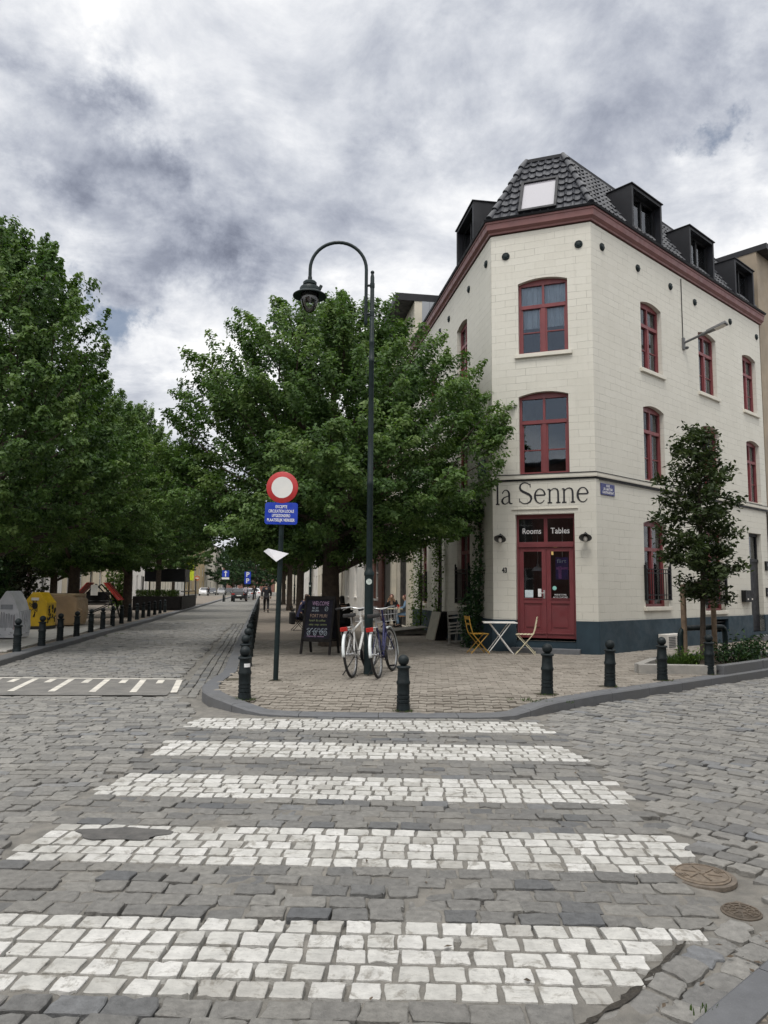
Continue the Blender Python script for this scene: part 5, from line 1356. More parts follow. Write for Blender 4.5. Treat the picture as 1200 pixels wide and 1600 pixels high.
leafy_plant('low_shrub', 'low shrub in the bed just behind the stem of the young tree', (6.85, 14.75, .18), .4, .42, 420, .09, 'leaf_dark', 3, 10, group='low shrubs of the bed', ratio=.35)
leafy_plant('low_shrub', 'bright green tufted plant between the hoop barrier and the stakes', (5.75, 14.25, .18), .3, .32, 240, .09, 'leaf_light', 4, 12, group='low shrubs of the bed', ratio=.3)
blades('grass', [(5.25 + .13 * k, 13.95 + .05 * k, .17) for k in range(6)], .26, MT['leaf_light'], 5, 60, .12, .007)

# greenery on the left facade
def climber(name, label, f, path, m, seed, rw, dens, size=.09, stem=True):
    t = thing(name, label, 'climbing plant', RC + f.p(path[0][0], 0)); org = f.p(path[0][0], 0); rng = np.random.default_rng(seed)
    pts = [f.p(s, z, d) - org for s, z, d in path]; tb = MB(); tb.tube(pts, [.022] * (len(pts) - 1) + [.006], 5); tb.tube([p + Vector((.03, .02, 0)) for p in pts], .012, 4)
    tb.build('stem', MT['bark'], t, recalc=False); cs, ns = [], []
    for i, (a, b) in enumerate(zip(pts, pts[1:])):
        n = int(dens[i] * (b - a).length)
        c = np.array(a) + (np.array(b) - np.array(a)) * rng.random((n, 1)); o_ = rng.normal(0, 1, (n, 3)); o_ /= np.linalg.norm(o_, axis=1, keepdims=True)
        w_ = rw[i] * rng.random((n, 1)) ** .45
        cs.append(c + o_ * w_ + np.array(f.n) * .3 * rw[i]); ns.append(np.array(f.n) * .5 + np.array([0, 0, .5]) + rng.normal(0, .4, (n, 3)))
    c = bpy.data.objects.new('foliage', leaf_mesh('foliage', np.concatenate(cs), np.concatenate(ns), size, MT[m], seed, ratio=.7)); COL.objects.link(c); c.parent = t
climber('climbing_shrub', 'dark leafy climber on the shaded wall beside the yellow chair', FL, [(.95, .12, .25), (.95, .7, .2), (.9, 1.4, .12), (.75, 2.2, .1), (.75, 2.9, .1), (.8, 3.5, .1), (.9, 4.0, .1)], 'leaf_dark', 11, [.3, .38, .24, .16, .14, .26], [600, 1100, 500, 220, 160, 420])
climber('climbing_vine', 'light green vine climbing beside the stacked table tops', FL, [(4.9, .12, .25), (4.9, 1.2, .2), (4.85, 2.3, .18), (4.95, 3.4, .2)], 'leaf_light', 12, [.22, .2, .25], [140, 130, 260])
climber('climbing_vine', 'bright green vine on the wall near the seated couple', FL, [(7.0, .12, .35), (7.0, 1.2, .3), (7.1, 2.2, .3), (6.9, 3.3, .35), (6.6, 3.9, .4)], 'leaf_light', 13, [.35, .35, .3, .4], [330, 300, 240, 420])
# ================================================================ street furniture
ORD = ['first', 'second', 'third', 'fourth', 'fifth', 'sixth', 'seventh', 'eighth', 'ninth', 'tenth', 'eleventh', 'twelfth', 'thirteenth', 'fourteenth', 'fifteenth', 'sixteenth', 'seventeenth', 'eighteenth', 'nineteenth', 'twentieth', 'twenty first', 'twenty second', 'twenty third', 'twenty fourth', 'twenty fifth']
GB = 'ball topped bollards'
def make_bollard(label, loc):
    t = thing('bollard', label, 'bollard', loc, 0, GB)
    mb = MB()
    prof = [(.088, -.05), (.088, .05), (.084, .07), (.086, .095), (.078, .10), (.078, .108), (.086, .113), (.085, .145), (.077, .15), (.077, .158), (.085, .163), (.084, .195), (.076, .20), (.076, .208), (.083, .213), (.082, .24), (.080, .33), (.090, .345), (.091, .37), (.080, .39), (.075, .48), (.073, .535), (.076, .54), (.092, .548), (.094, .562), (.085, .572), (.055, .578)]
    mb.lathe(prof, n=20); mb.build('post', MT['bolmetal'], t)
    mb = MB(); mb.lathe([(.05, .572)] + [(.073 * math.cos(q), .645 + .073 * math.sin(q)) for q in [(-70 + 160 * k / 11) * math.pi / 180 for k in range(12)]], n=20); mb.build('ball', MT['bolmetal'], t)
    return t
p = G(630, 1109, .045); bol = make_bollard('dark green bollard standing nearest, in front of the bicycles', (p.x, p.y, pz(p.x, p.y)))
for px, py, lab in ((382, 1090, 'bollard with a torn white sticker at the left kerb corner'), (855, 1085, 'bollard at the kerb in front of the cafe table'), (953, 1073, 'bollard in front of the right corner edge of the building'), (1035, 1063, 'bollard in front of the louvred vent box'), (1109, 1054, 'rightmost bollard, in front of the young tree')):
    p = G(px, py, .12); q = dup(bol, (p.x, p.y, pz(p.x, p.y)), rad(px * 7), lab)
    q.rotation_euler = (rad(random.Random(px).uniform(-1.2, 1.2)), rad(random.Random(px + 1).uniform(-1.2, 1.2)), rad(px * 7))
    if px == 382:
        mb = MB()
        for k in range(4):
            a0, a1 = [rad(px * -7 - 88 + 17 * (k + j)) for j in (0, 1)]
            mb.quad(*[(.0795 * math.cos(a), .0795 * math.sin(a), z) for a, z in ((a0, .44), (a1, .44), (a1, .49), (a0, .49))])
        mb.build('sticker', MT['whiteletter'], q, recalc=False)
for k in range(24):
    y = 12.1 + 2.02 * k; x = rk(y) + .42
    dup(bol, (x, y, .12), rad(k * 50), '%s bollard from the corner in the row along the right kerb' % ORD[k])
lx = [(-8.25, 16.83), (-8.46, 18.49), (-8.78, 20.26), (-9.1, 22.12), (-9.46, 24.1), (-9.78, 25.95), (-10.15, 27.9), (-10.52, 29.9), (-10.83, 31.75), (-11.13, 33.6), (-11.5, 35.6), (-11.8, 37.4), (-12.15, 39.5), (-12.5, 41.6), (-12.82, 43.6)]
for k, (x, y) in enumerate(lx):
    dup(bol, (x, y, .12), rad(k * 77), '%s bollard from the left photo edge in the row along the left kerb' % ORD[k], 1.03)
for x, y, lab in ((-17.9, 83, 'low dark bollard left of the black car far down the street'), (-16.6, 82.5, 'low bollard behind the number plate of the black car')): dup(bol, (x, y, 0), 0, lab, 1.15)

# no entry for vehicles sign --------------------------------------------------------------------
MT['signred'] = mat('signred', (.42, .028, .03), .4, var=.06); MT['signwhite'] = mat('signwhite', (.68, .69, .68), .45, var=.05); MT['signblue'] = mat('signblue', (.012, .045, .40), .4, var=.06)
RX = Matrix.Rotation(rad(90), 3, 'X')
sg = thing('traffic_sign', 'round red ringed white sign above a blue plate on a dark post', 'traffic sign', (-1.72, 12.05, .12))
mb = MB(); mb.tube([(0, 0, -.05), (0, 0, 3.28)], .042, 14); mb.lathe([(.044, 3.28), (.044, 3.30), (.01, 3.315)], n=14); mb.build('post', MT['greenmetal'], sg)
sg.rotation_euler = (0, rad(.9), rad(-3))
dc = MB(); dc.lathe([(.255, -.01), (.262, -.006), (.262, .006), (.255, .01)], (0, -.062, 3.12), 48, RX); disc = dc.build('sign_disc', MT['signred'], sg)
mb = MB(); mb.lathe([(.176, 0), (.176, .004)], (0, -.071, 3.12), 48, RX); mb.build('white_centre', MT['signwhite'], disc)
def rrect(w_, h, r, n=6): return [(sx * (w_ / 2 - r) + r * math.cos(a), sy * (h / 2 - r) + r * math.sin(a)) for sx, sy, a0 in ((1, 1, 0), (-1, 1, 90), (-1, -1, 180), (1, -1, 270)) for a in [rad(a0 + 90 * k / n) for k in range(n + 1)]]
mb = MB(); mb.prism([Vector((x, -.055, 2.69 + z)) for x, z in rrect(.54, .36, .045)], (0, 0, 0), (0, -.014, 0)); pl = mb.build('sign_plate', MT['signblue'], sg)
for j, (tx, wd) in enumerate((('EXCEPTE', .19), ('CIRCULATION LOCALE', .42), ('UITGEZONDERD', .30), ('PLAATSELIJK VERKEER', .455))):
    mb = text_mb(tx, .068, lambda x, y, d, j=j: Vector((x, -.070 - d, 2.69 + .108 - .073 * j + y)), width=wd, bold=.0012); mb.build('lettering', MT['whiteletter'], pl)
mb = MB()
for z in (3.2, 3.04, 2.77, 2.62): mb.lathe([(.05, -.018), (.05, .018)], (0, 0, z), 14); mb.box((0, -.048, z), (.10, .02, .03))
mb.build('clamp', MT['greysteel'], sg)
pp = thing('paper_notice', 'folded white paper sheet stuck on the traffic sign post', 'paper', (-1.72, 12.0, 2.16))
mb = MB(); mb.prism([Vector(v) for v in ((-.235, -.012, .03), (-.16, -.03, .075), (.175, -.012, -.005), (-.02, -.05, -.14))], (0, 0, 0), (0, .004, 0)); mb.build('sheet', mat('paper', (.74, .75, .80), .7, var=.06), pp, bevel=0)

# street lamp -----------------------------------------------------------------------------------
GL = 'green street lamps'
lamp = thing('street_lamp', 'tall dark green street lamp with a swan neck arm, bicycles leaning beside it', 'street lamp', (-.25, 12.98, .12), rad(0), GL)
mb = MB(); mb.lathe([(.085, -.05), (.085, 0.03), (.078, .06), (.078, 1.70), (.088, 1.71), (.088, 1.76), (.06, 1.80), (.056, 1.86)], n=20)
mb.lathe([(.056, 1.8), (.054, 3.3), (.058, 3.31), (.058, 3.38), (.052, 3.39), (.046, 5.55), (.052, 5.56), (.052, 5.62), (.044, 5.63), (.042, 5.9), (.046, 5.91), (.046, 5.95), (.040, 5.96), (.037, 7.16), (.028, 7.2), (.024, 7.22)] + [(.036 * math.cos(q), 7.25 + .036 * math.sin(q)) for q in [(-60 + 150 * k / 7) * math.pi / 180 for k in range(8)]], n=18)
mb.build('post', MT['greenmetal'], lamp)
mb = MB(); mb.lathe([(.0795, 1.5), (.0795, 1.64)], n=24, cap=False); 
st = MB(); st.lathe([(.052, 0), (.052, .004)], (.0, -.081, 1.60), 20, RX); st.build('sticker', mat('lamp_sticker', (.45, .52, .50), .6, var=.3, scale=30), lamp)
ax, cx_, zr = -.112, -.628, 7.30
mb = MB(); arcp = [(ax, 0, 6.30), (ax, 0, 6.7), (ax, 0, zr)] + [(cx_ + (ax - cx_) * math.cos(q), 0, zr + .52 * math.sin(q)) for q in [math.pi * k / 20 for k in range(1, 20)]] + [(2 * cx_ - ax, 0, zr), (2 * cx_ - ax, 0, 7.14)]
mb.tube(arcp, .031, 12)
for z in (6.46, 7.0): mb.tube([(ax, 0, z), (0, 0, z)], .024, 8); mb.lathe([(.044, -.04), (.044, .04)], (0, 0, z), 14)
mb.lathe([(.01, 6.24), (.034, 6.27), (.034, 6.33)], (ax, 0, 0), 12); mb.build('arm', MT['greenmetal'], lamp)
hx = 2 * cx_ - ax
mb = MB(); mb.lathe([(.036, 7.16), (.04, 7.13), (.04, 7.09), (.10, 7.07), (.125, 7.045), (.125, 7.0), (.10, 6.985), (.10, 6.975), (.17, 6.955), (.185, 6.93), (.185, 6.87), (.22, 6.855), (.305, 6.80), (.308, 6.785), (.30, 6.785), (.20, 6.83), (.165, 6.83)], (hx, 0, 0), 32, cap=False)
mb.box((hx + .19, .02, 6.96), (.05, .05, .09), R=Matrix.Rotation(rad(25), 3, 'Y')); hd = mb.build('lamp_head', MT['greenmetal'], lamp)
gm, gt = new_mat('clear_globe'); gt.b.inputs['Transmission Weight'].default_value = .0
gtr = gt.new('ShaderNodeBsdfTransparent'); gtr.inputs[0].default_value = (.88, .9, .92, 1); ggl = gt.new('ShaderNodeBsdfGlossy'); ggl.inputs['Roughness'].default_value = .06
gfr = gt.new('ShaderNodeFresnel'); gmx = gt.new('ShaderNodeMixShader'); gt.l.new(gt.math('MULTIPLY_ADD', gfr.outputs[0], 1.2, .04, clamp=True), gmx.inputs[0]); gt.l.new(gtr.outputs[0], gmx.inputs[1]); gt.l.new(ggl.outputs[0], gmx.inputs[2]); gt.l.new(gmx.outputs[0], gt.out.inputs[0])
mb = MB(); mb.lathe([(.162, 6.84), (.165, 6.78), (.158, 6.70), (.135, 6.61), (.10, 6.54), (.06, 6.495), (.02, 6.475), (.001, 6.472)], (hx, 0, 0), 28, cap=False); mb.build('globe', gm, hd)
mb = MB(); mb.lathe([(.13, 6.84), (.13, 6.78), (.05, 6.76), (.03, 6.70), (.001, 6.68)], (hx, 0, 0), 20, cap=False); mb.build('reflector', MT['greysteel'], hd)
dup(lamp, (-3.95, 40, .12), rad(-8), 'second street lamp, seen as a thin post between tree trunks further along')
dup(lamp, (-8.4, 70, .12), rad(-8), 'third street lamp, far along the right pavement')

# hoop barrier ----------------------------------------------------------------------------------
hb = thing('hoop_barrier', 'dark green tubular hoop barrier in front of the young tree', 'barrier', (5.95, 14.9, .12), rad(8))
def rpath(pts, r, n=6):
    out = [Vector(pts[0])]
    for a, b, c in zip(pts, pts[1:], pts[2:]):
        a, b, c = map(Vector, (a, b, c)); p0 = b + (a - b).normalized() * r; p1 = b + (c - b).normalized() * r
        for k in range(n + 1):
            t_ = k / n; out.append((p0 * (1 - t_) + b * t_) * (1 - t_) + (b * (1 - t_) + p1 * t_) * t_)
    out.append(Vector(pts[-1])); return out
mb = MB(); mb.tube(rpath([(0, 0, -.1), (0, 0, .74), (1.45, .75, .74), (1.45, .75, -.1)], .18), .055, 14); mb.build('tube', MT['greenmetal'], hb)

# chalk board -----------------------------------------------------------------------------------
ab = thing('chalkboard', 'black a frame chalkboard with handwritten welcome menu on the pavement', 'chalkboard', (-1.40, 16.62, .12), rad(-17))
MT['chalkframe'] = mat('chalkframe', (.008, .007, .007), .7, spec=.2, var=.4); MT['slate'] = mat('slate', (.012, .012, .019), .85, spec=.2, var=.35, scale=6)
TL = rad(13)
RA, RB = Matrix.Rotation(-TL, 3, 'X'), Matrix.Rotation(TL, 3, 'X')
apex = Vector((0, 0, 1.30))
def ab_side(Rm, sgn):
    P_ = lambda x, v, d=0.: apex + Rm @ Vector((x, sgn * (-d), -v))
    return P_
for Rm, sgn in ((RA, 1), (RB, -1)):
    P_ = ab_side(Rm, sgn); mb = MB()
    def bx(x0, x1, v0, v1, d0, d1, mb=mb, P_=P_): mb.hexa([P_(x, v, d) for v in (v1, v0) for x, d in ((x0, d0), (x1, d0), (x1, d1), (x0, d1))])
    bx(-.36, -.31, 0, 1.30, -.02, .02); bx(.31, .36, 0, 1.30, -.02, .02); bx(-.31, .31, .0, .08, -.02, .02); bx(-.31, .31, .95, 1.02, -.02, .02)
    fr = mb.build('frame', MT['chalkframe'], ab, bevel=.004)
    mb = MB(); mb.hexa([P_(x, v, d) for v in (.95, .08) for x, d in ((-.31, -.008), (.31, -.008), (.31, .008), (-.31, .008))]); bd = mb.build('board', MT['slate'], fr)
    if sgn == 1:
        MT['chalkpink'] = mat('chalkpink', (.34, .23, .36), .9, var=.3, scale=60); MT['chalkwhite'] = mat('chalkwhite', (.34, .40, .46), .9, var=.35, scale=60); MT['chalkgreen'] = mat('chalkgreen', (.20, .24, .11), .9, var=.4, scale=60); MT['chalkbrown'] = mat('chalkbrown', (.26, .19, .15), .9, var=.4, scale=60)
        for tx, v, wd, sz, mm, xo in (('WELCOME', .17, .40, .13, 'chalkpink', .02), ('YES, WE', .275, .15, .06, 'chalkwhite', -.10), ('ARE OPEN!', .335, .17, .06, 'chalkwhite', -.09), ('FORT MURI', .45, .40, .11, 'chalkbrown', .0), ('lunch & coffee', .55, .38, .07, 'chalkgreen', -.02), ('cakes  soups  tartines', .64, .42, .06, 'chalkgreen', 0), ('natural wine', .90, .4, .05, 'chalkpink', -.03)):
            mb = text_mb(tx, sz, lambda x, y, d, v=v, xo=xo: P_(x + xo, v - y, .010 + d), width=wd, thick=.001); mb.build('chalk_writing', MT[mm], bd)
        rr_ = random.Random(3); mb = MB()
        for k in range(11):
            x0, v0 = -.22 + .042 * k, .74 + .05 * (k % 2); q = rr_.uniform(0, 3)
            mb.tube([P_(x0 + .022 * math.cos(a + q) * 1.3, v0 + .017 * math.sin(a), .012) for a in [2 * math.pi * j / 9 for j in range(9)]], .004, 4, closed=True)
        for x0, v0 in ((-.2, .83), (-.05, .83), (.1, .82), (.2, .83), (.17, .29)):
            mb.tube([P_(x0 + .035 * math.cos(a), v0 + .05 * math.sin(a), .012) for a in [2 * math.pi * j / 10 for j in range(10)]], .005, 4, closed=True); mb.tube([P_(x0 - .02, v0 + .03, .012), P_(x0 + .03, v0 - .04, .012)], .004, 4)
        mb.build('chalk_drawing', MT['chalkwhite'], bd)
mb = MB(); mb.bar((-.335, -.27, .35), (-.335, .27, .35), .015, .02); mb.bar((.335, -.27, .35), (.335, .27, .35), .015, .02); mb.build('brace', MT['chalkframe'], ab)

# bicycles --------------------------------------------------------------------------------------
def wheel(t, c, R_=.345, spokes=18):
    c = Vector(c); RY = Matrix.Rotation(rad(90), 3, 'Y')
    ring = lambda r, n=36: [c + Vector((0, r * math.cos(q), r * math.sin(q))) for q in [2 * math.pi * k / n for k in range(n)]]
    mb = MB(); mb.tube(ring(R_ - .018), .020, 10, closed=True); ty = mb.build('wheel', MT['rubber'], t)
    mb = MB(); mb.tube(ring(R_ - .046), .012, 6, closed=True); mb.build('rim', MT['steel'], ty)
    mb = MB()
    for k in range(spokes):
        a = 2 * math.pi * k / spokes; b = a + (.5 if k % 2 else -.5)
        mb.tube([c + Vector((.03 * (1 if k % 4 < 2 else -1), .025 * math.cos(b), .025 * math.sin(b))), c + Vector((0, (R_ - .05) * math.cos(a), (R_ - .05) * math.sin(a)))], .0022, 3, cap=False)
    mb.lathe([(.025, -.05), (.025, -.03), (.014, -.02), (.014, .02), (.025, .03), (.025, .05)], c, 10, RY); mb.build('spokes', MT['steel'], ty)
    return ty
def fender(t, c, R_, a0, a1, m):
    c = Vector(c); mb = MB(); n = 16; vs_ = []; fs = []
    for k in range(n + 1):
        a = rad(a0 + (a1 - a0) * k / n)
        for x, dr in ((-.026, -.014), (-.016, .003), (.016, .003), (.026, -.014)): vs_.append(c + Vector((x, (R_ + dr) * math.cos(a), (R_ + dr) * math.sin(a))))
    for k in range(n):
        for j in range(3): fs.append([k * 4 + j, k * 4 + j + 1, (k + 1) * 4 + j + 1, (k + 1) * 4 + j])
    mb.add(vs_, fs, True); o = mb.build('mudguard', m, t)
    md = o.modifiers.new('thick', 'SOLIDIFY'); md.thickness = .003
    return o
def bicycle(label, loc, rz, m, fm, steer=0., lean=0., step=False, scale=1.12, kick=True):
    """built along +y (front wheel forward), rear hub at y = 0"""
    t = thing('bicycle', label, 'bicycle', loc, 0, 'parked bicycles'); t.rotation_euler = (0, lean, rz); t.scale = (scale,) * 3
    R_ = .345; hub = Vector((0, 0, R_)); bb = Vector((0, .45, .29)); seat = Vector((0, .27, .78)); head0 = Vector((0, .88, .62)); head1 = Vector((0, .83, .83)); fh = Vector((0, 1.06, R_))
    wheel(t, hub)
    mb = MB(); mb.tube([bb, seat], .017, 8); mb.tube([bb, head0], .021, 8)
    if step: mb.tube([bb + Vector((0, -.03, .14)), bb + Vector((0, .12, .16)), head1 + Vector((0, 0, -.05))], .016, 8)
    else: mb.tube([seat + Vector((0, 0, -.10)), head1 + Vector((0, 0, -.03))], .016, 8)
    mb.tube([head0 + Vector((0, .01, -.03)), head1 + Vector((0, 0, .03))], .023, 10)
    for s in (-1, 1):
        mb.tube([hub + Vector((s * .06, 0, 0)), bb + Vector((s * .03, -.03, 0))], .010, 6); mb.tube([hub + Vector((s * .06, 0, 0)), seat + Vector((s * .02, 0, -.12))], .009, 6)
    mb.lathe([(.03, -.04), (.03, .04)], bb, 12, Matrix.Rotation(rad(90), 3, 'Y')); mb.build('frame', m, t)
    fender(t, hub, R_ + .028, 60, 182, fm)
    # steering assembly, turned about the head tube
    S = thing_part = bpy.data.objects.new('fork', None)
    Rs = Matrix.Rotation(steer, 3, (head1 - head0).normalized())
    tr_ = lambda p: head1 + Rs @ (Vector(p) - head1)
    bpy.data.objects.remove(S)
    mb = MB()
    for s in (-1, 1): mb.tube([tr_(fh + Vector((s * .055, 0, 0))), tr_(Vector((s * .05, .93, .52))), tr_(head0 + Vector((s * .02, .02, -.04)))], .011, 6)
    mb.tube([tr_(head1), tr_(head1 + Vector((0, -.025, .16)))], .013, 8); mb.build('fork', m, t)
    w_ = wheel(t, (0, 0, 0)); 
    w_.matrix_local = Matrix.Translation(tr_(fh)) @ Rs.to_4x4()
    f_ = fender(t, (0, 0, 0), R_ + .028, -20, 110, fm); f_.matrix_local = Matrix.Translation(tr_(fh)) @ Rs.to_4x4()
    hz = head1 + Vector((0, -.03, .17)); mb = MB()
    mb.tube([tr_(hz + Vector(v)) for v in ((-.30, -.20, .03), (-.26, -.10, .035), (-.17, .03, .04), (-.06, .06, .01), (0, .05, 0), (.06, .06, .01), (.17, .03, .04), (.26, -.10, .035), (.30, -.20, .03))], .012, 8); hb_ = mb.build('handlebar', MT['steel'], t)
    for s in (-1, 1):
        mb = MB(); mb.tube([tr_(hz + Vector((s * .275, -.13, .034))), tr_(hz + Vector((s * .305, -.23, .028)))], .018, 8); mb.build('grip', MT['rubber'], hb_)
        mb = MB(); mb.tube([tr_(hz + Vector((s * .2, -.03, .03))), tr_(hz + Vector((s * .27, -.05, .0)))], .007, 5); mb.build('brake_lever', MT['steel'], hb_)
    # basket of wire in front
    mb = MB(); bc_ = Vector((0, 1.03, .80)); wx, wy, hz_ = .17, .13, .22
    for lv, k in ((0, .82), (.5, .92), (1, 1)):
        mb.tube([tr_(bc_ + Vector((sx * wx * k, sy * wy * k, hz_ * lv))) for sx, sy in ((-1, -1), (1, -1), (1, 1), (-1, 1))], .0045, 5, closed=True)
    for i in range(7):
        q = -1 + 2 * i / 6
        for sy in (-1, 1):
            mb.tube([tr_(bc_ + Vector((q * wx * .82, sy * wy * .82, 0))), tr_(bc_ + Vector((q * wx, sy * wy, hz_)))], .003, 3); mb.tube([tr_(bc_ + Vector((sy * wx * .82, q * wy * .82, 0))), tr_(bc_ + Vector((sy * wx, q * wy, hz_)))], .003, 3)
        mb.tube([tr_(bc_ + Vector((q * wx * .82, -wy * .82, 0))), tr_(bc_ + Vector((q * wx * .82, wy * .82, 0)))], .003, 3)
    mb.build('basket', MT['steel'], t)
    mb = MB(); mb.tube([seat + Vector((0, 0, -.05)), seat + Vector((0, -.02, .12))], .013, 8); mb.build('seat_post', MT['steel'], t)
    sp = seat + Vector((0, -.03, .14)); mb = MB()
    L = [sp + Vector(v) for v in ((-.09, -.13, .02), (-.10, -.05, .035), (-.05, .05, .03), (-.02, .15, .03), (.02, .15, .03), (.05, .05, .03), (.10, -.05, .035), (.09, -.13, .02), (0, -.15, .025))]
    mb.prism(L, (0, 0, 0), (0, 0, -.055)); mb.build('saddle', MT['rubber'], t, bevel=.015)
    mb = MB(); rk_ = Vector((0, -.02, .74))
    for s in (-1, 1): mb.tube([hub + Vector((s * .07, 0, 0)), Vector((s * .06, -.16, .74)), Vector((s * .06, .24, .75))], .006, 5)
    for y_ in (-.16, -.02, .12): mb.tube([(-.06, y_, .745), (.06, y_, .745)], .005, 4)
    mb.build('luggage_rack', MT['steel'], t)
    mb = MB(); mb.box((0, -.20, .725), (.11, .04, .065)); mb.build('rear_light', mat('rear_light', (.35, .02, .015), .25, var=.1), t, bevel=.008)
    mb = MB(); mb.lathe([(.085, -.006), (.085, .006)], bb + Vector((.055, 0, 0)), 20, Matrix.Rotation(rad(90), 3, 'Y'))
    for s, dz in ((1, -.16), (-1, .16)): mb.tube([bb + Vector((s * .06, 0, 0)), bb + Vector((s * .075, .04 * s, dz))], .009, 6); mb.box(bb + Vector((s * .12, .04 * s, dz)), (.09, .065, .022))
    mb.build('crank', MT['blackmetal'], t)
    mb = MB(); mb.tube([hub + Vector((.055, 0, .035)), bb + Vector((.055, 0, .085))], .006, 4); mb.tube([hub + Vector((.055, 0, -.035)), bb + Vector((.055, 0, -.085))], .006, 4); mb.build('chain', MT['rubber'], t)
    mb = MB(); mb.tube([bb + Vector((-.04, -.06, 0)), Vector((-.24, .26, .015))] if kick else [bb + Vector((-.04, -.06, 0)), Vector((-.06, .0, .2))], .009, 6); mb.build('kickstand', MT['blackmetal'], t)
    return t
MT['bikewhite'] = mat('bikewhite', (.66, .67, .66), .35, var=.06); MT['bikeblue'] = mat('bikeblue', (.014, .016, .075), .3, .2, var=.15); MT['mudwhite'] = mat('mudwhite', (.60, .65, .67), .4, var=.08)
p = G(551, 1059, .12); bicycle('white bicycle with white mudguard left of the street lamp post', (p.x, p.y, .12), rad(-13), MT['bikewhite'], MT['mudwhite'], steer=rad(-8), lean=rad(-7))
p = G(592, 1060, .12); bicycle('dark blue bicycle with pale mudguard right of the street lamp post', (p.x, p.y, .12), rad(-12), MT['bikeblue'], MT['mudwhite'], steer=rad(-5), lean=rad(-8), step=True)
# ================================================================ terrace furniture
MT['yellowpaint'] = mat('yellowpaint', (.44, .25, .035), .4, var=.1); MT['paleyellow'] = mat('paleyellow', (.60, .56, .40), .45, var=.1)
def folding_chair(label, loc, rz, m, group='folding chairs of the terrace', folded=False):
    """bistro chair facing +y; open or folded flat"""
    t = thing('folding_chair', label, 'chair', loc, rz, group); w_ = .19
    if not folded:
        for s in (-1, 1):
            mb = MB(); mb.tube([(s * w_, .22, 0), (s * w_, -.17, .45), (s * w_, -.22, .60), (s * w_ * .95, -.27, .86)], .011, 6); mb.build('leg', m, t)
            mb = MB(); mb.tube([(s * (w_ - .025), -.22, 0), (s * (w_ - .025), .20, .45)], .011, 6); mb.build('leg', m, t)
        mb = MB()
        for k in range(5): mb.box((0, -.15 + .082 * k, .458), (.40, .068, .014))
        mb.build('seat', m, t, bevel=.003)
        mb = MB(); mb.bar((-w_, -.262, .82), (w_, -.262, .82), .012, .075); mb.bar((-w_, -.238, .68), (w_, -.238, .68), .010, .04); mb.build('backrest', m, t)
        mb = MB()
        for y_, z in ((-.21, .05), (.205, .05)): mb.tube([(-w_, y_, z), (w_, y_, z)], .007, 5)
        mb.build('stretcher', m, t)
    else:
        mb = MB()
        for s in (-1, 1): mb.tube([(s * w_, 0, 0), (s * w_, 0, .92)], .012, 6); mb.tube([(s * (w_ - .03), .03, .03), (s * (w_ - .03), .03, .62)], .011, 6)
        mb.tube([(-w_, 0, .06), (w_, 0, .06)], .008, 5); mb.build('frame', m, t)
        mb = MB()
        for k in range(4): mb.box((0, .018, .30 + .095 * k), (.36, .014, .032))
        mb.build('seat', m, t); mb = MB(); mb.box((0, 0, .87), (.40, .014, .09)); mb.box((0, 0, .74), (.40, .012, .04)); mb.build('backrest', m, t)
    return t
def folding_table(label, loc, rz, m, topm, w_=.78, d_=.58, group='folding tables of the terrace'):
    t = thing('folding_table', label, 'table', loc, rz, group)
    mb = MB(); mb.box((0, 0, .715), (w_, d_, .025)); mb.build('tabletop', topm, t, bevel=.006)
    for y_ in (-d_ * .36, d_ * .36):
        for s in (-1, 1):
            mb = MB(); mb.tube([(s * w_ * .38, y_ + s * .012, 0), (-s * w_ * .30, y_ + s * .012, .70)], .012, 6); mb.build('leg', m, t)
    mb = MB()
    for s in (-1, 1): mb.tube([(s * w_ * .36, -d_ * .36, .03), (s * w_ * .36, d_ * .36, .03)], .008, 5)
    mb.build('stretcher', m, t)
    return t
ty = folding_chair('yellow folding chair left of the white table by the red door', (2.22, 17.42, .12), rad(-80), MT['yellowpaint'])
folding_chair('pale cream folding chair right of the white table before the red door', (3.32, 17.32, .12), rad(75), MT['paleyellow'])
folding_table('small white folding table between the yellow and the cream chair', (2.74, 17.5, .12), rad(-3), MT['white'], MT['white'])
# folded chairs and folded tables leaning on the shaded wall
MT['chairgrey'] = mat('chairgrey', (.34, .33, .30), .55, var=.2)
fc = folding_chair('', (0, 0, 0), 0, MT['chairgrey'], 'folded chairs leaning on the wall', folded=True)
for k in range(9):
    c_, r_ = k % 3, k // 3; q = Vector((1.98 + .16 * c_ + .02 * r_, 20.35 + .11 * r_ + .10 * c_, .12))
    lab = '%s folded grey chair from the cafe door, leaning under the window guard' % ORD[k]
    o = fc if k == 0 else dup(fc)
    o['label'] = lab; o.location = q; o.rotation_euler = (rad(-17 - 2 * c_), rad(-7 + 7 * c_), rad(-22 - 9 * c_ + 3 * r_))
MT['tabletop_grey'] = mat('tabletop_grey', (.34, .33, .28), .6, var=.15)
ft = thing('folded_table', '', 'table', (0, 0, 0), 0, 'folded tables leaning on the wall')
mb = MB(); mb.box((0, 0, .42), (.72, .03, .84)); mb.build('tabletop', MT['tabletop_grey'], ft, bevel=.005)
mb = MB()
for s in (-1, 1): mb.tube([(s * .28, .035, .02), (s * .20, .035, .8)], .011, 5); mb.tube([(s * .28, .035, .78), (s * .2, .035, .05)], .011, 5)
mb.build('leg', MT['blackmetal'], ft)
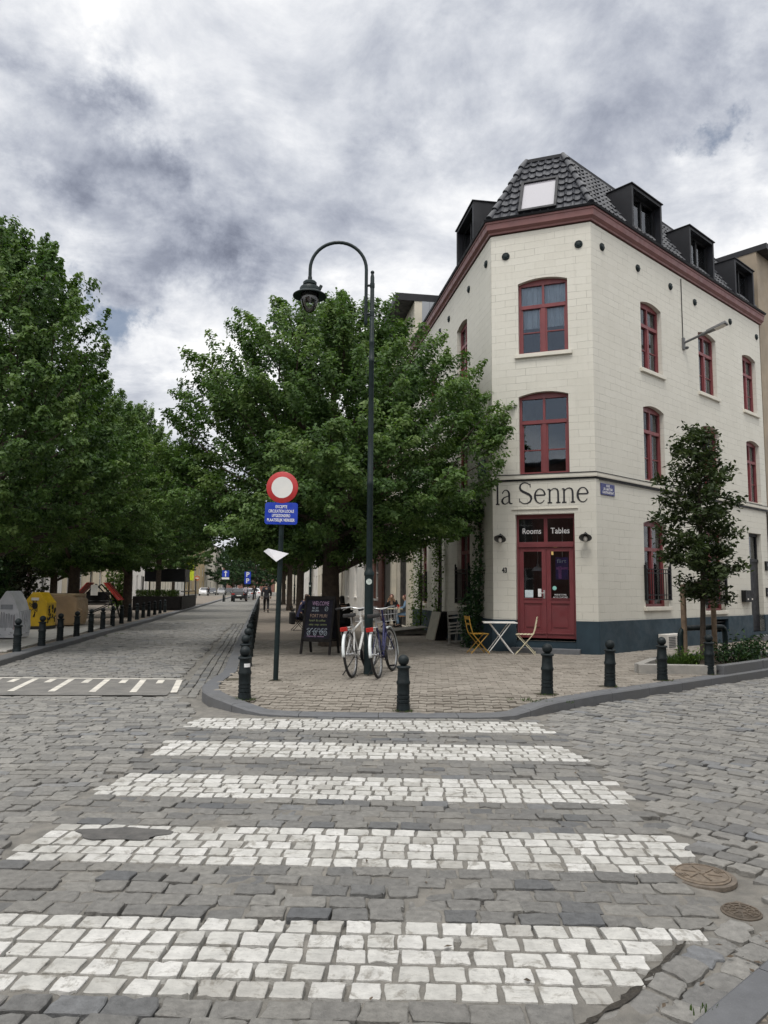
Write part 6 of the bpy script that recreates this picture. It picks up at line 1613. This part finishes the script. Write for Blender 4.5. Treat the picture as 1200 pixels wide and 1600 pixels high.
for k in range(7):
    q = W(FL, 3.9 + .02 * k, .12, .70 - .062 * k)
    o = ft if k == 0 else dup(ft)
    if k:
        for ch in o.children:
            if ch.name.startswith('tabletop'): ch.data = ch.data.copy(); ch.data.materials[0] = MT['chalkframe']
    o['label'] = ('frontmost folded grey table, its pale top showing, leaning on the shaded wall' if k == 0 else '%s folded table behind the pale topped one in the leaning stack' % ORD[k - 1])
    o.location = q; o.rotation_euler = (rad(-14), 0, rad(-74))
dk = thing('wooden_ramp', 'low grey wooden platform on the pavement beside the stacked tables', 'platform', (.62, 24.4, .12), rad(12))
mb = MB()
for k in range(6): mb.box((0, -.5 + .2 * k, .17), (1.5, .18, .03), R=Matrix.Rotation(rad(-6), 3, 'Y'))
mb.build('board', MT['greywood'], dk); mb = MB()
for y_ in (-.5, 0, .5): mb.box((0, y_, .07), (1.45, .08, .1), R=Matrix.Rotation(rad(-3), 3, 'Y'))
mb.build('bearer', MT['greywood'], dk)

# ---------------------------------------------------------------- people
def skin_body(name, joints, edges, m, parent=None, root=0, sub=2):
    names = list(joints); ix = {n: i for i, n in enumerate(names)}
    me = bpy.data.meshes.new(name)
    me.from_pydata([joints[n][0] for n in names], [(ix[a], ix[b]) for a, b in edges], [])
    o = bpy.data.objects.new(name, me); COL.objects.link(o)
    o.modifiers.new('skin', 'SKIN'); sb = o.modifiers.new('sub', 'SUBSURF'); sb.levels = sub; sb.render_levels = sub
    if not me.skin_vertices: me.skin_vertices.new() if hasattr(me.skin_vertices, 'new') else None
    for n in names:
        r = joints[n][1]; d = me.skin_vertices[0].data[ix[n]]
        d.radius = r if hasattr(r, '__len__') else (r, r); d.use_root = (ix[n] == root)
    dg = bpy.context.evaluated_depsgraph_get(); dg.update()
    m2 = bpy.data.meshes.new_from_object(o.evaluated_get(dg))
    bpy.data.objects.remove(o)
    m2.polygons.foreach_set('use_smooth', [True] * len(m2.polygons)); m2.materials.clear(); m2.materials.append(m)
    o = bpy.data.objects.new(name, m2); COL.objects.link(o); o.parent = parent
    return o
def person(label, loc, rz, pose, top, legs, hairm, long_hair=False, sc=1., shoes='blackmetal', hat=None, bun=None):
    """faces +y. pose: joint positions overriding a standing figure of 1.72 m"""
    t = thing('person', label, 'person', loc, rz, None); t.scale = (sc,) * 3
    J = dict(pelvis=(0, 0, .92), belly=(0, .01, 1.08), chest=(0, 0, 1.30), neck=(0, 0, 1.46), chin=(0, .015, 1.525), head=(0, .01, 1.60), crown=(0, 0, 1.68),
             shL=(-.175, 0, 1.40), elL=(-.23, -.02, 1.12), wrL=(-.22, .06, .88), shR=(.175, 0, 1.40), elR=(.23, -.02, 1.12), wrR=(.22, .06, .88),
             hipL=(-.09, 0, .88), knL=(-.10, .02, .48), anL=(-.10, -.02, .08), toL=(-.11, .15, .035), hipR=(.09, 0, .88), knR=(.10, .02, .48), anR=(.10, -.02, .08), toR=(.11, .15, .035))
    J.update(pose)
    V3 = {k: Vector(v) for k, v in J.items()}
    rads = dict(pelvis=(.135, .10), belly=(.125, .095), chest=(.15, .105), neck=.052, chin=(.062, .07), head=(.078, .095), crown=(.055, .065), shL=.062, elL=.043, wrL=.028, shR=.062, elR=.043, wrR=.028,
                hipL=.085, knL=.056, anL=.038, toL=.035, hipR=.085, knR=.056, anR=.038, toR=.035)
    E_ = [('pelvis', 'belly'), ('belly', 'chest'), ('chest', 'neck'), ('neck', 'chin'), ('chin', 'head'), ('head', 'crown'), ('chest', 'shL'), ('shL', 'elL'), ('elL', 'wrL'), ('chest', 'shR'), ('shR', 'elR'), ('elR', 'wrR'),
          ('pelvis', 'hipL'), ('hipL', 'knL'), ('knL', 'anL'), ('anL', 'toL'), ('pelvis', 'hipR'), ('hipR', 'knR'), ('knR', 'anR'), ('anR', 'toR')]
    jt = {k: (V3[k], rads[k]) for k in V3}
    up_ = (V3['crown'] - V3['chin']).normalized(); fwd = Vector((0, 1, 0)); fwd = (fwd - up_ * fwd.dot(up_)).normalized()
    if 'face' in J: fwd = Vector(J['face']); del jt['face']; fwd = (fwd - up_ * fwd.dot(up_)).normalized()
    jt['nose'] = (V3['head'] + fwd * .105 - up_ * .02, .012); E_.append(('head', 'nose'))
    for s in 'LR':   # palm, four unequal curled fingers and a thumb
        d = (V3['wr' + s] - V3['el' + s]).normalized(); sx = d.cross(Vector((0, 0, 1)))
        sx = sx.normalized() if sx.length > .1 else Vector((0, 1, 0)); dn = sx.cross(d)
        pm_ = V3['wr' + s] + d * .055; jt['palm' + s] = (pm_, (.036, .020)); E_.append(('wr' + s, 'palm' + s))
        for k, (o_, L) in enumerate(((-.030, .065), (-.010, .078), (.010, .074), (.030, .058))):
            a = pm_ + d * .035 + sx * o_; b = a + d * L * .5 - dn * .008; c = b + d * L * .35 - dn * .022
            for n_, p_, r_ in (('a', a, .010), ('b', b, .009), ('c', c, .008)): jt['f%d%s%s' % (k, n_, s)] = (p_, r_)
            E_ += [('palm' + s, 'f%da%s' % (k, s)), ('f%da%s' % (k, s), 'f%db%s' % (k, s)), ('f%db%s' % (k, s), 'f%dc%s' % (k, s))]
        a = pm_ - d * .01 - sx * .04; b = a + d * .04 - sx * .012; jt['ta' + s] = (a, .012); jt['tb' + s] = (b, .010); E_ += [('palm' + s, 'ta' + s), ('ta' + s, 'tb' + s)]
    body = skin_body('body', jt, E_, MT['skin'], t)
    g = lambda ns, add: {n: (V3[n], tuple(x + add for x in (rads[n] if hasattr(rads[n], '__len__') else (rads[n],) * 2))) for n in ns}
    tj = g(['pelvis', 'belly', 'chest', 'shL', 'elL', 'shR', 'elR'], .022); tj['collar'] = (V3['neck'] - (V3['neck'] - V3['chest']) * .05, (.078, .074)); tj['yoke'] = (V3['neck'].lerp(V3['chest'], .45), (.125, .095))
    for s in 'LR': tj['cuff' + s] = (V3['el' + s].lerp(V3['wr' + s], .9), (.042, .042))
    tj['hem'] = (V3['pelvis'] - (V3['belly'] - V3['pelvis']).normalized() * .06, (.165, .125))
    skin_body('jacket', tj, [('pelvis', 'belly'), ('belly', 'chest'), ('chest', 'yoke'), ('yoke', 'collar'), ('chest', 'shL'), ('shL', 'elL'), ('elL', 'cuffL'), ('chest', 'shR'), ('shR', 'elR'), ('elR', 'cuffR'), ('pelvis', 'hem')], top, t)
    lj = g(['pelvis', 'hipL', 'knL', 'hipR', 'knR'], .020)
    for s in 'LR': lj['an' + s] = (V3['an' + s] + (V3['kn' + s] - V3['an' + s]).normalized() * .02, (.058, .058))
    skin_body('trousers', lj, [('pelvis', 'hipL'), ('hipL', 'knL'), ('knL', 'anL'), ('pelvis', 'hipR'), ('hipR', 'knR'), ('knR', 'anR')], legs, t)
    for s in 'LR':
        skin_body('shoe', {'a': (V3['an' + s] - (V3['to' + s] - V3['an' + s]).normalized() * .04 * Vector((1, 1, 0)).length + Vector((0, 0, -.02)), .045), 'b': (V3['an' + s].lerp(V3['to' + s], .5) + Vector((0, 0, -.01)), .046), 'c': (V3['to' + s] + (V3['to' + s] - V3['an' + s]).normalized() * .03, .04)}, [('a', 'b'), ('b', 'c')], MT[shoes], t, sub=1)
    hc = V3['head'] - fwd * .022 + up_ * .025
    hj = {'a': (hc + up_ * .075, (.05, .05)), 'b': (hc + up_ * .02 - fwd * .015, (.098, .105)), 'c': (hc - up_ * .06 - fwd * .045, (.085, .06)), 'd': (hc - up_ * (.34 if long_hair else .10) - fwd * (.075 if long_hair else .05), (.085, .04) if long_hair else (.06, .045))}
    ed = [('a', 'b'), ('b', 'c'), ('c', 'd')]
    if long_hair: hj['e'] = (hj['d'][0] - up_ * .12, (.05, .03)); ed.append(('d', 'e'))
    skin_body('hair', hj, ed, hairm, t, sub=1)
    mb = MB(); sd_ = up_.cross(fwd)
    for s in (-1, 1): mb.ell(V3['head'] + fwd * .088 + sd_ * s * .032 + up_ * .0, (.010,) * 3, 8, 6)
    mb.build('eyes', MT['blackmetal'], t)
    mb = MB(); mb.ell(V3['chin'] + fwd * .075 + up_ * .015, (.022, .008, .007), 8, 6); mb.build('mouth', mat('lips', (.30, .11, .10), .5), t)
    mb = MB()
    for s in (-1, 1): mb.ell(V3['head'] + sd_ * s * .083 - up_ * .01, (.012, .022, .032), 8, 6)
    mb.build('ears', MT['skin'], t)
    if hat:
        mb = MB(); Rh = up_.to_track_quat('Z', 'Y').to_matrix(); mb.lathe([(.15, 0), (.15, .012), (.10, .016), (.098, .09), (.07, .115), (.001, .12)], V3['crown'] - up_ * .05, 20, Rh); mb.build('hat', hat, t)
    return t
MT['hairdark'] = mat('hairdark', (.012, .010, .009), .5, var=.4, scale=30); MT['hairbrown'] = mat('hairbrown', (.060, .030, .020), .5, var=.5, scale=30); MT['hairred'] = mat('hairred', (.10, .018, .016), .5, var=.4, scale=30)
MT['clothdark'] = mat('clothdark', (.014, .016, .022), .85, var=.3, scale=12); MT['clothblack'] = mat('clothblack', (.009, .009, .011), .85, var=.3, scale=12); MT['clothnavy'] = mat('clothnavy', (.018, .020, .060), .85, var=.3, scale=12); MT['denim'] = mat('denim', (.12, .20, .30), .85, var=.25, scale=14); MT['clothlight'] = mat('clothlight', (.35, .33, .38), .85, var=.2, scale=14)
WALK = dict(hipL=(-.09, .0, .88), knL=(-.10, .16, .50), anL=(-.10, .20, .10), toL=(-.11, .36, .06), knR=(.10, -.03, .47), anR=(.10, -.26, .14), toR=(.11, -.14, .035), elL=(-.26, -.10, 1.13), wrL=(-.25, .0, .90), elR=(.26, .05, 1.13), wrR=(.25, .18, .92))
def sit(lean=0., armf=.3, handz=.78, legdx=0.):
    return dict(pelvis=(0, 0, .50), belly=(0, .02 + lean * .15, .66), chest=(0, .03 + lean * .5, .88), neck=(0, .05 + lean * .75, 1.03), chin=(0, .08 + lean * .9, 1.09), head=(0, .085 + lean * .95, 1.165), crown=(0, .08 + lean, 1.245),
                shL=(-.175, .03 + lean * .6, .98), elL=(-.24, .10 + lean * .6, .74), wrL=(-.12, armf, handz), shR=(.175, .03 + lean * .6, .98), elR=(.24, .10 + lean * .6, .74), wrR=(.12, armf, handz),
                hipL=(-.10, .06, .49), knL=(-.12, .45, .50), anL=(-.12, .40 + legdx, .09), toL=(-.13, .56 + legdx, .035), hipR=(.10, .06, .49), knR=(.12, .45, .50), anR=(.12, .40 + legdx, .09), toR=(.13, .56 + legdx, .035))
person('person walking away on the right pavement in dark jacket and dark trousers', (-7.0, 44.4, .12), rad(9), WALK, MT['clothdark'], MT['clothblack'], MT['hairdark'], sc=1.03)
person('person with long brown hair in a navy jacket seated left of the chalkboard', (-2.95, 26.2, .12), rad(-70), sit(.22, .36, .98), MT['clothnavy'], MT['clothblack'], MT['hairbrown'], True)
person('person in black seated right of the chalkboard with their back to the camera', (-1.16, 21.9, .12), rad(25), sit(.12, .38, .76), MT['clothblack'], MT['clothblack'], MT['hairdark'], True)
person('person with red hair facing the camera at the terrace table by the wall', (.35, 29.5, .12), rad(175), sit(.15, .36, 1.02), MT['clothdark'], MT['clothblack'], MT['hairred'])
person('person with dark red hair and pale blue sleeves seated at the terrace table', (1.0, 28.6, .12), rad(80), sit(.10, .36, .76), MT['denim'], MT['denim'], MT['hairred'], True)
person('dark clothed person walking in the far roadway near the yellow green banner', (-31.0, 131, 0), rad(20), WALK, MT['clothblack'], MT['clothblack'], MT['hairdark'])
person('person in a light shirt walking under the far blue parking signs', (-15.6, 84, .12), rad(5), WALK, MT['clothlight'], MT['clothdark'], MT['hairdark'])
person('dark clothed person beside the one in a light shirt, far along the pavement', (-14.8, 85, .12), rad(190), WALK, MT['clothblack'], MT['clothblack'], MT['hairdark'])
folding_chair('black folding chair carrying the person with long brown hair', (-2.98, 26.18, .12), rad(-70), MT['blackmetal'])
folding_chair('black folding chair under the person in black behind the bicycles', (-1.16, 21.87, .12), rad(25), MT['blackmetal'])
folding_chair('black folding chair of the person facing the camera by the wall', (.35, 29.55, .12), rad(175), MT['blackmetal'])
folding_table('dark folding table between the two seated people behind the chalkboard', (-1.95, 25.6, .12), rad(10), MT['blackmetal'], MT['blackmetal'])
folding_table('pale folding table of the couple near the vine covered wall', (.28, 28.7, .12), rad(0), MT['blackmetal'], MT['paleyellow'], .95, .65)
bn = thing('bench', 'small brown wooden bench under the person with pale blue sleeves', 'bench', (1.05, 28.6, .12), rad(0)); mb = MB(); mb.box((0, 0, .44), (.9, .3, .04)); mb.build('seat', mat('orangewood', (.32, .17, .07), .6, var=.2), bn, bevel=.005)
for s in (-1, 1): mb = MB(); mb.box((s * .36, 0, .21), (.05, .26, .42)); mb.build('leg', MT['blackmetal'], bn)
gl = thing('jug', 'small red jug on the table of the couple', 'jug', (.58, 28.6, .847)); mb = MB(); mb.lathe([(.045, 0), (.06, .05), (.05, .12), (.04, .15), (.045, .16)], n=14); mb.build('body', mat('redjug', (.35, .03, .02), .3), gl); mb = MB(); mb.tube([(.05, 0, .13), (.09, 0, .11), (.085, 0, .06), (.055, 0, .05)], .008, 6); mb.build('handle', bpy.data.materials['redjug'], gl)
bag = thing('bag', 'dark bag hanging on the back of the black folding chair', 'bag', (-3.1, 26.0, .35), rad(-70)); mb = MB(); mb.box((0, -.08, .2), (.36, .16, .42)); mb.build('pouch', MT['clothblack'], bag, bevel=.05); mb = MB(); mb.tube([(-.1, -.08, .4), (-.08, 0, .53), (.08, 0, .53), (.1, -.08, .4)], .012, 6); mb.build('strap', MT['clothblack'], bag)
flp = thing('flower_pot', 'small pot with a bright green plant behind the top of the chalkboard', 'pot', (-2.3, 24.6, .12)); mb = MB(); mb.lathe([(.14, 0), (.2, .5), (.21, .52), (.18, .52)], n=18); mb.build('pot', MT['greywood'], flp); rng = np.random.default_rng(4); n = 260
cc = rng.normal(0, .11, (n, 3)) + [0, 0, .75]; o = bpy.data.objects.new('foliage', leaf_mesh('foliage', cc, rng.normal(0, .5, (n, 3)) + [0, 0, .7], .08, MT['leaf_light'], 4)); COL.objects.link(o); o.parent = flp

# ---------------------------------------------------------------- recycling containers on the left
GC = 'recycling containers on the left'
MT['bankgrey'] = mat('bankgrey', (.58, .60, .64), .5, var=.12, scale=3, bump=.2); MT['bankgrey2'] = mat('bankgrey2', (.52, .54, .58), .5, var=.12, scale=3); MT['bankyellow'] = mat('bankyellow', (.55, .36, .012), .45, var=.14, scale=4); MT['bankbeige'] = mat('bankbeige', (.36, .255, .155), .5, var=.12, scale=3)
sl = thing('concrete_slab', 'pale concrete slab in the pavement carrying the containers', 'slab', (-10.7, 22.3, .12), rad(9)); mb = MB(); mb.box((.2, -.2, .02), (2.4, 11.5, .04)); mb.build('slab', MT['slab'], sl, bevel=.005)
def bank(name, label, loc, rz, prof, depth, m, m2, w_):
    """prof: outline (x, z) of the end facing the camera; extruded away along +y"""
    t = thing(name, label, 'recycling container', loc, rz, GC)
    mb = MB(); mb.prism([Vector((x, -depth / 2, z)) for x, z in prof], (0, 0, 0), (0, depth, 0)); b = mb.build('body', m, t, bevel=.025)
    mb = MB(); cz = sum(z for x, z in prof) / len(prof)
    mb.prism([Vector((x * .86, -depth / 2 - .012, .06 + z * .93)) for x, z in prof], (0, 0, 0), (0, .014, 0)); mb.build('front_panel', m2, t, bevel=.006)
    return t
arch = [(-.46, .03), (.46, .03), (.50, .35), (.44, .72), (.30, 1.02), (.10, 1.26), (.06, 1.29), (-.06, 1.29), (-.10, 1.26), (-.30, 1.02), (-.44, .72), (-.50, .35)]
b = bank('bottle_bank', 'pale grey pointed arch bottle bank covered in scrawls', (-10.2, 20.45, .16), rad(4), arch, .75, MT['bankgrey'], MT['bankgrey2'], .9)
rr_ = random.Random(5); mb = MB()
def scrawl(mb, x0, z0, w_, h, y_, n=7, r=.009, side=False):
    pts = [(x0 + rr_.uniform(-w_, w_) / 2, z0 + rr_.uniform(-h, h) / 2) for _ in range(n)]
    P3 = [Vector((y_, q[0], q[1])) if side else Vector((q[0], y_, q[1])) for q in pts]
    out = []
    for a, b_, c in zip(P3, P3[1:], P3[2:]):
        for k in range(4): t_ = k / 4; out.append(((a + b_) / 2).lerp(b_, t_).lerp(b_.lerp((b_ + c) / 2, t_), t_))
    mb.tube(out, r, 4)
for k in range(7): x = -.28 + .09 * k; mb.tube([(x, -.392, .22 + rr_.uniform(0, .1)), (x + .01, -.392, .62 + rr_.uniform(0, .12)), (x + .04, -.392, .66), (x + .05, -.392, .3)], .007, 4)
for k in range(2): scrawl(mb, -.2 + .4 * k, .14, .2, .1, -.392, 6, .005)
mb.build('scrawl', mat('scrawl', (.14, .15, .17), .7), b)
mb = MB(); mb.box((0, -.385, .86), (.44, .02, .13)); mb.build('slot', mat('slot', (.26, .28, .31), .6), b)
mb = MB(); mb.tube([(.30, -.393, .25), (.30, -.393, .6)], .008, 4); mb.tube([(-.33, -.393, .25), (-.31, -.393, .62)], .008, 4); mb.build('red_streak', mat('red_streak', (.30, .08, .10), .7), b)
mb = MB()
for k in range(5): mb.box((.475, -.28 + .14 * k, .45), (.08, .02, .62)); 
mb.build('rib', MT['bankgrey2'], b)
b.scale = (.72, 1, 1)
dup(b, (-10.35, 18.3, .16), rad(4), 'pale bottle bank cut by the left edge of the photo')
hexp = [(-.47, .03), (.47, .03), (.47, .88), (.14, 1.22), (-.14, 1.22), (-.47, .88)]
b = bank('glass_bank', 'yellow container with chamfered top and black graffiti', (-11.55, 25.0, .16), rad(2), hexp, .8, MT['bankyellow'], MT['bankyellow'], .9)
mb = MB()
for x, z in ((-.02, .95), (0, .72), (-.2, .55), (.02, .5), (-.12, .8)): scrawl(mb, x, z, .24, .26, -.42, 8, .009)
for y_, z in ((-.26, .3), (-.1, .4), (.1, .35), (.22, .3), (-.2, .7), (.1, .7), (-.22, .55), (.22, .6)): scrawl(mb, y_, z, .2, .35, .49, 9, .016, True)
mb.build('graffiti', MT['lettering'], b)
b.scale = (.8, 1, 1)
mb = MB(); mb.tube([(-.1, 0, 1.2), (-.1, 0, 1.3), (.1, 0, 1.3), (.1, 0, 1.2)], .02, 6); mb.build('lifting_ring', MT['blackmetal'], b)
mb = MB(); mb.box((0, -.425, 1.0), (.3, .012, .09)); mb.build('sticker', MT['offwhite'], b)
mb = MB(); mb.lathe([(.11, -.02), (.11, .02), (.085, .03), (.08, -.02)], (.0, -.415, .78), 20, RX); mb.lathe([(.08, .005), (.001, .006)], (.0, -.415, .78), 20, RX); mb.build('opening', MT['rubber'], b)
mb = MB(); mb.box((0, 0, .06), (.97, .83, .10)); mb.build('base', MT['rubber'], b)
b = thing('clothes_bank', 'beige brown rounded container right of the yellow one', 'recycling container', (-11.6, 27.2, .16), rad(4), GC)
mb = MB(); mb.prism([Vector((x, -.65, z)) for x, z in ((-.9, .03), (.52, .03), (.60, .5), (.56, .95), (.44, 1.12), (-.9, 1.12))], (0, 0, 0), (0, 1.3, 0)); mb.build('body', MT['bankbeige'], b, bevel=.09)
mb = MB(); mb.box((-.15, -.02, 1.12), (1.3, 1.26, .10)); mb.build('lid', mat('bankbeige_light', (.46, .35, .22), .5, var=.1), b, bevel=.04)
mb = MB(); mb.tube([(.6, -.5, .62), (.72, -.5, .58), (.66, -.5, .42)], .03, 6); mb.build('lever', MT['bankbeige'], b)
# red boards
b = thing('picnic_table', 'red picnic table set with boards folded up like a roof, white paper on it', 'picnic table', (-13.55, 35.3, .12), rad(9))
b.scale = (1.22, 1.1, 1.16)
MT['redboard'] = mat('redboard', (.46, .045, .035), .45, var=.12)
for s, y_ in ((-1, -.5), (-1, .25), (1, -.5), (1, .25)):
    mb = MB(); mb.bar((s * .86, y_, .72), (s * .30, y_, 1.42), .56, .035, upv=(s, 0, .8)); mb.build('board', MT['redboard'], b, bevel=.004)
mb = MB()
for y_ in (-.6, .4):
    for s in (-1, 1): mb.tube([(s * .75, y_, 0), (s * .55, y_, .75), (0, y_, 1.36)], .028, 6)
    mb.tube([(-.62, y_, .68), (.62, y_, .68)], .025, 6); mb.tube([(-.55, y_, .05), (.55, y_, .6)], .02, 6)
mb.box((0, -.1, .55), (1.0, 1.0, .04)); mb.box((0, -.15, .82), (.7, .9, .45)); mb.build('frame', MT['blackmetal'], b)
mb = MB(); mb.box((-.02, -.80, 1.12), (.26, .012, .42)); mb.build('paper', MT['white'], b)
# planter terrace
b = thing('planter_terrace', 'black wooden terrace box with grass planters at the kerb', 'parklet', (-14.3, 47.2, .12), rad(9.3))
mb = MB(); mb.box((-.1, 0, .12), (2.9, .5, .24)); mb.box((-.1, -.05, .50), (2.9, .45, .75)); mb.box((1.28, 5.2, .48), (.30, 10.4, .8)); mb.box((-1.48, 5.2, .35), (.2, 10.4, .7)); mb.build('planter_box', MT['chalkframe'], b, bevel=.01)
mb = MB(); mb.box((0.1, 3.4, 2.25), (2.6, 3.2, .85)); mb.build('canopy', MT['zincblack'], b, bevel=.02)
mb = MB()
for x in (-1.3, 1.38):
    for y_ in (2, 4.9, 10.2): mb.box((x, y_, 1.1), (.08, .08, 2.1))
mb.box((1.38, 5.2, 1.18), (.06, 10.3, .06)); mb.box((-1.3, 5.2, 1.18), (.06, 10.3, .06)); mb.build('post', MT['blackmetal'], b)
mb = MB(); mb.box((0, 5.2, .06), (2.7, 10.3, .08)); mb.build('deck', MT['greywood'], b)
rng = np.random.default_rng(9); n = 1500
c = np.stack([rng.uniform(-1.4, 1.25, n), rng.uniform(-.25, .2, n), .88 + rng.random(n) * .38], 1); o = bpy.data.objects.new('grasses', leaf_mesh('grasses', c, rng.normal(0, 1, (n, 3)) * [1, 1, .25], .2, MT['leaf_light'], 10, ratio=.10)); COL.objects.link(o); o.parent = b; o['kind'] = 'stuff'
leafy_plant('square_bush', 'dark bush on the square behind the grey bottle bank', (-15.0, 27.5, .12), 1.5, 3.4, 2600, .2, 'leaf_dark', 31, 26, cat='bush', ratio=.6)
leafy_plant('square_bush', 'dull olive bush at the left edge behind the bottle banks', (-17.0, 33.5, .12), 2.2, 4.4, 3200, .24, 'leaf_olive', 32, 30, cat='bush', ratio=.6)
leafy_plant('square_bush', 'bright young tree like bush right of the red picnic boards', (-14.6, 41, .12), .8, 2.8, 1100, .18, 'leaf_light', 33, 12, cat='bush', ratio=.6)

# ---------------------------------------------------------------- cars and far signs
def car(label, loc, rz, paint, wagon=False):
    t = thing('parked_car', label, 'car', loc, rz, 'cars down the street')
    prof = [(-2.15, .32), (-2.18, .62), (-2.10, .92), (-1.95, 1.02), (-1.55, 1.40), (-1.1, 1.50), (.2, 1.48), (.95, 1.05), (1.9, .88), (2.12, .66), (2.15, .32)]
    def ring(sx):
        out = []
        for y_, z in prof:
            k = 1 if z < 1.03 else 1 - .22 * (z - 1.03) / .45
            out.append(Vector((sx * .88 * k, y_, z)))
        return out
    L, Rr = ring(-1), ring(1); n = len(prof)
    mb = MB(); mb.add(L + Rr, [list(range(n))[::-1], [n + i for i in range(n)]] + [[i, (i + 1) % n, n + (i + 1) % n, n + i] for i in range(n)]); mb.build('body', paint, t, bevel=.07)
    gp = MT['darkpane']
    def zone(a, b, k=.80, off=.02):
        (y0, z0), (y1, z1) = a, b; d = Vector((0, y1 - y0, z1 - z0)).normalized(); nn = Vector((0, -d.z, d.y)); nn = nn if nn.z > 0 else -nn
        kk = lambda z: (.88 if z < 1.03 else .88 * (1 - .22 * (z - 1.03) / .45)) * k
        mb = MB(); mb.hexa([Vector((s * kk(z), y_, z)) + nn * o_ for o_ in (-.02, off) for (s, y_, z) in ((-1, y0, z0), (1, y0, z0), (1, y1, z1), (-1, y1, z1))]); return mb
    zone((-1.9, 1.07), (-1.58, 1.37)).build('rear_window', gp, t); zone((.9, 1.08), (.27, 1.44)).build('windscreen', gp, t)
    for s in (-1, 1):
        mb = MB(); q = [(-1.45, 1.06), (.75, 1.06), (.15, 1.40), (-1.1, 1.42)]
        kx = lambda z: .88 * (1 - .22 * max(z - 1.03, 0) / .45) + .012
        mb.prism([Vector((s * kx(z), y_, z)) for y_, z in q], (0, 0, 0), (-s * .03, 0, 0)); mb.build('side_window', gp, t)
        for y_ in (-1.32, 1.32):
            mb = MB(); RY = Matrix.Rotation(rad(90), 3, 'Y'); mb.lathe([(.2, -.1), (.3, -.11), (.33, -.08), (.33, .08), (.3, .11), (.2, .1)], (s * .80, y_, .33), 20, RY); wh = mb.build('wheel', MT['rubber'], t)
            mb = MB(); mb.lathe([(.2, -.115), (.2, .115)], (s * .80, y_, .33), 16, RY); mb.build('rim', MT['greysteel'], wh)
        mb = MB(); mb.box((s * .66, -2.12, .85), (.34, .10, .14)); mb.build('tail_light', bpy.data.materials['rear_light'], t); mb = MB(); mb.box((s * .66, 2.06, .72), (.34, .12, .14)); mb.build('headlight', MT['white'], t)
    mb = MB(); mb.box((0, -2.19, .68), (.52, .02, .12)); mb.box((0, 2.15, .5), (.52, .02, .12)); mb.build('number_plate', MT['signwhite'], t)
    return t
cp = lambda n, c: mat(n, c, .25, .0, var=.06)
car('black car seen from behind, parked at the right side far down the street', (-16.9, 87, .0), rad(10), cp('carblack', (.010, .010, .012)))
cw = cp('carwhite', (.62, .63, .65)); cg = cp('cargrey', (.06, .065, .075)); cs_ = cp('carsilver', (.30, .31, .33))
c1 = car('white car facing the camera at the left side of the far street', (-34.4, 142, 0), rad(192), cw)
car('grey car at the left side behind the first white car', (-35.2, 152, 0), rad(192), cg)
car('silver car at the left side beyond the walking person', (-34.9, 160, 0), rad(190), cs_); car('dark car in the far left parking row', (-35.2, 169, 0), rad(188), cg); car('white car furthest in the left parking row', (-35.6, 178, 0), rad(188), cw)
car('silver car parked ahead of the black car on the right', (-18.0, 98, 0), rad(10), cs_)
car('white van like car far ahead on the right side', (-19.5, 112, 0), rad(10), cw)
def blue_sign(label, loc, rz, plates, h, arrow=False, letter=None, w_=.78):
    t = thing('road_sign', label, 'road sign', loc, rz, 'blue road signs')
    mb = MB(); mb.tube([(0, 0, -.1), (0, 0, h + w_ * plates + .1)], .045, 10); mb.build('post', MT['greenmetal'], t)
    for k in range(plates):
        mb = MB(); z = h + w_ * (k + .5); mb.prism([Vector((x, -.05, z + zz_)) for x, zz_ in rrect(w_, w_ * .96, .08)], (0, 0, 0), (0, -.03, 0)); p_ = mb.build('sign_plate', MT['signblue'], t)
        if arrow: mb = MB(); mb.box((0, -.085, z - .07), (.11, .01, .5)); mb.prism([Vector(v) for v in ((-.2, -.08, z + .12), (.2, -.08, z + .12), (0, -.08, z + .36))], (0, 0, 0), (0, -.01, 0)); mb.build('arrow', MT['signwhite'], p_)
        if letter: text_mb(letter, .8, lambda x, y, d, z=z: Vector((x, -.082 - d, z + y)), bold=.02).build('lettering', MT['signwhite'], p_)
    if arrow: mb = MB(); mb.box((0, -.06, h - .14), (.85, .03, .22)); mb.build('white_plate', MT['signwhite'], t)
    return t
blue_sign('blue one way sign with a white arrow on a pole left of the black car', (-17.95, 84.0, 0), rad(10), 1, 2.75, True)
blue_sign('blue parking signs stacked on a pole far along the right pavement', (-16.9, 92, .12), rad(8), 2, 1.9, letter='P')
t = thing('road_sign', 'small round no entry sign in front of the far white houses', 'road sign', (-25.2, 100, .1)); mb = MB(); mb.tube([(0, 0, -.1), (0, 0, 2.9)], .04, 8); mb.build('post', MT['greysteel'], t); mb = MB(); mb.lathe([(.36, -.01), (.36, .01)], (0, -.06, 2.7), 24, RX); p_ = mb.build('sign_disc', mat('signochre', (.36, .13, .06), .5), t); mb = MB(); mb.box((0, -.075, 2.7), (.44, .01, .1)); mb.build('white_bar', MT['signwhite'], p_)
